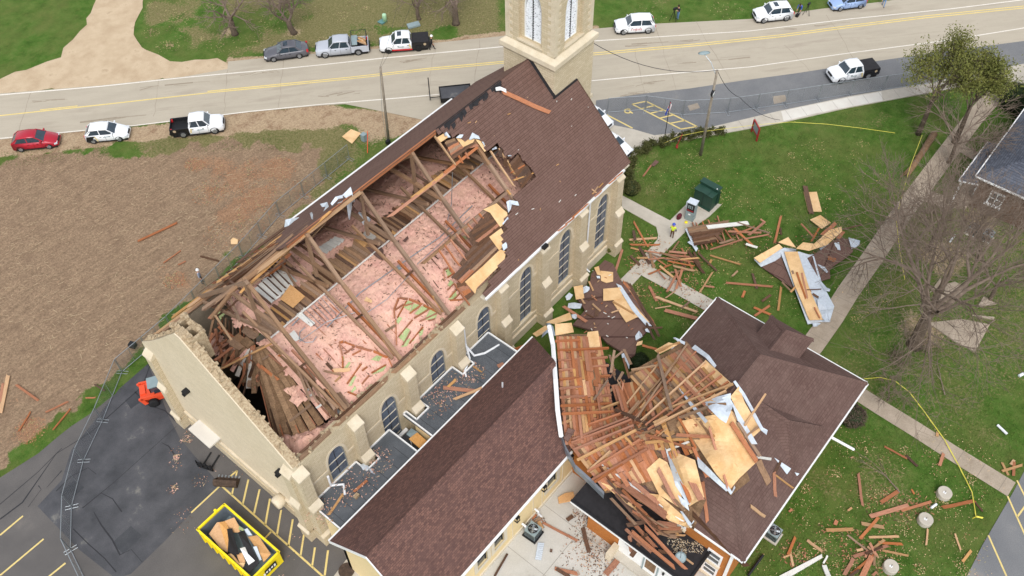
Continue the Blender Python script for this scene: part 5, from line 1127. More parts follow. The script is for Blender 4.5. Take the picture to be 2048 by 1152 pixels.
# ================================================================== neighbouring dark brick house
HZ = 3.7; h0 = G(1953,352,HZ); hx0,hy1 = h0.x,h0.y
house = thing('brick_house','dark red brick house with grey hip roof behind the bare tree','house',(hx0 + 8,hy1 - 8,0))
HX1,HY0 = hx0 + 22,hy1 - 14
MB().box((hx0 + .5,HY0 + .5,0),(HX1 - .5,hy1 - .5,HZ - .1)).build('wall',M['brick_d'],house)
hr = 7.0; q = [Vector((hx0,HY0,HZ)),Vector((HX1,HY0,HZ)),Vector((HX1,hy1,HZ)),Vector((hx0,hy1,HZ))]; ha,hb = Vector((hx0 + hr,(HY0 + hy1) / 2,HZ + 4.2)),Vector((HX1 - hr,(HY0 + hy1) / 2,HZ + 4.2))
for f in ([q[0],q[1],hb,ha],[q[1],q[2],hb],[q[2],q[3],ha,hb],[q[3],q[0],ha]):
 n = (f[1] - f[0]).cross(f[2] - f[0]).normalized(); sp_ = MB().poly(f,-n * .12).build('roof_slope',M['roof_g'],house)
 for k in range(24):
  f0,f1 = k / 24,min(1,(k + 1.15) / 24); a = lambda t_: f[0].lerp(f[3] if len(f) == 4 else f[2],t_); b = lambda t_: f[1].lerp(f[2],t_)
  MB().poly([a(f0) + n * .04,b(f0) + n * .04,b(f1) + n * .012,a(f1) + n * .012],-n * .02).build('shingle_course',M['roof_g'],sp_)
mb = MB(); mb.beam(q[3] + Vector((0,.06,-.05)),q[2] + Vector((0,.06,-.05)),.12,.14); mb.beam(q[3] + Vector((-.06,0,-.05)),q[0] + Vector((-.06,0,-.05)),.12,.14); mb.build('gutter',M['white'],house)
pz = HZ - .7; p0 = G(1919,361,pz); p1 = G(1976,283,pz)
MB().poly([Vector((p0.x,p0.y,pz)),Vector((p1.x,p0.y,pz)),Vector((p1.x,hy1 - .4,HZ - .2)),Vector((p0.x,hy1 - .4,HZ - .2))],(0,0,-.12)).build('porch_roof',M['roof_g'],house)
MB().beam((p0.x,p0.y + .05,pz - .05),(p1.x,p0.y + .05,pz - .05),.1,.12).build('porch_gutter',M['white'],house); MB().beam((p0.x - .05,p0.y,pz - .05),(p0.x - .05,hy1 - .5,HZ - .3),.1,.12).build('porch_fascia',M['white'],house)
for x in (p0.x + .2,p1.x - .2): MB().beam((x,p0.y - .2,0),(x,p0.y - .2,pz - .1),.16,.16).build('porch_post',M['white'],house)
MB().box((p0.x + .2,hy1 - .5,0),(p1.x,p0.y - .2,.35)).build('porch_floor',M['conc_old'],house)
def hwin(px,py):
 c = on_plane(px,py,(hx0 + .5,0,0),(1,0,0)); y,z = c.y,c.z
 o = MB().box((hx0 + .44,y - .5,z - .6),(hx0 + .47,y + .5,z + .6)).build('window',M['glass'],house)
 MB().poly(W3([(y - .62,z - .72),(y + .62,z - .72),(y + .62,z + .72),(y - .62,z + .72)],hx0 + .38),(.12,0,0),holes=[W3([(y - .5,z - .6),(y + .5,z - .6),(y + .5,z + .6),(y - .5,z + .6)],hx0 + .38)]).build('frame',M['white'],o)
 MB().box((hx0 + .4,y - .04,z - .6),(hx0 + .46,y + .04,z + .6)).box((hx0 + .4,y - .5,z - .04),(hx0 + .46,y + .5,z + .04)).build('sash',M['white'],o)
 MB().box((hx0 + .25,y - .7,z - .82),(hx0 + .46,y + .7,z - .72)).build('sill',M['white'],o)
hwin(1992,398)
for a,b in (((1988,446),(1978,468)),((2036,478),(2024,492))): MB().tube([on_plane(*a,(hx0 + .3,0,0),(1,0,0)),on_plane(*b,(hx0 + .1,0,0),(1,0,0))],.09,8).build('pipe',M['pipe'],house)
for a,b in (((1921,425),(1931,412)),((1945,390),(1952,375))): MB().tube([on_plane(*a,(hx0 + .4,0,0),(1,0,0)),on_plane(*b,(hx0 + .4,0,0),(1,0,0))],.05,6).build('downpipe',M['pipe'],house)
# ================================================================== overturned roof wreckage
CP = [(1100,655,7.4),(1190,652,6.2),(1113,800,8.0),(1128,892,5.6),(1165,955,4.9),(1205,990,4.6),(1170,760,7.4),(1225,720,6.0),(1235,790,5.4),(1240,860,5.6),(1250,740,5.6),(1300,710,6.2),(1370,682,7.2),(1440,705,8.6),(1490,790,10.2),(1530,862,10.0),(1437,825,10.6),(1400,760,8.6),(1300,800,7.0),(1350,850,9.0),(1500,945,8.6),(1465,985,8.0),(1430,920,9.6),(1380,930,8.6),(1410,1000,7.2),(1390,1058,5.9),(1330,980,6.2),(1300,1010,4.8),(1250,990,4.6),(1290,900,6.4),(1220,920,5.2),(1180,880,6.2),(1370,1040,5.0)]
def wz(px,py):
 s = 0; ws = 0
 for x,y,z in CP: q = 1 / (((px - x) ** 2 + (py - y) ** 2) + 60) ** 1.6; s += q * z; ws += q
 return s / ws
def floor_z(x,y):
 z = 0.0
 if RX0 < x < RX1 and RY0 < y < RY1: z = max(z,rect_z(x,y))
 fh = 1 - abs(y - AM) / (AYN - AM)
 if AYS < y < AYN and AX0 < x < (xe_s(fh) if y < AM else xe_n(fh)): z = max(z,ARZ - (ARZ - AEZ) * abs(y - AM) / (AYN - AM))
 if 26.4 < x < 33.8 and 13.8 < y < 22.8: z = max(z,3.8)
 if 23.5 < x < 26.7 and 6.1 < y < 15.2: z = max(z,3.35)
 return z
_wc = {}
def WP(px,py,o=0.0):
 k = (round(px),round(py))
 if k not in _wc:
  w0 = wz(*k); z = w0
  for _ in range(16): p = G(k[0],k[1],z); z = .5 * z + .5 * max(w0,floor_z(p.x,p.y) + .28)
  _wc[k] = z
 return G(px,py,_wc[k] + o)
wr1 = thing('overturned_roof','flipped red brown board roof with white gutter edge lying over the hall end','roof wreckage',WP(1170,800))
wr2 = thing('overturned_roof','flipped roof with rafters and pale plywood draped over the rectory roof','roof wreckage',WP(1380,830))
kB = lambda x,y: (1060 + x / 2.1657,620 + y / 2.1657)
def wsheet(name,px,t_,mat,par,o=0.0,kk=None,step=18):
 """sheet that follows the sagging wreck: fan of triangles from finely cut outline plus interior points"""
 P = [kk(*q) if kk else q for q in px]; out = []
 for i in range(len(P)):
  a,b = P[i],P[(i + 1) % len(P)]; n = max(1,int(math.hypot(b[0] - a[0],b[1] - a[1]) / step))
  for k in range(n): out.append((a[0] + (b[0] - a[0]) * k / n,a[1] + (b[1] - a[1]) * k / n))
 import bmesh
 tris = tessellate_polygon([[Vector((x,y,0)) for x,y in out]]); b_ = bmesh.new(); vv = [b_.verts.new((x,y,0)) for x,y in out]
 for t_3 in tris:
  try: b_.faces.new([vv[i] for i in t_3])
  except ValueError: pass
 for _ in range(3):
  ed = [e for e in b_.edges if e.calc_length() > 16]
  if ed: bmesh.ops.subdivide_edges(b_,edges=ed,cuts=1); bmesh.ops.triangulate(b_,faces=b_.faces[:])
 b_.verts.index_update(); P2 = [(v.co.x,v.co.y) for v in b_.verts]; F2 = [[v.index for v in f.verts] for f in b_.faces]; bd = [[v.index for v in e.verts] for e in b_.edges if e.is_boundary]; b_.free()
 top = [WP(x,y,o) for x,y in P2]; n = len(top)
 return MB().add(top + [p - Vector((0,0,t_)) for p in top],F2 + [[i + n for i in reversed(f)] for f in F2] + [(i,j,n + j,n + i) for i,j in bd]).build(name,mat,par)
# underside deck (felt/shingle side down) then boards on top
def deck_grid(name,quad,nu,nv,mat,par,o):
 a,b,c,d = quad; vs = []
 for j in range(nv + 1):
  for i in range(nu + 1):
   u,v = i / nu,j / nv; x = (a[0] * (1 - u) + b[0] * u) * (1 - v) + (d[0] * (1 - u) + c[0] * u) * v; y = (a[1] * (1 - u) + b[1] * u) * (1 - v) + (d[1] * (1 - u) + c[1] * u) * v
   vs.append(WP(x,y,o))
 n = len(vs); fs = [(j * (nu + 1) + i,j * (nu + 1) + i + 1,(j + 1) * (nu + 1) + i + 1,(j + 1) * (nu + 1) + i) for j in range(nv) for i in range(nu)]
 vs2 = vs + [p - Vector((0,0,.12)) for p in vs]; rim = [i for i in range(nu + 1)] + [j * (nu + 1) + nu for j in range(1,nv + 1)] + [nv * (nu + 1) + i for i in range(nu - 1,-1,-1)] + [j * (nu + 1) for j in range(nv - 1,0,-1)]
 fs += [tuple(i + n for i in reversed(f)) for f in list(fs)] + [(rim[k],rim[(k + 1) % len(rim)],n + rim[(k + 1) % len(rim)],n + rim[k]) for k in range(len(rim))]
 return MB().add(vs2,fs).build(name,mat,par)
Q1 = ((1112,668),(1200,668),(1238,880),(1130,890)); Q2 = ((1128,870),(1262,800),(1340,960),(1210,985)); Q3 = ((1258,745),(1372,682),(1500,815),(1300,905))
Q4 = ((1345,870),(1440,800),(1500,960),(1462,990)); Q6 = ((1222,770),(1290,760),(1330,900),(1262,900)); Q5 = ((1215,960),(1345,880),(1412,1000),(1388,1058))
for q,p in ((Q1,wr1),(Q2,wr1),(Q3,wr2),(Q4,wr2),(Q5,wr2),(Q6,wr2)): deck_grid('deck',q,12,12,M['brownlath'],p,-.16)
def bboards(quad,n,wds,par,o=0.0,lo=.3,hi=.8,segs=1,gap=.03,wmul=1.0,skip=0.0):
 """rows of boards: across index from a-d to b-c, each running a->d"""
 a,b,c,d = quad; L = lambda p,q,t_: (p[0] + (q[0] - p[0]) * t_,p[1] + (q[1] - p[1]) * t_)
 for i in range(n):
  u = (i + .5) / n; p,q = L(a,b,u),L(d,c,u)
  wpx = math.hypot(b[0] - a[0],b[1] - a[1]) / n; ends = [0.0];
  while ends[-1] < 1: ends.append(min(1,ends[-1] + RN.uniform(lo,hi)))
  for s,e in zip(ends[:-1],ends[1:]):
   if RN.random() < skip: continue
   A,B_ = L(p,q,s + gap * .2),L(p,q,e); pa,pb = WP(*A,o),WP(*B_,o); wa,wb = WP(A[0] + (b[0] - a[0]) / n,A[1] + (b[1] - a[1]) / n,o),WP(B_[0] + (c[0] - d[0]) / n,B_[1] + (c[1] - d[1]) / n,o)
   wm = ((wa - pa).length + (wb - pb).length) / 2; nrm = (wa - pa).cross(pb - pa); nrm = nrm if nrm.z > 0 else -nrm
   board(pa,pb,RN.choice(wds),wm * wmul,.04,par,'deck_board',up=nrm.normalized(),lift=RN.uniform(0,.03),jag=False)
reds = ['red_wood'] * 3 + ['tan_wood']; mix_ = ['tan_wood','tan_wood','red_wood','red_wood','old_wood','tan_wood']
bboards(((1112,672),(1200,672),(1238,880),(1130,890)),17,reds,wr1,.06,.14,.34)
bboards(((1130,880),(1256,800),(1335,955),(1210,982)),20,reds,wr1,.06,.2,.5)
bboards(((1222,770),(1290,760),(1330,900),(1262,900)),11,reds,wr2,-.02)
bboards(((1258,752),(1376,690),(1500,830),(1380,880)),22,mix_,wr2,.03,.25,.6,skip=.0)
bboards(((1290,800),(1340,790),(1400,900),(1330,930)),7,mix_,wr2,-.03,skip=.1)
# plywood
for q in ([(655,480),(870,440),(985,655),(905,730),(865,780),(800,700)],[(750,405),(850,470),(880,445),(800,360)],[(505,690),(560,640),(595,660),(650,780),(672,870),(560,800)],[(590,600),(715,650),(755,810),(690,850)],[(480,790),(560,800),(690,915),(690,945),(600,910)],[(305,745),(345,760),(500,880),(430,850)],[(868,375),(905,330),(930,400),(1000,520),(955,560)],[(540,175),(600,140),(640,150),(560,190)],[(760,215),(870,315),(850,345),(740,250)]):
 wsheet('plywood_sheet',q,.04,M['ply2'],wr2,.16,kB)
for q in ([(108,60),(180,55),(190,95),(110,110)],[(250,95),(295,90),(305,160),(235,165)]): wsheet('plywood_sheet',q,.04,M['ply2'],wr1,.12,kB)
# silvery felt and white membrane edges
for q in ([(750,400),(810,375),(870,360),(870,440),(850,490),(820,470)],[(585,595),(600,620),(700,835),(685,845),(630,760)],[(720,630),(780,690),(865,780),(850,785),(730,680)],[(640,800),(680,830),(690,870),(655,840)],[(865,380),(920,470),(985,580),(960,580),(900,480)],[(640,330),(700,400),(770,480),(760,490),(690,410)]): wsheet('membrane',q,.03,M['fabric'],wr2,.2,kB)
for P_ in ([(700,165),(760,205),(800,250),(715,150),(775,195),(808,240)],[(880,310),(920,370),(960,440),(890,305),(930,360),(970,432)],[(960,450),(1000,520),(1025,540),(975,445),(1010,510),(1030,520)],[(650,870),(690,940),(710,910),(660,872),(700,925),(712,915)],[(840,760),(870,800),(885,760),(850,750),(878,790),(890,770)],[(620,120),(640,135),(670,150),(628,118),(650,128),(672,138)],[(830,380),(860,420),(850,440),(860,370),(880,410),(875,430)]):
 rag([WP(*kB(x,y),RN.uniform(.1,.35)) for x,y in P_],M['fabric'],wr2)
def raft(x0,y0,x1,y1,par,wd='red_wood',a=.12,b=.18,o=.28): return board(WP(*kB(x0,y0),o),WP(*kB(x1,y1),o),wd,a,b,par,'rafter',jag=False)
for (x0,y0,x1,y1) in ((110,135,215,130),(118,175,340,165),(122,220,335,205),(125,262,340,240),(128,300,345,285),(130,340,345,325),(132,378,350,370),(135,415,350,405),(140,450,360,440)): raft(x0,y0,x1,y1,wr1,'red_wood',.13,.16,.3)
for (x0,y0,x1,y1) in ((140,490,400,395),(155,530,420,440),(180,575,440,475),(190,605,450,500),(205,650,460,520),(250,700,480,560),(270,735,510,600),(260,690,350,610),(185,560,430,465),(280,745,400,665)): raft(x0,y0,x1,y1,wr1,RN.choice(['red_wood','red_wood','tan_wood']))
for (x0,y0,x1,y1) in ((410,420,555,235),(430,455,640,215),(450,470,720,180),(480,480,760,225),(500,500,800,265),(510,520,830,285),(520,560,860,310),(540,500,850,350),(455,480,680,150),(550,180,650,140),(440,260,560,240),(590,430,880,320),(640,470,770,420),(770,410,850,408),(910,570,990,505),(930,500,1020,365),(500,575,800,545),(430,520,700,600)): raft(x0,y0,x1,y1,wr2,RN.choice(['red_wood','tan_wood','old_wood','red_wood']))
for (x0,y0,x1,y1,wd,a) in ((550,180,615,445,'old_wood',.22),(770,490,860,780,'red_wood',.14),(705,590,770,730,'red_wood',.22),(735,480,800,570,'old_wood',.14),(640,460,720,600,'red_wood',.14),(360,430,540,500,'dark_wood',.26),(590,610,690,570,'white_wood',.12),(560,540,740,555,'old_wood',.2),(630,540,800,550,'red_wood',.2),(870,485,985,660,'red_wood',.3),(895,480,1000,640,'old_wood',.2),(550,680,640,850,'red_wood',.26),(625,600,745,830,'red_wood',.4),(600,600,700,840,'red_wood',.26),(570,760,670,870,'old_wood',.2),(390,740,600,900,'red_wood',.5),(440,740,560,840,'red_wood',.3)):
 board(WP(*kB(x0,y0),.36),WP(*kB(x1,y1),.36),wd,a,.08,wr2,'timber')
for k in range(26):      # splinter bundles at the torn south edge
 x,y = RN.uniform(340,560),0; x0 = RN.uniform(330,480); y0 = 760 + (x0 - 330) * .65 + RN.uniform(-40,50)
 board(WP(*kB(x0,y0),RN.uniform(0,.3)),WP(*kB(x0 + RN.uniform(90,190),y0 + RN.uniform(60,130)),RN.uniform(-.2,.3)),RN.choice(['red_wood','old_wood','tan_wood','dark_wood']),RN.uniform(.06,.2),.04,wr2,'splintered_board')
for k in range(20):      # splintered middle where the two pieces meet
 x0,y0 = RN.uniform(330,420),RN.uniform(140,420); an = RN.choice((1.2,1.4,1.9,2.2)) + RN.uniform(-.3,.3); L = RN.uniform(40,120)
 board(WP(*kB(x0,y0),RN.uniform(-.3,.6)),WP(*kB(x0 + L * math.cos(an),y0 + L * math.sin(an)),RN.uniform(-.5,.6)),RN.choice(['old_wood','dark_wood','red_wood','old_wood']),RN.uniform(.08,.22),.06,wr1,'splintered_board')
for k in range(16):
 x0,y0 = RN.uniform(380,560),RN.uniform(380,600); an = RN.uniform(-.9,.9); L = RN.uniform(30,110)
 board(WP(*kB(x0,y0),RN.uniform(.1,.5)),WP(*kB(x0 + L * math.cos(an),y0 + L * math.sin(an)),RN.uniform(.1,.5)),RN.choice(['old_wood','tan_wood','red_wood']),RN.uniform(.06,.2),.05,wr2,'splintered_board')
# white eave gutter of the flipped piece, its bent end and the grey southern edge
MB().tube([WP(x,y,.3) for x,y in [(1098,652),(1106,690),(1111,760),(1115,820),(1122,872)]],.17,6).build('eave_gutter',M['white'],wr1)
mb = MB(); e_ = [WP(x,y,.1) for x,y in [(1122,870),(1131,898),(1150,935),(1180,962),(1208,990)]]; mb.strip(e_,[p - Vector((0,0,.55)) for p in e_]); mb.strip([p + Vector((.2,.12,0)) for p in e_],[p + Vector((.2,.12,-.55)) for p in e_]); mb.strip(e_,[p + Vector((.2,.12,0)) for p in e_]); mb.build('eave_fascia',M['trim_grey'],wr1)
for P_ in ([(55,100),(75,85),(100,75),(50,120),(72,100),(95,90)],[(85,55),(100,70),(110,110),(70,60),(90,75),(104,112)]): rag([WP(*kB(x,y),RN.uniform(.2,.5)) for x,y in P_],M['trim_grey'],wr1,'bent_gutter')
wsheet('chimney_lid',[(145,555),(165,510),(195,520),(165,570)],.1,M['roof'],wr1,.5,kB)
# beams spilled over the black flat roof and the patio corner
kF = lambda x,y: (1250 + x / 7.58,1000 + y / 7.58)
n_ = 0
for (x0,y0,x1,y1,wd,z0,z1,w_) in ((0,430,425,810,'red_wood',4.3,3.5,.17),(60,440,780,1050,'red_wood',4.5,3.5,.2),(260,370,940,1070,'red_wood',4.6,3.5,.2),(30,240,480,740,'red_wood',4.3,3.5,.22),(0,390,460,290,'dark_wood',4.7,4.9,.24),(80,880,320,480,'dark_wood',2.6,4.0,.3),(70,540,100,800,'red_wood',3.9,1.8,.22),(380,420,860,430,'red_wood',4.2,4.4,.2),(490,770,720,800,'dark_wood',3.55,3.6,.2),(470,340,800,380,'red_wood',4.6,4.7,.24),(300,520,380,680,'dark_wood',3.9,3.5,.3)):
 board(G(*kF(x0,y0),z0),G(*kF(x1,y1),z1),wd,w_,.14,None,'beam',lab='rust brown roof beam slumped across the black flat roof of the back room',cat='beam',grp='beams on the black flat roof')
for k in range(14): board(G(*kF(RN.uniform(430,560),RN.uniform(440,520)),3.5 + k * .04),G(*kF(RN.uniform(760,930),RN.uniform(430,580)),3.6 + k * .04),RN.choice(['old_wood','tan_wood','dark_wood']),RN.uniform(.08,.2),.05,wr2,'splintered_board')
board(G(*kF(880,860),3.35),G(*kF(1040,975),3.35),'tan_wood',.12,.05,None,'board',lab='thin pale stick on the black flat roof beside the satellite dish')
chips('stone_bits',[(*kF(850,720),.55),(*kF(950,700),.5),(*kF(1100,720),.45),(*kF(750,640),.5),(*kF(830,800),.4)],260,['rubble','rubble','trim_stone'],.09,3.31)
# pieces lying on the rectory roof
def rr(px,py,o=.12): p = surf(px,py,rect_z,8,20); return Vector((p.x,p.y,p.z + o))
for (x0,y0,x1,y1,wd,w_,lab) in ((1070,490,1128,628,'red_wood',.34,'wide orange brown plank lying on the hip bump of the rectory roof'),(950,850,1018,900,'tan_wood',.2,'short tan board low on the south slope of the rectory roof'),(1055,700,1062,815,'red_wood',.2,'narrow brown board pointing down the rectory roof under the white triangle'),(1050,710,1142,778,'tan_wood',.1,'thin pale lath slanting to the rectory gutter'),(985,650,1035,760,'old_wood',.44,'grey green weathered timber on the rectory roof by the wreck edge'),(745,735,768,930,'red_wood',.22,'long brown board lying down the rectory roof below the plywood'),(690,870,945,1120,'dark_wood',.34,'dark splintered beam hanging over the south corner eave of the rectory'),(980,640,1045,650,'white_wood',.16,'grey board stub on the rectory roof at the wreck edge'),(1055,715,1085,655,'dark_wood',.2,'dark broken rafter standing on the rectory roof near the white triangle')):
 board(rr(*kB(x0,y0)),rr(*kB(x1,y1)),wd,w_,.07,None,'board',lab=lab)
tag(sheet([rr(*kB(*q),.1) for q in [(1058,643),(1130,690),(1112,715)]],.03,M['fabric'],'metal_sheet'),'white triangular sheet metal scrap on the rectory roof','metal scrap')
tag(sheet([rr(*kB(*q),.1) for q in [(1146,706),(1166,712),(1156,722)]],.03,M['fabric'],'metal_sheet'),'tiny white triangle of sheet metal near the rectory gutter','metal scrap')

# ================================================================== slab of brown roof fallen between church and hall
kC = lambda x,y: (1000 + x / 3.292,450 + y / 3.292)
fs_ = thing('fallen_roof_slab','torn slab of brown shingle roof lying on the grass against the church wall','roof wreckage',G(*kC(720,560),.8))
def FP(x,y,o=0.0): return G(*kC(x,y),.75 + max(0,(y - 480)) * .0022 + o)
def psheet(name,q,t_,mat,par,o=0.0): return sheet([FP(x,y,o) for x,y in q],t_,mat,name,par)
psheet('shingle_slab',[(690,230),(745,255),(800,370),(850,430),(1000,660),(905,770),(890,850),(860,870),(700,770),(640,700),(480,655),(560,560),(500,470),(590,400),(600,320)],.18,M['roof'],fs_)
for q in ([(660,300),(745,310),(745,370),(700,380),(665,365)],[(485,405),(545,395),(555,480),(500,490)],[(680,420),(790,410),(815,440),(790,490),(680,498)],[(740,505),(820,450),(985,640),(905,605),(830,640)],[(300,640),(460,575),(475,620),(360,650)],[(215,715),(300,660),(330,690),(240,735)],[(620,280),(650,270),(665,330),(640,325)],[(905,770),(940,760),(935,785),(895,795)]):
 psheet('plywood_sheet',q,.05,M['ply2'],fs_,RN.uniform(.06,.3))
psheet('membrane',[(765,385),(800,400),(920,580),(1000,665),(960,660),(870,560)],.03,M['fabric'],fs_,.2)
for P_ in ([(450,515),(490,510),(540,520),(445,545),(490,550),(530,548)],[(430,470),(455,445),(480,460),(440,495),(460,490),(475,470)],[(545,410),(570,400),(590,410),(550,450),(575,440),(590,425)],[(890,730),(915,695),(935,720),(895,760),(920,745),(938,735)],[(955,685),(970,680),(985,700),(960,700),(975,705),(985,708)],[(800,850),(830,835),(855,890),(805,880),(830,900),(850,950)],[(635,335),(655,335),(660,345),(640,350),(655,350),(660,350)],[(470,590),(500,585),(510,600),(475,610),(495,620),(505,612)]):
 rag([FP(x,y,RN.uniform(.1,.4)) for x,y in P_],M['fabric'],fs_)
for i in range(8): board(FP(800 + i * 7,360 + i * 3,-.1),FP(1010 + i * 6,640 + i * 14,-.25),RN.choice(['dark_wood','dark_wood','red_wood']),.2,.05,fs_,'deck_board')
for (x0,y0,x1,y1,wd,w_) in ((410,530,575,640,'red_wood',.26),(745,505,890,590,'tan_wood',.16),(605,515,665,570,'tan_wood',.16),(730,580,790,555,'tan_wood',.12),(535,485,560,520,'tan_wood',.16),(585,370,615,435,'tan_wood',.14),(560,580,620,610,'dark_wood',.1),(635,600,640,560,'dark_wood',.3),(570,495,640,480,'dark_wood',.1),(940,680,1075,675,'dark_wood',.16),(930,790,1040,820,'red_wood',.2),(1000,640,1045,730,'dark_wood',.2),(960,640,1020,760,'dark_wood',.18),(600,460,640,500,'red_wood',.1)):
 board(FP(x0,y0,.2),FP(x1,y1,.15),wd,w_,.06,fs_,'loose_board')
for k in range(40): board(*(lambda x,y: (FP(x,y,.12),FP(x + RN.uniform(-22,22),y + RN.uniform(-14,14),.12)))(RN.uniform(540,860),RN.uniform(300,760)),RN.choice(['tan_wood','red_wood','white_wood']),.07,.03,fs_,'chip',jag=False)
# ================================================================== white-lined roof strip on the far lawn
kD = lambda x,y: (1200 + x / 3.2,300 + y / 3.2)
lw = thing('folded_roof_strip','folded strip of torn roof with white lining and pale plywood on the lawn','roof wreckage',G(*kD(1280,800),.3))
def LP(x,y,o=0.0): return G(*kD(x,y),o)
def lsheet(name,q,t_,mat): return sheet([LP(*p) for p in q],t_,mat,name,lw)
lsheet('membrane',[(1155,655,1.0),(1275,650,1.0),(1370,680,.8),(1420,850,.5),(1500,1000,.25),(1470,1100,.2),(1410,1100,.2),(1330,1115,.2),(1250,900,.5)],.04,M['fabric'])
lsheet('plywood_sheet',[(1180,650,1.15),(1265,650,1.15),(1345,900,.7),(1430,1085,.4),(1340,1088,.4),(1240,850,.8)],.04,M['ply2'])
lsheet('shingle_slab',[(1030,745,.3),(1150,655,.8),(1240,890,.3),(1180,850,.2)],.08,M['roof'])
lsheet('shingle_slab',[(1330,690,.9),(1400,650,.7),(1520,560,.5),(1600,570,.4),(1620,650,.3),(1560,700,.3),(1470,760,.4),(1475,820,.4),(1410,840,.5)],.1,M['roof'])
lsheet('plywood_sheet',[(985,690,1.6),(1145,600,1.7),(1170,625,1.5),(1025,722,1.3)],.05,M['ply2']); lsheet('plywood_sheet',[(1140,590,1.5),(1205,557,1.8),(1255,625,1.5),(1160,600,1.4)],.05,M['ply2'])
lsheet('plywood_sheet',[(1255,630,1.6),(1300,590,1.7),(1370,600,1.6),(1470,510,1.5),(1545,490,1.3),(1550,520,1.1),(1450,610,1.2),(1340,645,1.3)],.05,M['ply2'])
lsheet('membrane',[(985,700,1.2),(1030,725,1.2),(1180,625,1.3),(1255,635,1.2),(1255,650,.7),(1160,645,.6),(1030,747,.5)],.03,M['fabric'])
for P_ in ([(1330,670),(1400,740),(1450,785),(1370,665),(1420,720),(1460,780)],[(1400,840),(1440,900),(1470,905),(1420,845),(1450,880),(1475,890)],[(1405,630),(1460,600),(1530,590),(1415,645),(1470,630),(1540,640)],[(1590,560),(1630,570),(1665,580),(1610,630),(1640,620),(1660,605)],[(1390,960),(1440,930),(1500,1000),(1400,1030),(1450,1020),(1490,1020)],[(1410,1060),(1450,1040),(1475,1095),(1440,1095),(1460,1080),(1475,1098)],[(1360,1110),(1390,1105),(1415,1110),(1365,1130),(1390,1128),(1395,1120)]):
 rag([LP(x,y,RN.uniform(.3,.7)) for x,y in P_],M['fabric'],lw)
for (x0,y0,x1,y1,wd,w_) in ((1255,770,1320,960,'red_wood',.16),(1290,775,1330,960,'red_wood',.14),(1230,770,1250,840,'old_wood',.16),(1310,840,1350,910,'red_wood',.12),(1320,895,1420,890,'dark_wood',.08),(1360,920,1400,945,'dark_wood',.2),(1370,1000,1410,1080,'red_wood',.1),(1160,840,1230,910,'old_wood',.14),(1220,910,1270,855,'tan_wood',.16),(1415,550,1510,465,'red_wood',.34),(1460,530,1690,475,'dark_wood',.12),(1315,630,1350,620,'dark_wood',.1),(1520,570,1560,520,'red_wood',.3),(1455,690,1510,705,'red_wood',.4),(1350,590,1405,495,'red_wood',.16),(1285,470,1370,560,'red_wood',.16)):
 board(LP(x0,y0,1.0 if y0 < 800 else .75),LP(x1,y1,.9 if y1 < 800 else .6),wd,w_,.06,lw,'loose_board')
tag(sheet([LP(1345,445,.3),LP(1410,416,.3),LP(1478,465,.35),LP(1420,503,.3)],.06,M['ply2'],'plywood_sheet'),'square plywood sheet on the lawn above the folded roof strip','plywood sheet')
tag(sheet([LP(1303,270,.1),LP(1387,267,.12),LP(1420,393,.12),LP(1333,393,.1)],.06,M['ply2'],'plywood_sheet'),'tall plywood sheet on the lawn with a dark plank across it','plywood sheet')
board(LP(1312,225,.2),LP(1355,415,.2),'dark_wood',.42,.05,lab='dark brown plank lying over the tall plywood sheet')
# ================================================================== rafter-and-board panels near the green cabinet
pn = thing('broken_roof_panel','dark boarded roof panel with rafter tails on the lawn below the green cabinet','roof wreckage',LP(700,540,.4))
for i in range(9):
 a = (555 + i * 5,505 + i * 12.5); b = (835 - i * 11,455 + i * 15.5); board(LP(*a,.6),LP(*b,.6),RN.choice(['dark_wood','old_wood','dark_wood']),.3,.04,pn,'deck_board')
for (x0,y0,x1,y1) in ((590,460,660,640),(610,458,690,640),(650,450,720,620),(690,445,760,600),(750,420,800,590),(800,510,850,585),(850,490,890,580)): board(LP(x0,y0,.4),LP(x1,y1,.4),'red_wood',.1,.15,pn,'rafter')
for (x0,y0,x1,y1,wd,w_) in ((680,495,955,465,'white_wood',.42),(870,460,1095,535,'old_wood',.14),(860,500,980,615,'red_wood',.2),(810,520,1040,530,'red_wood',.2),(945,550,1055,460,'red_wood',.22),(695,640,920,570,'red_wood',.14),(920,570,1085,540,'red_wood',.14),(740,540,800,600,'dark_wood',.3),(760,600,860,570,'old_wood',.2),(870,540,990,490,'red_wood',.16),(1025,440,1060,465,'red_wood',.16),(930,600,1010,625,'white_wood',.22),(830,545,960,505,'dark_wood',.16)): board(LP(x0,y0,.7),LP(x1,y1,.65),wd,w_,.06,pn,'loose_board')
for P_ in ([(545,505),(570,560),(600,620),(560,500),(585,550),(622,610)],[(560,590),(590,610),(615,650),(575,580),(605,600),(628,630)]): rag([LP(x,y,RN.uniform(.3,.6)) for x,y in P_],M['fabric'],pn)
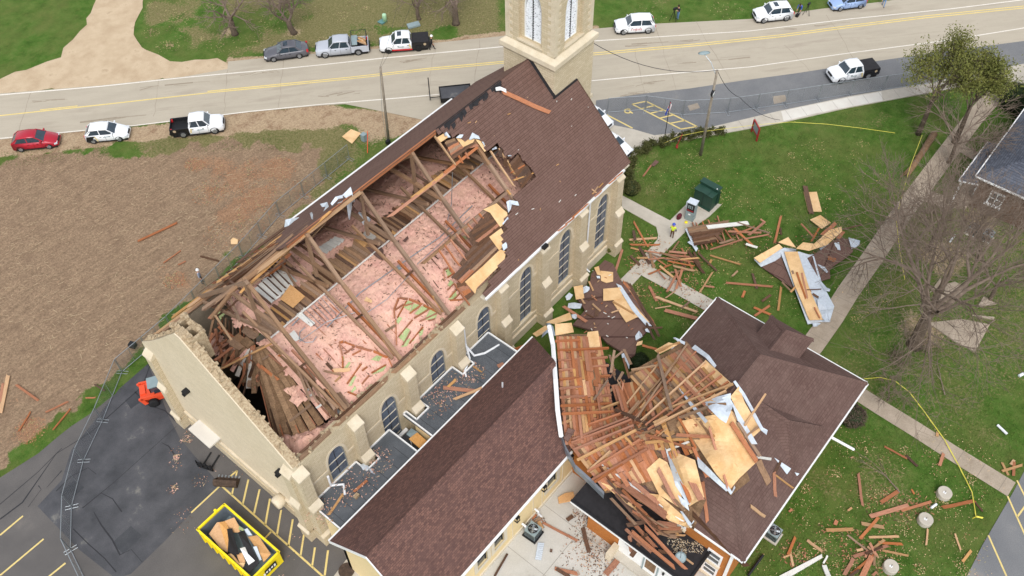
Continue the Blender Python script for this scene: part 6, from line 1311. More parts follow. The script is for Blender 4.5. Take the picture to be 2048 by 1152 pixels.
# ================================================================== loose boards on grass, field, patio
def lay(px,kk,lab,grp,wd=None,w_=None,z=.06,cat='board'):
 n = 0
 for q in px:
  x0,y0,x1,y1 = q[:4]; d = q[4] if len(q) > 4 else (wd or RN.choice(['red_wood','red_wood','red_wood','tan_wood','dark_wood','old_wood'])); ww = q[5] if len(q) > 5 else (w_ or RN.uniform(.12,.22)); zz = z + n * .012
  board(G(*kk(x0,y0),zz),G(*kk(x1,y1),zz + RN.uniform(0,.05)),d,ww,.05,None,'board',lab=lab,grp=grp); n += 1
lay([(180,575,370,562,'tan_wood',.2),(182,606,390,606,'red_wood',.18),(210,450,310,625,'red_wood',.16),(195,625,250,640,'tan_wood',.16),(250,620,320,730,'dark_wood',.26),(190,672,260,740,'dark_wood',.2),(98,780,145,630,'red_wood',.22),(280,645,420,665),(290,650,480,720),(320,660,345,755),(340,680,430,745),(300,800,460,730),(455,655,508,580),(470,620,550,770),(520,625,600,780),(400,665,620,690),(410,690,640,720),(430,710,610,745),(420,790,590,760),(425,915,500,780),(485,900,530,745),(415,950,485,900,'tan_wood',.1),(380,740,470,815),(560,640,670,795,'dark_wood',.26),(600,650,640,740,'dark_wood',.2),(620,650,755,780,'dark_wood',.18),(440,650,560,660),(380,655,520,700),(460,740,610,775),(500,700,640,690),(230,690,310,690),(480,760,520,880),(370,770,420,830),(300,700,420,690),(215,510,225,580,'dark_wood',.26)],
 kD,'splintered board in the red brown heap across the footpath by the worker in yellow','boards heaped across the footpath',z=.1)
for (x0,y0,x1,y1,wd,w_,lab) in ((793,848,1115,875,'red_wood',.2,'longest orange brown board lying flat on the lawn below the panels'),(975,785,1005,890,'dark_wood',.2,'dark board crossing under the longest orange board on the lawn'),(1140,1030,1160,870,'tan_wood',.18,'upright looking tan board on the lawn left of the white strip'),(1115,605,1160,415,'red_wood',.2,'long red brown board between the rafter panel and plywood sheets'),(1155,495,1160,545,'dark_wood',.16,'short dark board beside the long red board near the rafter panel'),(700,672,908,735,'tan_wood',.16,'straight tan board on open lawn below the rafter panel'),(632,920,725,775,'tan_wood',.14,'thin tan board slanting on the lawn beyond the footpath'),(665,868,735,878,'red_wood',.16,'short reddish board by the thin slanting tan board'),(345,935,630,1040,'tan_wood',.22,'long pale splintered board on grass beside the footpath'),(315,870,365,970,'red_wood',.24,'red brown board leaning over the end of the long pale board'),(405,1022,628,1080,'red_wood',.34,'broad red plank with cross bands by the rectory corner'),(350,1015,458,997,'tan_wood',.1,'thin pale stick on grass above the broad red plank'),(520,1015,575,968,'old_wood',.16,'short grey board resting on the long pale board'),(980,1005,1095,1055,'red_wood',.22,'red board of a crossed pair near the rectory roof'),(985,1065,1090,993,'red_wood',.2,'second red board of the crossed pair near the rectory roof'),(1035,970,1095,925,'dark_wood',.2,'dark splintered board on the lawn above the crossed pair'),(910,945,928,900,'red_wood',.2,'small red wedge of wood alone on the lawn'),(845,808,883,772,'tan_wood',.16,'small tan block of wood alone on the lawn'),(695,738,715,700,'tan_wood',.2,'small tan offcut near the dark splintered boards'),(1125,590,1160,600,'dark_wood',.1,'little dark stick by the folded strip'),(275,170,330,95,'red_wood',.14,'thin reddish stick near the hedge on the upper lawn')):
 board(LP(x0,y0,.12),LP(x1,y1,.1),wd,w_,.05,None,'board',lab=lab)
tag(sheet([LP(325,95,.1),LP(355,62,.1),LP(378,75,.12),LP(345,105,.1)],.05,M['roof'],'shingle_scrap'),'dark shingle scrap at the end of the thin stick near the hedge','shingle scrap')
lay([(595,940,750,1060),(625,1055,810,995,'red_wood',.22),(705,955,865,950,'tan_wood',.16),(770,1020,915,1050,'tan_wood',.14),(580,1152,630,1060,'red_wood',.24),(615,1145,740,1040,'red_wood',.16),(690,1060,700,1020),(672,1160,725,1045,'red_wood',.36),(735,1100,740,1010),(720,1020,790,965),(645,1022,680,1015,'tan_wood',.16),(750,980,885,990),(725,1150,750,1130),(700,1000,760,1060,'tan_wood',.14),(600,1160,660,1120),(690,1040,780,1000,'dark_wood',.16),(710,980,750,1050)],
 k5,'red brown board in the star shaped heap on the grass near the round concrete lids','boards in the star shaped heap')
for (x0,y0,x1,y1,wd,w_,lab) in ((710,850,915,790,'red_wood',.3,'wide banded red plank pointing at the round concrete lids'),(870,820,1030,772,'red_wood',.2,'red board touching the end of the wide banded plank'),(1072,805,1255,767,'red_wood',.24,'red board next to the end of the yellow tape'),(765,780,865,715,'red_wood',.26,'short banded red plank above the wide banded plank'),(660,965,760,850,'red_wood',.2,'red board running down from the wide banded plank'),(662,882,790,905,'tan_wood',.26,'pale splintered board crossing the red board on the grass'),(487,918,632,914,'tan_wood',.24,'pale board lying level on the grass left of the heap'),(653,620,677,800,'red_wood',.18,'long narrow red board standing out on the south lawn'),(785,490,905,555,'red_wood',.14,'thin red branch like board near the yellow tape'),(895,535,958,595,'dark_wood',.2,'dark splintered board beside the thin red one'),(1068,590,1090,525,'red_wood',.22,'small red board beside the footpath on the south lawn'),(1055,440,1060,420,'tan_wood',.2,'tan chip on the edge of the rectory footpath'),(388,965,475,1030,'tan_wood',.2,'tan wedge shaped board under the rectory eave'),(295,1045,335,950,'red_wood',.18,'red splinter board near the rectory air conditioner'),(270,1060,315,1040,'tan_wood',.1,'small pale stick near the rectory air conditioner'),(310,1045,322,1100,'tan_wood',.16,'short tan board below the red splinter board'),(1385,570,1420,640,'tan_wood',.16,'tan board of the small pile by the east parking lot'),(1450,565,1445,645,'red_wood',.2,'red board of the small pile by the east parking lot'),(1385,618,1495,585,'tan_wood',.18,'long pale board across the pile by the east parking lot'),(1430,585,1450,560,'tan_wood',.2,'short block in the pile by the east parking lot'),(1145,930,1178,1025,'tan_wood',.12,'thin tan splinter right of the round concrete lids'),(1185,1080,1232,1020,'tan_wood',.18,'tan wedge of wood near the east parking edge'),(1000,1000,1008,910,'tan_wood',.12,'upright tan splinter below the middle round concrete lid'),(1250,775,1290,825,'dark_wood',.12,'dark stick at the yellow tape end'),(925,710,940,735,'red_wood',.12,'tiny red splinter between the lids and the rectory'),(600,820,622,803,'tan_wood',.14,'tiny tan block on the south lawn'),(535,892,545,868,'red_wood',.24,'small red block on the south lawn left of the heap'),(615,550,630,545,'tan_wood',.1,'tan splinter near the rectory eave'),(300,825,318,812,'red_wood',.14,'red splinter next to the rectory gutter')):
 board(G(*k5(x0,y0),.1),G(*k5(x1,y1),.1),wd,w_,.05,None,'board',lab=lab)
tag(MB().poly([G(*k5(250,1152),.12),G(*k5(468,1040),.12),G(*k5(472,1058),.12),G(*k5(290,1165),.12)],(0,0,-.1)).build('siding_board',M['white_wood']),'long broad grey white siding board on the grass at the bottom edge','siding')
board(G(*k5(478,1095),.15),G(*k5(505,1160),.15),'white_wood',.3,.12,lab='grey bent metal gutter piece below the siding board',cat='gutter',name='gutter_piece'); board(G(*k5(475,1090),.15),G(*k5(497,1048),.2),'white_wood',.12,.1,lab='short bent downpipe end by the siding board',cat='downpipe',name='downpipe_piece')
tag(MB().tube([G(*k5(92,1150),.2),G(*k5(168,1045),.25)],.1,8).build('black_pipe',M['black']),'straight black pipe on the grass below the rectory corner','pipe')
tag(MB().tube([G(*k5(513,443),5.1),G(*k5(630,507),3.6)],.1,8).build('loose_gutter',M['white']),'white gutter length hanging out from the rectory eave over the lawn','gutter')
kE = lambda x,y: (x / 2.88,y / 2.88)
ident = lambda x,y: (x,y)
for (x0,y0,x1,y1,wd,w_,lab) in ((272,484,357,444,'red_wood',.22,'long rust red board alone in the brown field'),(325,527,363,500,'red_wood',.1,'thin reddish stick in the field near the worker in grey'),(0,830,17,748,'tan_wood',.3,'broad pale plank at the field edge by the frame side'),(0,805,6,765,'red_wood',.2,'reddish plank lying against the broad pale plank'),(30,768,78,802,'red_wood',.18,'red board on bare soil right of the pale plank'),(88,826,138,802,'red_wood',.14,'slim red board on the green verge of the field'),(36,865,62,822,'red_wood',.12,'thin red stick near the field corner'),(104,862,142,816,'red_wood',.12,'thin red stick on grass near the parking lot edge'),(188,768,210,782,'dark_wood',.12,'dark stick under the wire fence on the verge'),(400,512,438,522,'dark_wood',.16,'dark stick in the field beyond the leaning fence'),(355,530,372,522,'red_wood',.12,'little stick near the worker in the field'),(170,796,192,795,'red_wood',.1,'little red stick on the grass verge')):
 board(G(x0,y0,.1),G(x1,y1,.1),wd,w_,.06,None,'board',lab=lab)
tag(sheet([G(684,273,.12),G(702,258,.12),G(722,266,.14),G(704,287,.12)],.05,M['ply2'],'plywood_sheet'),'plywood sheet on the grass between utility pole and field','plywood sheet')
tag(sheet([G(461,480,.1),G(466,475,.1),G(476,479,.1),G(475,488,.1),G(462,488,.1)],.04,M['ply2'],'plywood_scrap'),'small plywood scrap in the brown field','plywood sheet')
kG = lambda x,y: (960 + x / 4.235,880 + y / 4.235)
for (x0,y0,x1,y1,wd,w_,lab) in ((525,695,840,862,'red_wood',.16,'long thin rust board across the patio slabs'),(870,740,925,955,'dark_wood',.28,'dark splintered beam standing out on the patio centre'),(120,1160,235,958,'dark_wood',.14,'dark straight board at the hall wall end of the patio'),(620,1085,835,1135,'red_wood',.24,'red splintered board low on the patio'),(640,1085,760,1160,'dark_wood',.24,'dark splintered board joined to the red one low on the patio'),(1060,1140,1195,985,'red_wood',.4,'thick rotten red beam on the patio near the back room'),(735,680,790,640,'dark_wood',.26,'small dark splinter bundle on the patio'),(925,540,940,480,'red_wood',.18,'red stick by the brick corner of the patio'),(1035,780,1050,820,'dark_wood',.16,'dark chip on the littered patio'),(600,950,606,925,'dark_wood',.16,'tiny dark chip alone on the patio'),(440,670,480,630,'red_wood',.16,'reddish stick by the hall wall above the air conditioner'),(495,690,525,750,'tan_wood',.24,'tan offcut by the patio air conditioner'),(460,690,520,660,'old_wood',.2,'grey offcut by the patio air conditioner')):
 board(G(*kG(x0,y0),.12),G(*kG(x1,y1),.14),wd,w_,.08,None,'board',lab=lab)
ob = tag(sheet([G(*kG(*q),.25) for q in [(660,485),(720,450),(790,437),(808,500),(765,515),(668,534)]],.12,M['osb'],'strand_board'),'orange strand board panel with red print on the patio','strand board panel')
tag(sheet([G(*kG(*q),.2) for q in [(808,460),(830,458),(828,500),(808,503)]],.08,M['osb'],'board_offcut'),'small strand board offcut touching the printed panel','offcut')
mb = MB(); ribbon('',[kG(668,492),kG(720,478),kG(800,462)],.06,.262,None,mk if False else mb,[G(*kG(x,y),.262) for x,y in ((668,492),(720,480),(800,464))]); mb.build('red_print',M['red_paint'],ob)
def corr(pts,lab):   # ribbed vinyl soffit panel
 a,b,c,d = [G(*kG(*q),.12) for q in pts]; t_ = thing('soffit_panel',lab,'panel',(a + c) / 2)
 n = 9
 for k in range(n):
  f0,f1 = k / n,(k + .86) / n; MB().poly([a.lerp(d,f0),b.lerp(c,f0),b.lerp(c,f1),a.lerp(d,f1)],(0,0,-.04)).build('rib',M['fabric'],t_)
 return t_
corr([(490,868),(545,872),(518,1018),(466,1012)],'ribbed white soffit panel on the patio below the air conditioner')
bx = thing('metal_box','dented white metal box on the littered patio','box',G(*kG(1125,815))); m = Matrix.Translation(G(*kG(1125,815))) @ Matrix.Rotation(.3,4,'Z')
MB().box((-.3,-.25,0),(.3,.25,.3)).build('box_body',M['cab_grey'],bx,m=m); MB().box((-.32,-.27,.3),(.32,.27,.34)).build('lid',M['fabric'],bx,m=m)
chips('patio_litter',[(*kG(950,700),1.5),(*kG(900,830),1.4),(*kG(1000,900),1.6),(*kG(1080,1000),1.4),(*kG(850,1000),1.4),(*kG(1000,1080),1.2),(*kG(880,620),.8),(*kG(500,700),.5)],900,['red_wood','dark_wood','dark_wood','tan_wood'],.1,.03,seed=4)
chips('parking_litter',[(375,875,.6),(352,905,.5),(350,930,.5),(345,980,.4),(400,960,.6),(450,940,2),(600,1120,2),(370,1040,1.2),(690,1070,1.0)],260,['soil','rubble','pink','red_wood'],.08,.03,seed=5)
chips('pink_tuft',[(372,880,.4),(350,975,.3),(352,915,.3)],70,['pink','rubble'],.12,.04,seed=8)
def clusters(box,n,seed,r0=.4,r1=2.2): r = random.Random(seed); return [(r.uniform(box[0],box[2]),r.uniform(box[1],box[3]),r.uniform(r0,r1)) for _ in range(n)]
cE = [q for q in clusters((1260,250,1790,640),70,3) if q[1] > 300 - (q[0] - 1300) * .12]
chips('lawn_chips',cE + [(1450,350,7),(1600,300,7),(1500,520,6)],2300,['straw','straw','straw','ply'],.085,.02,seed=6)
cS = [q for q in clusters((1500,860,1960,1150),55,4) if q[0] > 1500 + (1150 - q[1]) * .55]
chips('lawn_chips',cS + [(1750,1050,5),(1650,1050,4)],2100,['straw','straw','red_wood','ply'],.075,.02,seed=7)
cF = [(470,355,2.4),(520,395,2.0),(420,385,1.7),(560,340,1.8),(600,380,1.4),(390,330,1),(500,440,2),(450,470,2),(60,860,1.2),(350,560,1)]
chips('field_splinters',cF,1500,['red_wood','sawdust','sawdust','straw'],.11,.02,seed=15)
cW = [(*kD(x,y),r) for x,y,r in ((480,720,2.2),(560,700,1.5),(400,690,2),(300,600,1.5),(520,850,1.4),(760,540,2),(950,560,2),(620,980,1.6),(1250,700,3),(1400,640,2),(230,730,1.2),(330,930,1.4))] + [(*k5(x,y),r) for x,y,r in ((720,1040,2),(700,1100,1.6),(800,820,1.5),(560,1000,2),(950,800,1.2),(320,1040,1))]
chips('wood_splinters',cW,1500,['red_wood','red_wood','tan_wood','dark_wood'],.13,.03,seed=17)
cN = [q for q in clusters((300,5,1000,95),40,5) if q[1] < 95 - (q[0] - 400) * .05] + [(560,95,1.5),(700,85,1.5),(1300,30,2),(1450,20,2)]
chips('lawn_chips',cN,1400,['straw','straw','old_wood'],.13,.02,seed=9)
# ================================================================== vehicles
def paint(name,c,rough=0.25): return plain(name,c,rough,0.0,0.6,var=0.03,sc_=1.5)
PT = dict(red=paint('red_car_paint',(168,30,48)),white=paint('white_car_paint',(234,236,238)),grey=paint('grey_car_paint',(92,92,98)),silver=paint('silver_car_paint',(178,182,190)),blue=paint('pale_blue_car_paint',(150,174,214)),black=paint('black_car_paint',(24,24,28)))
M['lamp_red'] = plain('tail_lamp',(190,40,44),0.2); M['lamp'] = plain('head_lamp',(206,210,214),0.1)
def loft(mb,secs,mi=0):
 n = len(secs[0]); vs = [v for s in secs for v in s]; N = len(secs)
 fs = [(i * n + k,i * n + (k + 1) % n,(i + 1) * n + (k + 1) % n,(i + 1) * n + k) for i in range(N - 1) for k in range(n)]
 fs += [tuple(range(n - 1,-1,-1)),tuple((N - 1) * n + k for k in range(n))]
 return mb.add(vs,fs,mi)
KINDS = dict(   # x from the front axle backwards: front bumper, windscreen foot, roof front, roof back, rear glass foot, tail ; heights belt, roof, bonnet front
 hatch=dict(fo=.88,ws=.55,rf=1.35,rb=2.75,rg=3.35,to=.72,belt=.98,roof=1.5,nose=.72,tail=1.0,W=1.74,R=.31),
 sedan=dict(fo=.95,ws=.75,rf=1.45,rb=2.55,rg=3.2,to=1.05,belt=.93,roof=1.46,nose=.74,tail=.98,W=1.82,R=.32),
 suv=dict(fo=.9,ws=.65,rf=1.25,rb=3.0,rg=3.45,to=.82,belt=1.06,roof=1.66,nose=.92,tail=1.08,W=1.85,R=.36),
 pickup=dict(fo=.95,ws=.62,rf=1.2,rb=2.3,rg=2.5,to=1.15,belt=1.1,roof=1.75,nose=1.0,tail=1.12,W=1.88,R=.38))
def car(kind,fpx,rpx,color,lab,rear=None,cargo=None,extra=None,grp=None,far=1,pose=None,sunroof=False):
 k = dict(KINDS[kind])
 if pose: c0,hd,wb = pose; F = Vector(c0)
 else:
  F,Rr = G(*fpx,.02),G(*rpx,.02); F.z = Rr.z = 0; hd = math.atan2((F - Rr).y,(F - Rr).x); wb = (F - Rr).length
 s = 1.0; W = k['W']; d = Vector((math.cos(hd),math.sin(hd),0)); side = Vector((-d.y,d.x,0))
 if not pose:
  if side.dot(CAM - F) > 0: side = -side
  F = F + side * (W / 2 - .12)
 t_ = thing('pickup_truck' if kind == 'pickup' else 'parked_car',lab,'pickup truck' if kind == 'pickup' else 'car',F - d * wb / 2,hd,grp)
 m = Matrix.Translation(F) @ Matrix.Rotation(hd,4,'Z'); P = PT[color]; hwid = W / 2
 L0,L1 = k['fo'],-(wb + k['to']); belt,roof = k['belt'],k['roof']; scl = wb / {'hatch': 2.6,'sedan': 2.72,'suv': 2.66,'pickup': 3.1}[kind]
 ws,rfx,rbx,rgx = -k['ws'] * scl + .3,-k['rf'] * scl + .3,-k['rb'] * scl + .1,-k['rg'] * scl + .1
 def sec(x,w_,zb,zs,zt): # cross-section of the lower body
  return [Vector((x,y,z)) for y,z in ((-w_ * .86,zb),(-w_ * .98,zb + .12),(-w_,(zb + zs) / 2 + .1),(-w_ * .965,zs),(-w_ * .86,zt),(0,zt + .025),(w_ * .86,zt),(w_ * .965,zs),(w_,(zb + zs) / 2 + .1),(w_ * .98,zb + .12),(w_ * .86,zb))]
 if kind == 'pickup': st = [(L0,.72,.34,.55,.62),(L0 - .1,.9,.26,k['nose'] - .12,k['nose'] - .05),(L0 - .4,.98,.24,k['nose'] - .02,k['nose'] + .05),(ws + .1,1.0,.24,belt - .06,belt),(rgx,1.0,.24,belt - .02,belt)]
 else: st = [(L0,.62,.34,.5,.56),(L0 - .12,.84,.22,k['nose'] - .14,k['nose'] - .06),(L0 - .5,.96,.18,k['nose'] - .02,k['nose'] + .06),(ws + .1,1.0,.18,belt - .08,belt - .01),(-wb * .5,1.0,.18,belt - .04,belt),(rgx,.99,.18,belt - .02,k['tail']),(L1 + .35,.94,.2,k['tail'] - .1,k['tail'] - .01),(L1 + .1,.84,.3,k['tail'] - .2,k['tail'] - .12),(L1,.7,.4,.62,.68)]
 body = loft(MB(),[sec(x,w_ * hwid,zb,zs,zt) for x,w_,zb,zs,zt in st]).build('body',P,t_,True,m)
 MB().box((L1 + .15,-hwid * .84,.1),(L0 - .15,hwid * .84,.32)).build('shade_block',M['black'],t_,m=m)  # black slab added to block light and deepen the shadow under the car
 wb_,wt = hwid * .90,hwid * .72
 A = lambda x,z,w_: [Vector((x,-w_,z)),Vector((x,w_,z))]
 b0,b1 = A(ws,belt - .02,wb_); r0,r1 = A(rfx,roof - .03,wt); q0,q1 = A(rbx,roof - .05,wt); e0,e1 = A(rgx,(k['tail'] if kind != 'pickup' else belt) - .02,wb_ * (.97 if kind != 'pickup' else 1))
 o = Vector((0,0,.0)); GM = M['glass']
 MB().add([b0,b1,r1,r0],[(0,1,2,3)]).build('windshield',GM,t_,m=m); MB().add([e0,e1,q1,q0],[(0,1,2,3)]).build('rear_window',GM,t_,m=m)
 for a,b,c,d_ in ((b0,r0,q0,e0),(b1,r1,q1,e1)):
  mid_t,mid_b = b.lerp(c,.48),a.lerp(d_,.5)
  MB().add([a,mid_b,mid_t,b],[(0,1,2,3)]).build('side_window',GM,t_,m=m); MB().add([mid_b,d_,c,mid_t],[(0,1,2,3)]).build('side_window',GM,t_,m=m)
 for a,b in ((b0,r0),(b1,r1),(b0.lerp(e0,.5),r0.lerp(q0,.48)),(b1.lerp(e1,.5),r1.lerp(q1,.48))): MB().beam(a,b,.07,.06).build('pillar',P,t_,m=m)
 for a,b in ((e0,q0),(e1,q1)): MB().beam(a,b,.07,.06).add([a,a + Vector((.35 if kind != 'pickup' else .12,0,.03)),b + Vector((.16,0,0)),b],[(0,1,2,3)]).build('pillar',P,t_,m=m)
 rsx = [(rfx + .12,.88,roof - .09),(rfx,1.0,roof - .02),(rfx * .6 + rbx * .4,1.03,roof + .03),(rbx,1.0,roof - .03),(rbx - .12,.9,roof - .12)]
 loft(MB(),[[Vector((x,y * w_ * wt,z + dz)) for y,dz in ((-1.03,-.07),(-1.0,0),(-.7,.035),(0,.05),(.7,.035),(1.0,0),(1.03,-.07))] for x,w_,z in rsx]).build('roof',P,t_,True,m)
 if sunroof: MB().obox(Vector(((rfx * .75 + rbx * .25),0,roof + .075)),(.22,0,0),(0,.38,0),(0,0,.012)).build('sunroof',GM,t_,m=m)
 R_ = k['R']
 for x in (0,-wb):
  for sy in (-1,1):
   wm = m @ Matrix.Translation((x,sy * (hwid - .12),R_)) @ Matrix.Rotation(math.pi / 2,4,'X')
   ty = MB().lathe([(R_ * .6,-.1),(R_ * .95,-.11),(R_,-.07),(R_,.07),(R_ * .95,.11),(R_ * .6,.1)],n=20).build('wheel',M['rubber'],t_,True,wm)
   rm = MB().lathe([(.03,-.115),(R_ * .3,-.12),(R_ * .62,-.1),(R_ * .62,.1),(R_ * .3,.12),(.03,.115)],n=14)
   for q in range(5):
    an = q * 1.2566; rm.obox(Vector((math.cos(an) * R_ * .4,math.sin(an) * R_ * .4,0)),Vector((math.cos(an),math.sin(an),0)) * R_ * .22,Vector((-math.sin(an),math.cos(an),0)) * .045,(0,0,.128))
   rm.build('rim',M['black'] if extra == 'dark_rims' else M['rim'],ty,m=wm)
   ring_ = [(R_ * 1.02,-.0),(R_ * 1.2,0),(R_ * 1.2,.02),(R_ * 1.02,.02)]
   MB().add([(x + a * math.cos(q * .3307),sy * (hwid + .004),R_ + .02 + a * math.sin(q * .3307)) for a in (R_ * 1.0,R_ * 1.17) for q in range(-1,11)],[(q,q + 1,13 + q,12 + q) for q in range(11)]).build('wheel_arch',M['black'],t_,m=m)
 fz = k['nose'] - .16;
 for sy in (-1,1):
  MB().obox(Vector((L0 - .17,sy * hwid * .70,fz + .0)),(.13,-sy * .05,0),(0,.16,0),(0,0,.075)).build('headlight',M['lamp'],t_,m=m)
  zt = (k['tail'] - .18); MB().obox(Vector((L1 + .13,sy * hwid * .80,zt)),(.09,0,0),(0,.1,0),(0,0,.13 if kind != 'hatch' else .18)).build('taillight',M['lamp_red'],t_,m=m)
  MB().obox(Vector((ws - .25,sy * (hwid + .08),belt + .08)),(.06,0,0),(0,.11,0),(0,0,.08)).build('mirror',P,t_,m=m)
  MB().obox(Vector((-wb * .5,sy * hwid * 1.0,.27)),(wb * .36,0,0),(0,.012,0),(0,0,.05)).build('sill_trim',M['black'],t_,m=m)
  for hx_ in (-wb * .33,-wb * .66): MB().obox(Vector((hx_,sy * (hwid + .005),belt - .18)),(.09,0,0),(0,.015,0),(0,0,.018)).build('door_handle',M['black'],t_,m=m)
  for sx_ in (-wb * .18,-wb * .48): MB().obox(Vector((sx_,sy * (hwid + .0),.62)),(.007,0,0),(0,.006,0),(0,0,.34)).build('door_seam',M['black'],t_,m=m)
 MB().obox(Vector((L0 - .02,0,fz - .02)),(.05,0,0),(0,hwid * .4,0),(0,0,.1)).build('grille',M['black'],t_,m=m)
 MB().obox(Vector((L0 - .06,0,.36)),(.08,0,0),(0,hwid * .75,0),(0,0,.08)).build('bumper',M['black'] if kind != 'hatch' else P,t_,m=m)
 if kind == 'pickup':
  BP = PT[rear] if rear else P; x0,x1 = rgx - .06,L1; ht = hwid * .97
  mb = MB(); mb.box((x1,-ht,.42),(x0,ht,.72)); mb.box((x1,-ht,.72),(x0,-ht + .09,1.12)); mb.box((x1,ht - .09,.72),(x0,ht,1.12)); mb.box((x1,-ht + .09,.72),(x1 + .07,ht - .09,1.12)); mb.box((x0 - .06,-ht + .09,.72),(x0,ht - .09,1.12)); mb.build('cargo_bed',BP,t_,m=m)
  MB().box((x1 + .07,-ht + .09,.725),(x0 - .06,ht - .09,.74)).build('bed_liner',M['black'],t_,m=m); MB().box((x1 - .12,-hwid * .85,.42),(x1,hwid * .85,.6)).build('rear_bumper',M['black'],t_,m=m)
  if cargo == 'cover': MB().box((x1 + .02,-ht + .03,1.12),(x0 - .02,ht - .03,1.2)).build('bed_cover',M['felt'],t_,m=m)
  if rear:
   for sy in (-1,1): MB().obox(Vector((x0 + .22,sy * (hwid + .008),.78)),(.06,0,.26),(0,.006,0),(.06,0,0)).build('gold_stripe',M['road_yellow'],t_,m=m); MB().lathe([(.01,-.004),(.15,-.004),(.15,.004),(.01,.004)],n=14).build('emblem',M['rubble'],t_,m=m @ Matrix.Translation((x1 + .45,sy * (ht + .008),.9)) @ Matrix.Rotation(math.pi / 2,4,'X'))
  if cargo == 'ladder_rack':
   mb = MB()
   for x in (x0 - .15,x1 + .15):
    for sy in (-1,1): mb.tube([(x,sy * (ht - .05),1.1),(x,sy * (ht - .05),1.95)],.03,6)
    mb.tube([(x,-ht + .05,1.95),(x,ht - .05,1.95)],.03,6)
   mb.tube([(x0 - .15,-ht + .05,1.95),(x1 + .15,-ht + .05,1.95)],.03,6); mb.build('ladder_rack',M['black'],t_,m=m)
   for q in range(9):
    a = m @ Vector((x1 + RN.uniform(.2,.5),RN.uniform(-.6,.6),1.0)); b = m @ Vector((x1 + RN.uniform(.7,1.2),RN.uniform(-.6,.6),1.0 + RN.uniform(.2,.6)))
    tag(board(a,b,RN.choice(['tan_wood','ply']),.2,.05,None,'scrap_board',lab='scrap board loaded in the silver pickup bed',grp='scrap boards in the silver pickup bed',cat='board'))
   tb_ = tag(MB().box((x0 - .7,-ht + .1,.74),(x0 - .1,ht - .1,1.35)).build('tool_box',M['black'],None,m=m),'black tool box behind the cab of the silver pickup','tool box')
   MB().box((x0 - .72,-ht + .08,1.3),(x0 - .08,ht - .08,1.37)).build('lid',M['cab_grey'],tb_,m=m)
 elif rear:      # two-tone tail
  mb = MB()
  for sy in (-1,1): mb.obox(Vector((L1 + .62,sy * (hwid * .985 + .006),.62)),(.42,-sy * .02,0),(0,.008,0),(.08,0,.3))
  mb.obox(Vector((L1 + .03,0,.62)),(.03,0,0),(0,hwid * .75,0),(0,0,.22)); mb.build('black_tail',M['black'],t_,m=m)
  for sy in (-1,1): MB().obox(Vector((L1 + 1.12,sy * (hwid + .004),.6)),(.05,0,0),(0,.006,0),(-.1,0,.3)).build('gold_stripe',M['road_yellow'],t_,m=m)
 if extra == 'news':
  for sy in (-1,1):
   mm = m @ Matrix.Translation((-wb * .5,sy * (hwid + .012),.66)) @ Matrix.Rotation(math.pi if sy > 0 else 0,4,'Z') @ Matrix.Rotation(math.pi / 2,4,'X')
   mesh_text('7 NEWS',.34,M['lamp_red'],'lettering',t_,mm)
 if extra == 'dark_rims':
  for sy in (-1,1): MB().obox(Vector((-wb * .45,sy * (hwid + .006),.42)),(wb * .34,0,.02),(0,.006,0),(0,0,.09)).build('pink_stripe',M['lamp_red'],t_,m=m)
 if rear or extra == 'dark_rims':
  for sy in (-1,1): MB().obox(Vector((-wb * .42,sy * (hwid + .006),.78)),(.34,0,0),(0,.005,0),(0,0,.045)).build('door_lettering',M['cab_grey'],t_,m=m)
 return t_
GP1,GP2 = 'vehicles parked on the dirt shoulder','vehicles parked along the far kerb'
car('hatch',(100.7,297),(44.4,302.8),'red','dark red hatchback parked on the dirt shoulder',grp=GP1)
car('hatch',(241,282),(189,286.5),'white','white hatchback with black tail parked on the dirt shoulder',rear='black',grp=GP1)
car('pickup',(431.6,266.7),(368.8,274.3),'white','white pickup with open black bed parked on the dirt shoulder',rear='black',grp=GP1)
car('sedan',(548.6,123.3),(600,116.3),'grey','dark grey sedan at the far kerb ahead of the silver pickup',grp=GP2,sunroof=True)
car('pickup',(651.4,115.7),(717.8,109.8),'silver','silver pickup with rack and scrap wood in its bed',cargo='ladder_rack',grp=GP2)
car('pickup',(778.3,106.5),(837.9,102),'white','white pickup with pink side stripe and black bed cover beside the tower',rear='black',cargo='cover',extra='dark_rims',grp=GP2,sunroof=True)
car('suv',(1246.9,69.4),(1295.8,66.8),'white','white suv with red NEWS lettering at the far kerb',extra='news',grp=GP2)
car('suv',(1526.7,46.3),(1571.5,41.6),'white','plain white suv with sunroof at the far kerb beside the bent photographer',grp=GP2,sunroof=True)
car('hatch',(1679,22.3),(1719,17),'blue','pale blue hatchback at the top edge of the photo',grp=GP2)
car('pickup',(1680,167),(1734,157.3),'white','white pickup with black bed cover alone on the grey asphalt strip',rear='black',cargo='cover')
for (px,py,lab) in ((1207,233,'white car by the yellow stall line, half hidden by the church roof'),(1246,289,'white car on the concrete forecourt, half hidden by the church roof edge')):
 c = G(px,py,.9); car('hatch',None,None,'white',lab,pose=((c.x - .4,c.y - 0.2,0),math.radians(-90),2.6))
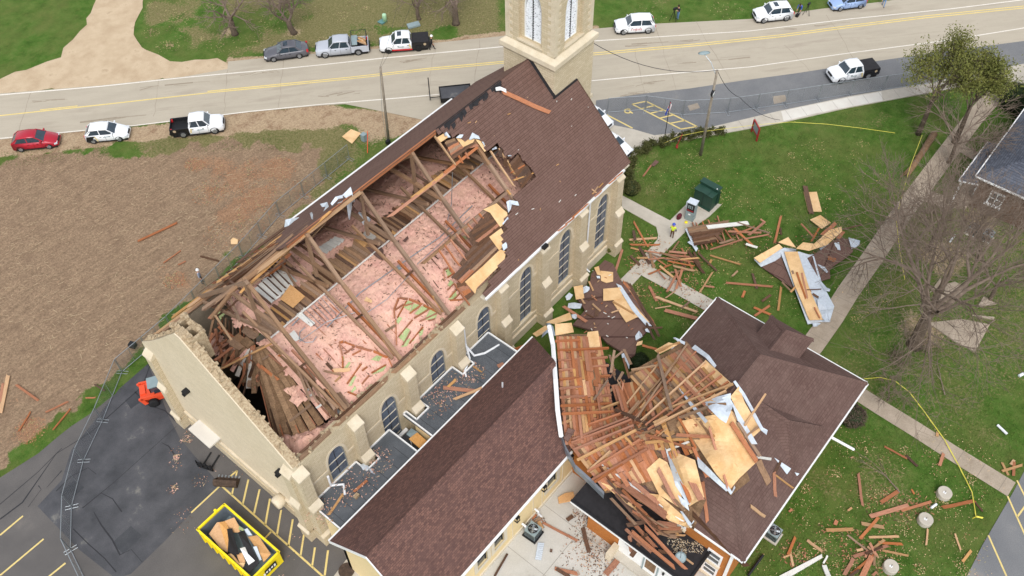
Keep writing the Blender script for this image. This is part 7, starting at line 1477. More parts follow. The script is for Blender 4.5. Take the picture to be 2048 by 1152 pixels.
# small black trailer with lighting tower seen past the north eave
tr = thing('trailer','black flat trailer with upright mast parked in front of the church','trailer',G(915,200)); a = G(912,198)
m = Matrix.Translation(a) @ Matrix.Rotation(math.radians(-42),4,'Z')
mb = MB(); mb.box((-1.6,-1.0,.5),(1.6,1.0,.62)); mb.box((-1.6,-1.0,.62),(-1.54,1.0,1.0)); mb.box((1.54,-1.0,.62),(1.6,1.0,1.0)); mb.box((-1.6,.94,.62),(1.6,1.0,1.0)); mb.box((-1.6,-1,.62),(1.6,-.94,1.0)); mb.build('trailer_bed',M['black'],tr,m=m)
MB().box((-1.5,-.92,.63),(1.5,.92,.9)).build('load_cover',M['seal'],tr,m=m)
mb = MB(); mb.tube([(-2.6,0,.2),(-2.6,0,3.0)],.05,6); mb.tube([(-2.6,0,.5),(-1.6,0,.5)],.05,6); mb.tube([(-2.6,0,1.6),(-2.6,.7,.9)],.04,6); mb.tube([(-2.6,0,1.6),(-2.6,-.7,.9)],.04,6); mb.tube([(-2.6,.7,.9),(-2.6,-.7,.9)],.04,6); mb.build('mast',M['black'],tr,m=m)
for x in (-.3,.4):
 for sy in (-1,1): MB().lathe([(.05,-.1),(.32,-.1),(.32,.1),(.05,.1)],n=16).build('wheel',M['rubber'],tr,True,m @ Matrix.Translation((x * 1.1,sy * 1.12,.32)) @ Matrix.Rotation(math.pi / 2,4,'X'))
# ------------------------------------------------------------------ skid steer, forks, bucket
c = G(326,792); hd = math.radians(150); ss = thing('skid_steer','orange red skid steer loader beside the west gable wall','loader',c,hd); m = Matrix.Translation(c) @ Matrix.Rotation(hd,4,'Z')
mb = MB(); mb.box((-1.1,-.5,.35),(1.1,.5,1.15)); mb.box((.3,-.62,.9),(1.35,.62,1.35)); mb.build('chassis',M['orange'],ss,m=m)
for sy in (-1,1):
 mb = MB(); mb.beam((1.35,sy * .72,1.35),(-.9,sy * .72,1.1),.16,.26); mb.beam((-.9,sy * .72,1.12),(-1.5,sy * .72,.4),.14,.24); mb.beam((1.35,sy * .72,1.4),(1.1,sy * .72,.6),.16,.3); mb.build('lift_arm',M['orange'],ss,m=m)
 for x in (-.65,.65):
  wm = m @ Matrix.Translation((x,sy * .68,.4)) @ Matrix.Rotation(math.pi / 2,4,'X'); ty = MB().lathe([(.15,-.14),(.38,-.15),(.4,-.1),(.4,.1),(.38,.15),(.15,.14)],n=16).build('wheel',M['rubber'],ss,True,wm); MB().lathe([(.02,-.13),(.2,-.13),(.2,.13),(.02,.13)],n=10).build('rim',M['orange'],ty,m=wm)
mb = MB();
for x,y in ((-.75,-.42),(-.75,.42),(.55,-.42),(.55,.42)): mb.beam((x,y,1.1),(x * .92,y,2.0),.07,.07)
mb.build('cab_frame',M['black'],ss,m=m); MB().box((-.78,-.5,1.98),(.6,.5,2.06)).build('cab_roof',M['cab_grey'],ss,m=m); MB().box((-.72,-.44,1.15),(.5,.44,1.95)).build('cab_glass',M['glass'],ss,m=m); MB().box((.9,-.4,1.36),(1.3,.4,1.5)).build('engine_cover',M['orange'],ss,m=m)
c = G(412,938); fk = thing('fork_carriage','black fork attachment with two tines lying on the asphalt','forks',c); m = Matrix.Translation(c) @ Matrix.Rotation(math.radians(-70),4,'Z')
mb = MB(); mb.box((-.65,-.05,.05),(.65,.05,.2)); mb.box((-.65,-.05,.55),(.65,.05,.65));
for x in (-.6,-.2,.2,.6): mb.box((x - .04,-.04,.05),(x + .04,.04,.9))
mb.build('carriage',M['black'],fk,m=m)
for x in (-.35,.35): MB().box((x - .06,.05,.03),(x + .06,1.3,.08)).build('tine',M['tan_wood'] if False else M['rubber'],fk,m=m)
c = G(455,965); bk_ = thing('loader_bucket','rusty brown toothed loader bucket on the hatched asphalt','bucket',c); m = Matrix.Translation(c) @ Matrix.Rotation(math.radians(-55),4,'Z'); M['rust'] = rough2('rusty_steel',(96,78,66),(70,58,50),3,(130,104,84),.15,20,.8)
prof = [(-.4,.05),(.35,.0),(.38,.04),(-.3,.1),(-.36,.3),(-.2,.55),(-.1,.6),(-.14,.64),(-.32,.6),(-.46,.34)]
mb = MB(); mb.poly([Vector((-.85,a,b)) for a,b in prof],(1.7,0,0));
for x in (-.85,.81): mb.poly([Vector((x,a,b)) for a,b in ((-.4,.05),(.35,0),(-.1,.6),(-.36,.45))],(.04,0,0))
mb.build('shell',M['rust'],bk_,m=m)
for k in range(7): MB().obox(Vector((-.75 + k * .25,.46,.03)),(.05,0,0),(0,.1,0),(0,0,.03)).build('tooth',M['metal'],bk_,m=m)
# ------------------------------------------------------------------ yellow dumpster with its load
DZ = 1.75; dA,dB,dD = G(448.8,1008.8,DZ),G(557.7,1103.9,DZ),G(395.5,1059.8,DZ); du = (dB - dA); dv = (dD - dA); dl,dw = du.length,dv.length; du.normalize(); dv = (dv - du * dv.dot(du)).normalized()
ds = thing('dumpster','bright yellow open dumpster full of roof scrap on the asphalt','dumpster',(dA + du * dl / 2 + dv * dw / 2) * 1.0 - Vector((0,0,DZ)),0)
def DP(a,b,z): return Vector((dA.x,dA.y,0)) + du * a + dv * b + Vector((0,0,z))
t1 = .07
for nm,a0,b0,a1,b1 in (('side_wall',0,0,dl,t1),('side_wall',0,dw - t1,dl,dw),('end_wall',0,t1,t1,dw - t1),('end_wall',dl - t1,t1,dl,dw - t1)):
 MB().poly([DP(a0,b0,.15),DP(a1,b0,.15),DP(a1,b1,.15),DP(a0,b1,.15)],(0,0,DZ - .16)).build(nm,M['yellow'],ds)
MB().poly([DP(.02,.02,.1),DP(dl - .02,.02,.1),DP(dl - .02,dw - .02,.1),DP(.02,dw - .02,.1)],(0,0,.12)).build('floor',M['cab_grey'],ds)
mb = MB()
for a0,b0,a1,b1 in ((-.05,0,dl + .05,0),(-.05,dw,dl + .05,dw),(0,0,0,dw),(dl,0,dl,dw)): mb.beam(DP(a0,b0,DZ),DP(a1,b1,DZ),.14,.12)
mb.build('rim_rail',M['yellow'],ds)
for k in range(9):
 a = .3 + k * (dl - .6) / 8
 for b in (-.05,dw + .05): MB().beam(DP(a,b,.2),DP(a,b,DZ - .06),.1,.09).build('rib',M['yellow'],ds)
for nm,a0,b0,a1,b1 in (('liner',t1 + .003,t1 + .003,t1 + .01,dw - t1 - .003),('liner',t1 + .01,t1 + .003,dl - t1 - .01,t1 + .012),('liner',t1 + .01,dw - t1 - .012,dl - t1 - .01,dw - t1 - .003)):
 MB().poly([DP(a0,b0,.22),DP(a1,b0,.22),DP(a1,b1,.22),DP(a0,b1,.22)],(0,0,DZ - .32)).build(nm,M['trim_grey'],ds)
sg = MB().poly([DP(dl + .08,.5,.75),DP(dl + .08,dw - .9,.75),DP(dl + .08,dw - .9,1.35),DP(dl + .08,.5,1.35)],(du * .02)).build('sign_plate',M['black'],ds)
rotm = Matrix(((dv.x * -1,0,du.x,0),(dv.y * -1,0,du.y,0),(0,1,0,0),(0,0,0,1)))
for k in range(5): MB().poly([DP(dl + .115,.6 + k * .22,.9 + (k % 2) * .1),DP(dl + .115,.74 + k * .22,.9 + (k % 2) * .1),DP(dl + .115,.74 + k * .22,1.2),DP(dl + .115,.6 + k * .22,1.2)],du * .01).build('sign_mark',M['white'],sg)
MB().lathe([(.1,0),(.1,.14),(.03,.15)],DP(-.1,dw * .3,DZ),10).build('hook',M['yellow'],ds)
kH = lambda x,y: (320 + x / 3.471,820 + y / 3.471)
def dsheet(q,z,mt,nm,lab,cat='scrap',t_=.05):
 return tag(sheet([G(*kH(x,y),z + RN.uniform(-.15,.15)) for x,y in q],t_,M[mt],nm),lab,cat)
for i,(q,z,mt,nm,lab) in enumerate((([(340,860),(395,780),(440,775),(480,880),(470,990),(420,960)],1.25,'osb','strand_board','big tan strand board at the upper end of the dumpster load'),([(410,780),(455,770),(500,870),(470,980)],1.35,'osb','strand_board','tan strand board overlapping the biggest one in the dumpster'),([(450,770),(515,745),(550,810),(555,850),(500,850)],1.35,'osb','strand_board','tan board corner at the top of the dumpster load'),([(465,825),(500,822),(550,1000),(510,1005),(470,980),(475,900)],1.6,'felt','felt_strip','black felt strip across the dumpster boards, the shorter one'),([(540,850),(585,835),(640,960),(690,1060),(620,1130),(580,1100),(620,1040)],1.65,'felt','felt_strip','long black felt strip in the middle of the dumpster'),([(555,960),(590,950),(612,1000),(658,1045),(615,1075),(590,1030)],1.8,'white','white_sheet','folded white sheet on top of the dumpster load'),([(610,880),(680,868),(770,1000),(720,1055),(690,990)],1.55,'osb','strand_board','tan strand board at the right side of the dumpster load'),([(470,1000),(500,995),(545,1060),(590,1060),(575,1095),(530,1060)],1.45,'ply2','plywood_scrap','pale plywood scrap in the lower dumpster load'),([(530,1000),(570,990),(592,1050),(560,1080)],1.55,'osb','strand_board','small square strand board in the dumpster'),([(645,950),(670,945),(705,1040),(690,1045)],1.7,'fabric','metal_strip','silvery strip beside the right strand board in the dumpster'),([(585,830),(605,820),(640,870),(610,870)],1.6,'fabric','metal_strip','crumpled silvery foil at the top of the dumpster'),([(545,800),(580,825),(575,840),(540,825)],1.5,'green_batt','green_batt','green scrap of insulation in the dumpster'),([(350,880),(480,960),(560,1090),(600,1130),(560,1100),(380,930)],1.0,'dark','painted_shade_scrap','scrap in painted shade at the bottom of the dumpster'))):  # last sheet carries the shade of the dumpster bottom in its near-black colour
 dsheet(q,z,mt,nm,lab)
# ================================================================== yard equipment
kT = lambda x,y: (1350 + x / 8.864,340 + y / 8.864)
a,b = G(*kT(300,585)),G(*kT(600,755)); u = (b - a); u.z = 0; tl = u.length; u.normalize(); v = Vector((-u.y,u.x,0)); v = v if v.dot(Vector((1,0,0))) > 0 else -v
tf = thing('transformer','dark green padmount transformer cabinet on the concrete pad','transformer',a + u * tl / 2 + v * .7)
TP = lambda i,j,z: a + u * i + v * j + Vector((0,0,z))
def tbox(mb,i0,j0,z0,i1,j1,z1): return mb.poly([TP(i0,j0,z0),TP(i1,j0,z0),TP(i1,j1,z0),TP(i0,j1,z0)],(0,0,z1 - z0))
tbox(MB(),0,.1,0,tl,.85,1.75).build('front_cabinet',M['green_metal'],tf); tbox(MB(),.02,.88,0,tl - .02,1.35,2.0).build('tank',M['green_metal'],tf)
tbox(MB(),-.08,.86,2.0,tl + .08,1.5,2.12).build('tank_lid',M['green_metal'],tf); tbox(MB(),-.05,.0,1.75,tl + .05,.85,1.82).build('hood',M['green_metal'],tf); tbox(MB(),tl * .33,-.02,1.82,tl * .72,.8,1.9).build('hood_step',M['green_metal'],tf)
tbox(MB(),tl * .5 - .01,.08,.1,tl * .5 + .01,.1,1.7).build('door_seam',M['black'],tf); tbox(MB(),-.02,.02,0,tl + .02,.1,.18).build('base',M['green_metal'],tf)
for k in range(6): tbox(MB(),tl,.95 + k * .07,.3,tl + .1,.98 + k * .07,1.7).build('fin',M['green_metal'],tf)
MB().lathe([(.05,0),(.05,.06),(.01,.07)],TP(tl - .15,.95,2.12),8).build('valve',M['white'],tf)
c = G(*kT(235,900)); cb = thing('meter_cabinet','open grey electrical cabinet with exposed red busbars on the pad','electrical cabinet',c); a2,b2 = G(*kT(165,870)),G(*kT(310,930)); u2 = b2 - a2; cl = u2.length; u2.normalize(); v2 = Vector((-u2.y,u2.x,0)); v2 = v2 if v2.x > 0 else -v2
CP2 = lambda i,j,z: a2 + u2 * i + v2 * j + Vector((0,0,z))
def cbox(i0,j0,z0,i1,j1,z1,nm,mt): return MB().poly([CP2(i0,j0,z0),CP2(i1,j0,z0),CP2(i1,j1,z0),CP2(i0,j1,z0)],(0,0,z1 - z0)).build(nm,M[mt],cb)
cbox(0,0,0,cl,.6,2.15,'housing','cab_grey'); cbox(-.03,-.05,2.15,cl + .03,.65,2.2,'top','fabric'); cbox(.06,-.02,1.15,cl - .06,-.004,2.05,'open_bay','black'); cbox(.03,-.03,.1,cl - .03,-.004,1.05,'door','cab_grey')
for z in (1.3,1.22): cbox(.08,-.05,z,cl - .1,-.022,z + .05,'busbar','red_paint')
for i in (.2,.4,.62): cbox(cl * i,-.06,1.55,cl * i + .09,-.022,1.9,'breaker','cab_grey')
cbox(cl * .35,-.04,.75,cl * .6,-.032,.9,'label_plate','white'); cbox(-.14,.1,1.4,-.002,.35,2.0,'conduit_box','fabric')
bp = thing('tool_bag','dark red tool bag on the concrete pad beside the grey cabinet','bag',G(*kT(70,850)));
MB().lathe([(.05,0),(.26,.03),(.28,.25),(.2,.42),(.05,.46)],n=12).build('bag_body',plain('maroon_cloth',(96,34,44),.9),bp,True,Matrix.Translation(G(*kT(70,850))) @ Matrix.Diagonal((1.2,.75,1,1))); MB().tube([G(*kT(55,845),.4),G(*kT(70,830),.62),G(*kT(85,850),.4)],.025,6).build('strap',M['black'],bp)
tag(MB().lathe([(.05,0),(.16,.02),(.14,.12),(.03,.15)],n=10).build('yellow_cloth',M['yellow'],None,True,Matrix.Translation(G(*kT(195,935)))),'small yellow object on the concrete pad in front of the cabinet','glove')
for (x,y,lab) in ((1886,990,'round concrete lid nearest the rectory footpath'),(1848,1043,'middle one of the three round concrete lids on the grass'),(1779,1137,'round concrete lid nearest the bottom of the frame')):
 c = G(x,y); t_ = thing('tank_lid',lab,'concrete lid',c,group='round concrete tank lids'); MB().lathe([(.02,0),(.5,0),(.5,.42),(.47,.46),(.02,.46)],c,22).build('lid_ring',M['conc'],t_); MB().tube([c + Vector((-.08,0,.46)),c + Vector((-.08,0,.52)),c + Vector((.08,0,.52)),c + Vector((.08,0,.46))],.014,5).build('handle',M['rust'],t_); MB().box(c + Vector((-.14,-.08,.462)),c + Vector((.02,.12,.468))).build('paper_tag',M['white'],t_)
for (x0,y0,x1,y1,r_,lab) in ((1995,850,2014,868,.1,'white downpipe length lying on the east lawn'),(1862,1016,1873,1008,.09,'short white pipe between the round concrete lids'),(2038,752,2047,747,.12,'pale green and white pipe end on the east lawn by the frame edge'),(1900,484,1910,470,.09,'short white pipe on the lawn below the dark brick house')):
 tag(MB().tube([G(x0,y0,.1),G(x1,y1,.12)],r_,10).build('pipe_piece',M['pipe']),lab,'pipe')
gb = thing('utility_pedestal','pale green utility pedestal on the verge behind the white pickup','pedestal',G(770,44)); c = G(770,43); MB().lathe([(.24,0),(.24,.85),(.2,.95),(.02,.97)],c,12).build('dome',plain('pale_green_plastic',(168,206,168),.5),gb,True); MB().box(G(766,43) + Vector((-.5,-.35,0)),G(766,43) + Vector((.35,.35,.12))).build('base',plain('teal_base',(92,132,130),.6),gb)
tag(MB().obox(G(827,50,.12),(.62,-.3,0),(.2,.34,0),(0,0,.1)).build('vault_cover',M['cab_grey']),'flat grey vault cover on the verge above the white pickup','vault cover')
c = G(729,281); cbx = thing('junction_box','small grey green junction box on the grass by the utility pole','junction box',c); MB().box(c + Vector((-.22,-.22,0)),c + Vector((.22,.22,.75))).build('box_body',M['cab_grey'],cbx); MB().box(c + Vector((-.25,-.25,.75)),c + Vector((.25,.25,.82))).build('lid',M['cab_grey'],cbx)
tag(MB().obox(G(265,690,.5),(.2,.1,0),(-.1,.25,0),(0,0,.2)).build('site_light',M['black']),'black and white site light on the ground at the north-west church corner','light')
tag(MB().lathe([(.02,0),(.55,0),(.55,.03),(.02,.03)],G(693,1141,.03),24).build('manhole_cover',M['rust']),'round rusty manhole cover in the concrete by the hall corner','manhole cover')
# ================================================================== poles, wires, flag, sign
def pole(base,top,r0,r1,nm,lab,cat,mat='old_pole'):
 t_ = thing(nm,lab,cat,base); MB().tube([base,base.lerp(top,.5),top],[r0,(r0 + r1) / 2,r1],10).build('pole',M[mat],t_,True); return t_
M['old_pole'] = rough2('weathered_pole',(158,148,132),(136,126,112),2.2,(172,164,150),.15,16,.95,.4)
lb = G(1401,310); lt = Vector((lb.x,lb.y,9.9)); lp = pole(lb,lt,.15,.1,'light_pole','leaning grey wooden light pole with street lamp on the lawn edge','light pole')
arm = [lt + Vector((0,0,-.6)),lt + Vector((.2,.8,.3)),lt + Vector((.35,1.7,.75))]; MB().tube(arm,.035,6).build('lamp_arm',M['metal'],lp)
MB().lathe([(.02,0),(.2,.02),(.28,.1),(.16,.2),(.02,.22)],n=12).build('lamp_head',M['cab_grey'],lp,True,Matrix.Translation(arm[-1]) @ Matrix.Rotation(.9,4,'Z') @ Matrix.Diagonal((1.0,2.0,.7,1)))
fl = MB().obox(lt + Vector((-.2,-.1,-2.3)),(.28,.05,.05),(0,.12,.1),(0,0,.16)).build('floodlight',M['black'],lp); MB().obox(lt + Vector((-.28,-.24,-2.3)),(.2,.04,.04),(0,.01,.01),(0,0,.12)).build('lens',M['white'],fl); MB().lathe([(.1,0),(.14,.3),(.1,.5)],lt + Vector((.15,0,-2.9)),8).build('meter',M['cab_grey'],lp)
ub = G(778,290); ut = G(761,134,9.1); up_ = pole(ub,ut,.14,.1,'utility_pole','bare wooden utility pole by the field in front of the church roof','utility pole'); MB().obox(G(776,284,.9),(.2,0,0),(0,.15,0),(0,0,.2)).build('pole_light',M['black'],up_); MB().tube([ut + Vector((0,.15,-.3)),ut + Vector((.1,.9,-6)),ub + Vector((.2,.5,.1))],.02,4).build('guy_wire',M['metal'],up_)
def wire(pts,lab,r_=.018,sag=.6):
 out = []
 for a,b in zip(pts[:-1],pts[1:]):
  for i in range(13): f = i / 12; out.append(Vector(a).lerp(Vector(b),f) - Vector((0,0,sag * 4 * f * (1 - f))))
 return tag(MB().tube(out,r_,4,cap=False).build('overhead_wire',M['black']),lab,'wire')
wire([lt,G(1183,84,13.0)],'sagging black cable from the light pole to the church tower',.03,1.2); wire([lt,G(1480,195,6.5),G(1560,240,4.6)],'black cable from the light pole down across the asphalt strip',.022,.5)
wire([ut + Vector((0,0,-.1)),G(830,-10,9.5)],'thin wire from the utility pole over the road, the right strand',.012,.4); wire([ut + Vector((0,.2,-.3)),G(800,-15,9.3)],'thin wire from the utility pole over the road, the left strand',.012,.4)
fb = G(1329,277); fp = pole(fb,fb + Vector((0,0,4.6)),.04,.03,'flag_pole','thin black flag pole in the hedge with a drooping flag','flag pole','black'); ft = fb + Vector((0,0,4.6))
fg = thing('flag','small red white and blue flag wrapped at the top of the thin pole','flag',ft); M['flag_red'] = plain('flag_red',(196,60,84)); M['flag_blue'] = plain('flag_blue',(66,80,160))
for k in range(6): MB().add([ft + Vector((.02 + .07 * k,.03 * math.sin(k * 2),-.1 - .12 * k)),ft + Vector((.09 + .07 * k,.03 * math.sin(k * 2 + 2),-.12 - .12 * k)),ft + Vector((-.2 + .07 * k,.1 * math.cos(k),-.9 - .1 * k)),ft + Vector((-.28 + .07 * k,.1 * math.cos(k),-.86 - .1 * k))],[(0,1,2,3)]).build('stripe',M['flag_red'] if k % 2 else M['white'],fg)
MB().add([ft + Vector((-.22,.05,-.75)),ft + Vector((.0,.0,-.9)),ft + Vector((-.3,.05,-1.6)),ft + Vector((-.5,.1,-1.3))],[(0,1,2,3)]).build('blue_field',M['flag_blue'],fg)
s0,s1 = G(1503,263),G(1513,282); sg = thing('lawn_sign','dark red wooden sign frame with grey panel on the upper lawn','sign',s0);
for p in (s0,s1): MB().beam(p,p + Vector((0,0,1.5)),.14,.14).build('post',M['red_paint'],sg)
MB().beam(s0 + Vector((0,0,1.5)),s1 + Vector((0,0,1.5)),.12,.12).beam(s0 + Vector((0,0,.5)),s1 + Vector((0,0,.5)),.1,.1).build('rail',M['red_paint'],sg); MB().poly([s0.lerp(s1,.1) + Vector((0,0,.55)),s0.lerp(s1,.9) + Vector((0,0,.55)),s0.lerp(s1,.9) + Vector((0,0,1.42)),s0.lerp(s1,.1) + Vector((0,0,1.42))],(.03,.03,0)).build('sign_panel',M['cab_grey'],sg)
rb_ = thing('red_rake','red handled tool leaning in the hedge','garden tool',G(1354,293)); MB().tube([G(1353,293,.1),G(1365,268,1.3)],.04,6).build('handle',M['red_paint'],rb_); MB().obox(G(1354,293,.1),(.2,.1,0),(0,.12,0),(0,0,.04)).build('head',M['red_paint'],rb_)
tag(MB().tube([G(735,306,.1),G(735,262,1.6)],.035,6).build('marker_stake',M['orange']),'thin orange marker stake beside the utility pole','stake')
def tape(pts,zs,lab,w_=.036):
 P = [G(x,y,z) for (x,y),z in zip(pts,zs)]; Q = []
 for a,b in zip(P[:-1],P[1:]):
  for i in range(6): Q.append(a.lerp(b,i / 6))
 Q.append(P[-1]); mb = MB(); mb.strip([p + Vector((0,0,w_ / 2)) + Vector((RN.uniform(-.03,.03),0,0)) for p in Q],[p - Vector((0,0,w_ / 2)) + Vector((RN.uniform(-.03,.03),.05,0)) for p in Q]); mb.strip([p + Vector((-w_ / 2,0,0)) for p in Q],[p + Vector((w_ / 2,0,.02)) for p in Q])
 return tag(mb.build('caution_tape',M['tape'],fix=False),lab,'tape')
tape([(1327,287),(1360,272),(1400,264),(1510,250),(1580,244),(1650,248),(1720,256),(1790,266)],[.5,.9,1,1,.9,.8,.8,1],'long yellow caution tape strung along the upper lawn'); tape([(1795,430),(1806,385),(1822,330),(1845,270)],[1,1,1,1],'yellow caution tape running up the far footpath'); tape([(1810,560),(1800,500),(1793,440)],[.9,1,1],'short yellow tape hanging at the big bare tree')
tape([(1728,758),(1760,755),(1790,762),(1820,785),(1850,825),(1890,880),(1920,935),(1945,985),(1953,1035)],[2.2,1.6,1.0,.6,.3,.2,.2,.2,.15],'curved yellow caution tape from the rectory corner over the south lawn'); tape([(1945,1037),(1953,1033),(1966,1036)],[.15,.3,.15],'knotted end of yellow tape on a stake in the south lawn',.14)
# ================================================================== temporary wire fence panels
def panel(p0,p1,lab,grp,h=1.85):
 p0,p1 = Vector(p0),Vector(p1); p0.z = p1.z = 0; t_ = thing('fence_panel',lab,'fence',(p0 + p1) / 2,0,grp); d = p1 - p0; L = d.length; d.normalize(); Z = Vector((0,0,1)); mb = MB()
 a,b = p0 + d * .05,p1 - d * .05
 mb.tube([a + Z * .08,a + Z * h],.028,6); mb.tube([b + Z * .08,b + Z * h],.028,6); mb.tube([a + Z * h,b + Z * h],.028,6); mb.tube([a + Z * .12,b + Z * .12],.028,6); mb.tube([(a + b) / 2 + Z * .12,(a + b) / 2 + Z * h],.02,5); mb.build('frame',M['metal'],t_)
 mb = MB(); s = -h
 while s < L:
  for dr in (1,-1):
   u0,u1 = max(s,0),min(s + h - .12,L)
   if u1 - u0 > .05:
    z0,z1 = .12 + (u0 - s),.12 + (u1 - s)
    if dr < 0: z0,z1 = h + .12 - z0,h + .12 - z1
    q0,q1 = p0 + d * u0 + Z * z0,p0 + d * u1 + Z * z1; o = Vector((0,0,.006)); mb.add([q0 - o,q1 - o,q1 + o,q0 + o],[(0,1,2,3)])
  s += .13
 mb.build('wire_mesh',M['metal'],t_,fix=False)
 n = Vector((-d.y,d.x,0)); mb = MB()
 for e in (p0,): mb.tube([e - n * .45 - d * .12 + Z * .03,e + n * .45 - d * .12 + Z * .03,e + n * .45 + d * .12 + Z * .03,e - n * .45 + d * .12 + Z * .03,e - n * .45 - d * .12 + Z * .03],.02,5)
 mb.build('foot',M['metal'],t_); return t_
ORD = 'first second third fourth fifth sixth seventh eighth ninth tenth eleventh twelfth thirteenth fourteenth fifteenth sixteenth seventeenth eighteenth nineteenth twentieth'.split()
def fence(px,lab,grp,L=3.4):
 P = gpx(px); c = 0
 for a,b in zip(P[:-1],P[1:]):
  n = max(1,round((b - a).length / L))
  for k in range(n): panel(a.lerp(b,k / n),a.lerp(b,(k + 1) / n),ORD[min(c,19)] + ' ' + lab,grp); c += 1
fence([(700,318),(560,432),(487,516),(345,660),(245,745),(206,842),(168,922),(144,1014),(142,1100),(185,1190)],'grey wire fence panel of the field fence, counted from the utility pole end','temporary fence panels by the field')
fence([(1214,226),(1290,221),(1365,231),(1455,226),(1570,210),(1700,190),(1830,172),(1875,165)],'grey wire fence panel of the roadside fence, counted from the church end','temporary fence panels by the road')
# ================================================================== people
def person(pos,hd,cols,lab,pose='stand',helmet=None,hold=None,hgt=1.76,hair=(60,44,34)):
 s = hgt / 1.76; base = Vector(pos); m = Matrix.Translation(base) @ Matrix.Rotation(hd,4,'Z')
 bend = {'stand': 0.0,'walk': .06,'bend': 1.05,'film': .12}[pose]
 hip = Vector((0,0,.94)); up = lambda L,f=1.0: Vector((math.sin(bend * f) * L,0,math.cos(bend * f) * L))
 chest = hip + up(.38,.8); neck = chest + up(.17); head = neck + Vector((math.sin(bend * .7) * .2 + .03,0,math.cos(bend * .7) * .2))
 st = .26 if pose == 'walk' else (.12 if pose == 'bend' else .03)
 V = [hip,hip + up(.2,.6),chest,neck,head,head + Vector((.01,0,.1))]; R_ = [.15,.135,.16,.06,.1,.085]; E = [(0,1),(1,2),(2,3),(3,4),(4,5)]; K = ['p','s','s','h','h','h']
 def chain(root,pts):
  i = root
  for p,r,k in pts: V.append(Vector(p)); R_.append(r); K.append(k); E.append((i,len(V) - 1)); i = len(V) - 1
 for sy in (-1,1):
  f = st * sy
  chain(0,[((0,sy * .09,.88),.1,'p'),((f * .45 + .02,sy * .1,.49),.066,'p'),((f,sy * .11,.09),.045,'p'),((f + .1,sy * .12,.035),.04,'f'),((f + .17,sy * .12,.03),.03,'f')])
  sh = chest + up(.08); shp = sh + Vector((0,sy * .2,0))
  if pose == 'film' or (hold and sy > 0 and pose != 'bend'): el,ha = shp + Vector((.08,sy * .05,-.27)),shp + Vector((.32,-sy * .04,-.12))
  elif pose == 'bend': el,ha = shp + Vector((.1,sy * .03,-.27)),shp + Vector((.26,0,-.46))
  else: el,ha = shp + Vector((-.03 - f * .4,sy * .07,-.28)),shp + Vector((.06 - f * .7,sy * .08,-.52))
  chain(2,[(shp,.068,'s'),(el,.046,'s'),(ha,.034,'k'),(ha + (ha - el).normalized() * .09,.036,'k'),(ha + (ha - el).normalized() * .17,.02,'k')])
 me = bpy.data.meshes.new('person'); me.from_pydata([v * s for v in V],E,[]); o = bpy.data.objects.new('person',me); COL.objects.link(o)
 sk = o.modifiers.new('skin','SKIN'); sk.use_smooth_shade = True; o.modifiers.new('sub','SUBSURF').levels = 1
 if not me.skin_vertices:
  me.attributes  # skin layer is made with the modifier
  import bmesh; b = bmesh.new(); b.from_mesh(me); b.verts.layers.skin.verify(); b.to_mesh(me); b.free()
 for i,r in enumerate(R_): d = me.skin_vertices[0].data[i]; d.radius = (r * s * .95,r * s * .95); d.use_root = (i == 0)
 bpy.context.view_layer.update(); dg = bpy.context.evaluated_depsgraph_get(); nm = bpy.data.meshes.new_from_object(o.evaluated_get(dg)); bpy.data.objects.remove(o)
 keys = ['s','p','f','h','k']; nm.materials.clear()
 for k in keys: nm.materials.append(cols[k])
 VV = np.array([tuple(v * s) for v in V]); KI = [keys.index(k) for k in K]
 for p in nm.polygons: c = np.array(p.center); p.material_index = KI[int(np.argmin(((VV - c) ** 2).sum(1)))]; p.use_smooth = True
 t_ = thing('person',lab,'person',base,hd); put(bpy.data.objects.new('body',nm),t_,m); hc = head * s
 if helmet: MB().lathe([(.155 * s,-.01),(.16 * s,.0),(.125 * s,.03),(.12 * s,.09),(.07 * s,.15),(.01,.165 * s)],hc + Vector((0,0,.03)),14).build('hard_hat',helmet,t_,True,m)
 else: MB().lathe([(.02,-.12),(.1 * s,-.1),(.118 * s,.0),(.112 * s,.06),(.06 * s,.12),(.01,.13 * s)],hc + Vector((-.025,0,.035)),12).build('hair',plain('hair',hair,.8),t_,True,m)
 for sy in (-1,1): MB().lathe([(.005,-.014),(.014,0),(.005,.014)],hc + Vector((.094 * s,sy * .035,.01)),6).build('eye',M['black'],t_,True,m)
 MB().obox(hc + Vector((.105 * s,0,-.025)),(.018,0,0),(0,.014,0),(0,0,.026)).build('nose',cols['h'],t_,m=m); MB().obox(hc + Vector((.093 * s,0,-.065)),(.006,0,0),(0,.025,0),(0,0,.006)).build('mouth',M['red_paint'],t_,m=m)
 return t_,m
skin = plain('skin',(206,154,126),.6); cl = lambda n,c: plain(n,c,.85,var=.12,sc_=6)
def outfit(s_,p_,f_=(40,36,34),k_=None): return dict(s=cl('shirt',s_),p=cl('trousers',p_),f=cl('shoes',f_),h=skin,k=k_ or skin)
face_cam = lambda p: math.atan2(CAM.y - p.y,CAM.x - p.x)
p = G(864,99); person(p,math.radians(-60),outfit((30,30,34),(26,26,30)),'person in black with white hard hat walking behind the white pickup','walk',M['white'])
p = G(1355,38); t_,m = person(p,math.radians(165),outfit((44,44,52),(92,122,160)),'person in dark jacket and jeans filming beside a tripod at the far kerb','film',hair=(46,32,26))
p = G(1598,27); person(p,math.radians(190),outfit((62,92,186),(36,44,70)),'person in blue shirt bending over beside a tripod next to the white suv','bend',hair=(50,40,32))
p = G(1766,12); person(p,math.radians(200),outfit((44,84,180),(110,140,180)),'person in blue walking near the top edge of the photo','walk')
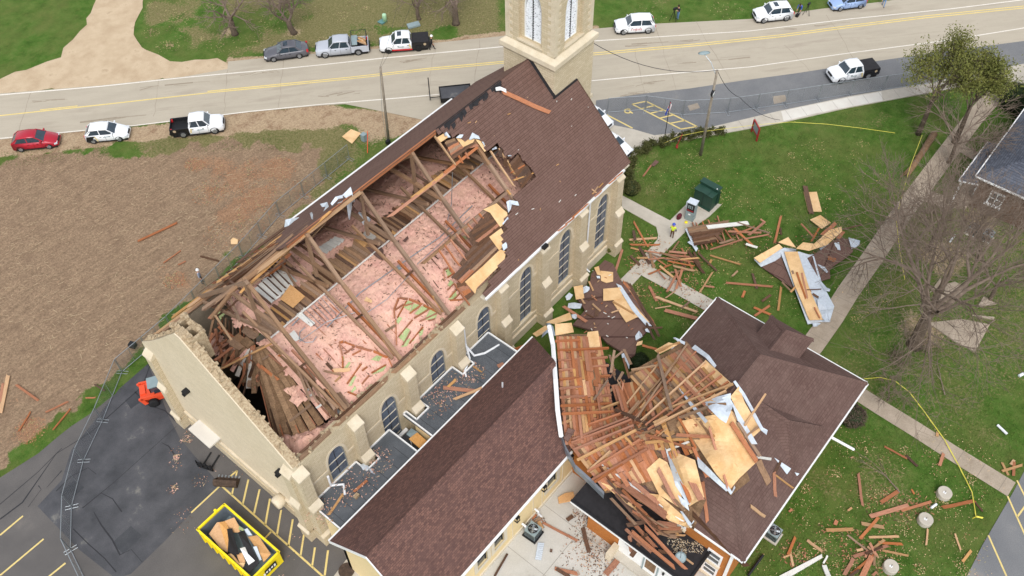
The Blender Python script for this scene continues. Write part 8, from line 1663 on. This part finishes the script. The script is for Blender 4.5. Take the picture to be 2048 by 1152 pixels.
p = G(1343,476); person(p,math.radians(20),outfit((214,236,60),(104,72,50)),'worker in bright yellow jacket and blue hard hat taking a photo on the footpath','stand',plain('blue_hat',(70,92,190),.4),hold=True)
p = G(405,566); person(p,math.radians(-40),outfit((150,158,176),(84,88,92)),'worker in grey with white hard hat standing at the field fence','stand',M['white'])
tag(MB().obox(G(1352,461,1.5),(.06,.02,0),(0,.05,0),(0,0,.08)).build('phone',M['black']),'dark phone held up by the worker in yellow','phone')
def tripod(p,lab,h=1.35,camr=True):
 t_ = thing('tripod',lab,'tripod',p);
 for k in range(3): a = k * 2.094 + .4; MB().tube([p + Vector((0,0,h)),p + Vector((.42 * math.cos(a),.42 * math.sin(a),0))],.03,6).build('leg',M['black'],t_)
 MB().box(p + Vector((-.16,-.1,h)),p + Vector((.2,.1,h + .24))).build('camera_body',M['black'],t_); MB().tube([p + Vector((.18,0,h + .12)),p + Vector((.36,0,h + .12))],.07,10).build('lens',M['black'],t_)
tripod(G(1346,41),'black tripod with camera on the verge beside the filming person'); tripod(G(1612,29),'black tripod with camera beside the bent person in blue',1.2)
sb = thing('camera_bag','black camera bag on the road edge by the bent person in blue','bag',G(1594,33)); MB().box(G(1594,33) + Vector((-.2,-.15,0)),G(1594,33) + Vector((.2,.15,.3))).build('bag_body',M['black'],sb); MB().tube([G(1594,33) + Vector((-.15,0,.3)),G(1594,33) + Vector((0,0,.46)),G(1594,33) + Vector((.15,0,.3))],.02,5).build('strap',M['black'],sb)
# ================================================================== trees, hedge, shrubs
def grow(mb,p,d,L,r,lv,mx,rnd,spread=.55,droop=0.0,tips=None,gravity=0.0,n_child=(2,4),minr=.012):
 n = 3 if lv < 2 else 2; pts = [p]; rr = [r]; q = Vector(p); dd = Vector(d)
 for i in range(n):
  dd = (dd + Vector((rnd.uniform(-.22,.22),rnd.uniform(-.22,.22),rnd.uniform(-.12,.16) - gravity * lv))).normalized(); q = q + dd * (L / n); pts.append(q.copy()); rr.append(max(minr * .7,r * (1 - .5 * (i + 1) / n)))
 mb.tube(pts,rr,7 if lv == 0 else (5 if lv < 3 else 3),cap=lv == 0)
 if lv >= mx:
  if tips is not None: tips.append((pts[-1],dd))
  return
 for k in range(rnd.randint(*n_child) + (1 if lv > 1 else 0)):
  f = rnd.uniform(.45,1.0) if lv else rnd.uniform(.6,1.0); i = min(n - 1,int(f * n)); b = pts[i].lerp(pts[i + 1],f * n - i); ax = dd.cross(Vector((rnd.uniform(-1,1),rnd.uniform(-1,1),rnd.uniform(-1,1)))).normalized()
  nd = (Matrix.Rotation(rnd.uniform(.3,.3 + spread * 1.6),3,ax) @ dd).normalized(); grow(mb,b,nd,L * rnd.uniform(.55,.85),max(minr,r * rnd.uniform(.42,.6)),lv + 1,mx,rnd,spread,droop,tips,gravity,n_child,minr)
 if rnd.random() < .9: grow(mb,pts[-1],dd,L * rnd.uniform(.6,.8),max(minr,rr[-1] * .95),lv + 1,mx,rnd,spread,droop,tips,gravity,n_child,minr)
def bare_tree(p,h,r,seed,lab,mx=5,lean=(0,0),grp=None,nch=(2,4),limbs=None,cat='tree'):
 rnd = random.Random(seed); t_ = thing('bare_tree',lab,cat,p,0,grp); p = Vector(p) - Vector((0,0,.1)); top = p + Vector((lean[0],lean[1],h * .22)); mid = p.lerp(top,.5) + Vector((rnd.uniform(-.1,.1),rnd.uniform(-.1,.1),0))
 MB().tube([p,p.lerp(mid,.3),mid,top],[r * 1.5,r * 1.1,r,r * .85],12).build('trunk',M['bark'],t_,True); mb = MB()
 for k in range(limbs or 4):
  a = k * 6.283 / (limbs or 4) + rnd.uniform(-.4,.4); d = Vector((math.cos(a) * rnd.uniform(.5,.9) + lean[0] * .1,math.sin(a) * rnd.uniform(.5,.9) + lean[1] * .1,rnd.uniform(.7,1.3))).normalized(); grow(mb,top - Vector((0,0,rnd.uniform(0,h * .05))),d,h * .27,r * .55,1,mx,rnd,n_child=nch)
 mb.build('crown',M['twig'],t_,True,fix=False); return t_
def leaves(name,pts,n,size,mat,par,seed=1,spread=.5,flat_=.5):
 r = np.random.RandomState(seed); P = np.array([tuple(p) for p in pts]); idx = r.randint(0,len(P),n); c = P[idx] + r.normal(0,spread,(n,3)) * np.array([1,1,.8])
 a = r.normal(size=(n,3)); a /= np.linalg.norm(a,axis=1)[:,None]; b = np.cross(a,r.normal(size=(n,3))); b /= np.linalg.norm(b,axis=1)[:,None]; s = size * r.uniform(.6,1.4,(n,1))
 V = np.stack([c - a * s,c + b * s * .5,c + a * s,c - b * s * .5],1).reshape(-1,3); me = bpy.data.meshes.new(name); me.from_pydata(V.tolist(),[],[(i * 4,i * 4 + 1,i * 4 + 2,i * 4 + 3) for i in range(n)]); me.materials.append(mat); me.update()
 return put(bpy.data.objects.new(name,me),par)
big = G(1828,690); bare_tree(big,20,.44,21,'huge spreading bare tree standing on the lawn between footpath and dark brick house',6,(.3,.2),limbs=8,nch=(1,3))
nG = 'bare trees on the grass beyond the road'
for (x,y,h,r,s,lab,lean) in ((470,68,9,.3,3,'bare tree beyond the road, the one nearest the gravel driveway',(.1,.2)),(588,66,8,.3,8,'forked bare tree beyond the road above the grey sedan',(-.2,.3)),(912,47,9,.34,5,'bare tree beyond the road close to the church tower',(.2,.2)),(838,38,7,.2,14,'thin bare tree beyond the road above the grey vault cover',(.1,.2))): bare_tree(G(x,y),h,r,s,lab,4,lean,nG,(3,4))
for (x,y,h,r,s,lab) in ((1897,325,11,.17,31,'slim grey bare tree beside the far footpath'),(1858,500,9,.16,35,'bent bare sapling at the far footpath behind the big tree'),(1800,460,8,.14,39,'bare sapling left of the far footpath'),(1980,600,8,.15,44,'small bare tree in front of the dark brick house air conditioners'),(1775,800,3.6,.06,48,'low bare bush on the lawn east of the rectory'),(1955,345,7,.12,57,'thin bare tree at the porch of the dark brick house')): bare_tree(G(x,y),h,r,s,lab,4,(.15,.15),None,(3,4))
# leafy tree with broken trunk at the corner
def leafy(px,py,h,seed,lab,n,mats):
 p = G(px,py); rnd = random.Random(seed); t_ = thing('leafy_tree',lab,'tree',p); MB().tube([p - Vector((0,0,.1)),p + Vector((.1,0,h * .2)),p + Vector((.2,.1,h * .45))],[.28,.22,.16],9).build('trunk',M['bark'],t_,True); mb = MB(); tips = []
 for k in range(6): a = k * 1.05 + rnd.uniform(-.3,.3); grow(mb,p + Vector((.15,.05,h * rnd.uniform(.25,.45))),Vector((math.cos(a) * .15,math.sin(a) * .15,1)).normalized(),h * .28,.09,1,4,rnd,.12,0,tips)
 mb.build('branches',M['twig'],t_,True,fix=False); T = [q for q,_ in tips if q.z > h * .42]
 for i,mt in enumerate(mats): leaves('crown',T,n // len(mats),.1,M[mt],t_,seed + i,.35)
leafy(1836,268,9.8,5,'green leafed tree beside the sidewalk at the footpath corner',10000,['leaf_olive','leaf_olive']); leafy(1908,285,9.4,9,'olive leafed tree next to the sidewalk corner, the one nearer the clipped bushes',10000,['leaf_olive','leaf_olive'])
lw_ = thing('fallen_tree','splintered brown tree trunk lying on the lawn under the bare branches','fallen trunk',G(1850,300)); MB().tube([G(1815,350,.25),G(1840,312,.3),G(1868,268,.35)],[.22,.28,.35],9).build('trunk',M['brownlath'],lw_,True)
for k in range(6): MB().tube([G(1815 + k * 6,345 - k * 9,.3),G(1790 + k * 9 + RN.uniform(-14,14),355 - k * 9 + RN.uniform(-10,20),.5)],[.07,.03],5).build('splinter',M['brownlath'],lw_)
# hedge and bushes
hg = thing('hedge','low curved evergreen hedge between sidewalk and lawn','hedge',G(1300,300)); hp_ = gpx([(1256,368),(1258,340),(1268,316),(1290,300),(1320,289),(1355,281),(1400,272),(1452,262)]); pts = []
for a,b in zip(hp_[:-1],hp_[1:]):
 for i in range(int((b - a).length / .12) + 1): q = a.lerp(b,RN.random()); pts.append(q + Vector((RN.uniform(-.4,.4),RN.uniform(-.4,.4),RN.uniform(.1,.75))))
leaves('foliage',pts,9000,.09,M['leaf_hedge'],hg,3,.14); mb = MB()
for q in pts[::4]: mb.tube([Vector((q.x,q.y,0)),Vector((q.x + RN.uniform(-.15,.15),q.y + RN.uniform(-.15,.15),q.z + .15))],.012,3)
mb.build('stems',M['twig'],hg,fix=False)
def bush(px,py,r_,h,mat,lab,n=2500,size=.07,z=0):
 p = G(px,py); t_ = thing('bush',lab,'bush',p); rnd = random.Random(int(px)); pts = []
 for k in range(700):
  a,e = rnd.uniform(0,6.283),math.acos(rnd.uniform(-.2,1)); f = rnd.uniform(.8,1.0); pts.append(p + Vector((math.cos(a) * math.sin(e) * r_ * f,math.sin(a) * math.sin(e) * r_ * f,h * .5 + math.cos(e) * h * .5 * f)))
 leaves('foliage',pts,n,size,M[mat],t_,int(py),r_ * .07); mb = MB()
 for q in pts[::12]: mb.tube([p,q],[.03,.008],4)
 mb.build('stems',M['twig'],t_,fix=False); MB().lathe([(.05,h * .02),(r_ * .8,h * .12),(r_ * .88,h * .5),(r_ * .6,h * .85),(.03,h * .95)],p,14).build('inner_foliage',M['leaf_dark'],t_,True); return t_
bush(2022,212,1.6,2.3,'leaf_dark','big clipped dark round bush behind the dark brick house',9000,.06); bush(2052,240,1.5,2.2,'leaf_dark','clipped dark bush cut by the right frame edge',7000,.06); bush(1275,732,.9,1.0,'leaf_dark','dark green bush between the wreck pieces and the fallen slab',2600,.06); bush(1222,503,.45,.9,'leaf_olive','small bright green shrub at the church wall corner',1200,.06); bush(1700,838,1.1,1.1,'bark','brown twiggy bush at the east rectory corner',2600,.06); bush(1262,385,.8,1.2,'leaf_hedge','dark shrub at the hedge end by the church corner',2200,.07)
for (x,y,lab) in ((1845,690,'brown twiggy thicket at the foot of the huge bare tree'),(1800,720,'dry twig heap left of the huge bare tree')):
 p = G(x,y); t_ = thing('twig_thicket',lab,'thicket',p); rnd = random.Random(x); mb = MB()
 for k in range(220): a = rnd.uniform(0,6.28); q = p + Vector((rnd.gauss(0,.6),rnd.gauss(0,.6),0)); mb.tube([q,q + Vector((math.cos(a) * .4,math.sin(a) * .4,rnd.uniform(.3,1.1)))],[.014,.006],3)
 mb.build('twigs',M['twig'],t_,fix=False)
# dead branches lying on the east lawn
for (x,y,a,L,lab) in ((1890,790,.4,3,'grey fallen branch on the lawn below the broken slabs'),(1980,560,2,3,'grey fallen branch by the dark brick house lawn'),(1800,985,1.2,2,'thin fallen branch near the round concrete lids'),(1990,640,2.6,3.4,'pale fallen branch right of the broken slabs')):
 mb = MB(); grow(mb,G(x,y,.15),Vector((math.cos(a),math.sin(a),.05)),L,.05,2,4,random.Random(x),.7,minr=.012); tag(mb.build('fallen_branch',M['twig'],None,fix=False),lab,'branch')
# straw on the field in loose rows, grass tufts on the lawns
rs_ = np.random.RandomState(3); n = 4200; fx = rs_.uniform(8,62,n); fy = rs_.uniform(44,86,n); fp_ = sdist(fx,fy,gpx(P_field)); keep = (fp_ > .2) & (fbm(fx * .5,fy * .5) > .42) & ((fx > 11) | (fy > 44)); fx,fy = fx[keep],fy[keep]; n = len(fx)
an = rs_.normal(-.73,.5,n); L = rs_.uniform(.08,.32,n); u = np.stack([np.cos(an),np.sin(an),rs_.uniform(-.05,.25,n)],1) * L[:,None]; v = np.stack([-np.sin(an),np.cos(an),np.zeros(n)],1) * rs_.uniform(.01,.022,n)[:,None]; c = np.stack([fx,fy,np.full(n,.03)],1)
V = np.stack([c - u - v,c + u - v,c + u + v,c - u + v],1).reshape(-1,3); me = bpy.data.meshes.new('corn_stubble'); me.from_pydata(V.tolist(),[],[(i * 4,i * 4 + 1,i * 4 + 2,i * 4 + 3) for i in range(n)]); me.materials.append(plain('dry_straw',(182,160,128),.9,rnd=0,var=.25,sc_=6)); me.update(); tag(put(bpy.data.objects.new('corn_stubble',me)),kind='stuff')
def tufts(name,n,box,cond,mat,seed,size=(.05,.13)):
 r = np.random.RandomState(seed); x = r.uniform(box[0],box[1],n); y = r.uniform(box[2],box[3],n); k = cond(x,y); x,y = x[k],y[k]; n = len(x); a = r.uniform(0,6.283,n); h = r.uniform(*size,n); w2 = r.uniform(.012,.03,n); lx,ly = r.normal(0,.06,n),r.normal(0,.06,n); c,s = np.cos(a) * w2,np.sin(a) * w2; z = np.full(n,-.03)
 V = np.stack([np.stack([x - c,y - s,z],1),np.stack([x + c,y + s,z],1),np.stack([x + lx,y + ly,z + h + .03],1)],1).reshape(-1,3); me = bpy.data.meshes.new(name); me.vertices.add(len(V)); me.vertices.foreach_set('co',V.astype(np.float32).ravel()); f = np.arange(3 * n,dtype=np.int32); me.loops.add(3 * n); me.loops.foreach_set('vertex_index',f); me.polygons.add(n); me.polygons.foreach_set('loop_start',np.arange(0,3 * n,3,dtype=np.int32)); me.polygons.foreach_set('loop_total',np.full(n,3,np.int32)); me.materials.append(mat); me.update(); me.validate(); tag(put(bpy.data.objects.new(name,me)),kind='stuff')
M['blade'] = leaf('grass_blades',(62,90,30),(82,108,42),(118,118,62))
east = gpx([(1256,340),(1300,295),(1400,278),(1600,240),(1880,186),(2100,150),(2100,880),(2030,960),(1950,1100),(1900,1200),(1450,1200),(1480,1125),(1730,770),(1440,600),(1300,720),(1150,600),(1230,480)]); paths = [gpx([k2(*q) for q in [(140,290),(300,375),(448,452),(585,315),(690,330),(778,350),(700,425),(620,482),(550,520),(400,668),(285,780),(200,870),(125,835),(250,712),(368,572),(372,545),(360,492),(140,368)]])]
def seg_far(x,y,px,r):
 P = gpx(px); d = np.full(x.shape,1e9)
 for a,b in zip(P[:-1],P[1:]): e = b - a; t_ = np.clip(((x - a.x) * e.x + (y - a.y) * e.y) / (e.x ** 2 + e.y ** 2),0,1); d = np.minimum(d,np.hypot(x - a.x - t_ * e.x,y - a.y - t_ * e.y))
 return d > r
def c_east(x,y): return (sdist(x,y,east) > 0) & (sdist(x,y,paths[0]) < -.05) & seg_far(x,y,[(1280,533),(1296,544),(1420,612)],.75) & seg_far(x,y,[(1721,790),(2023,979)],.8) & seg_far(x,y,[(1990,190),(1945,240),(1848,368),(1745,515),(1665,634),(1570,760)],.95) & (fbm(x * .6,y * .6) > .35)
tufts('grass_tufts',170000,(28,92,-16,32),c_east,M['blade'],4)
lawnW = gpx([(690,255),(800,285),(640,400),(640,330)]); vw = gpx([(320,655),(250,735),(60,900),(0,945),(0,960),(250,778),(330,700)]); vf = gpx([(0,305),(200,290),(480,268),(600,262),(600,300),(300,305),(0,335)])
tufts('grass_tufts',60000,(4,52,40,84),lambda x,y: ((sdist(x,y,lawnW) > 0) | (sdist(x,y,vw) > 0) | (sdist(x,y,vf) > 0)) & (fbm(x * .6,y * .6) > .4),M['blade'],5,(.06,.18))
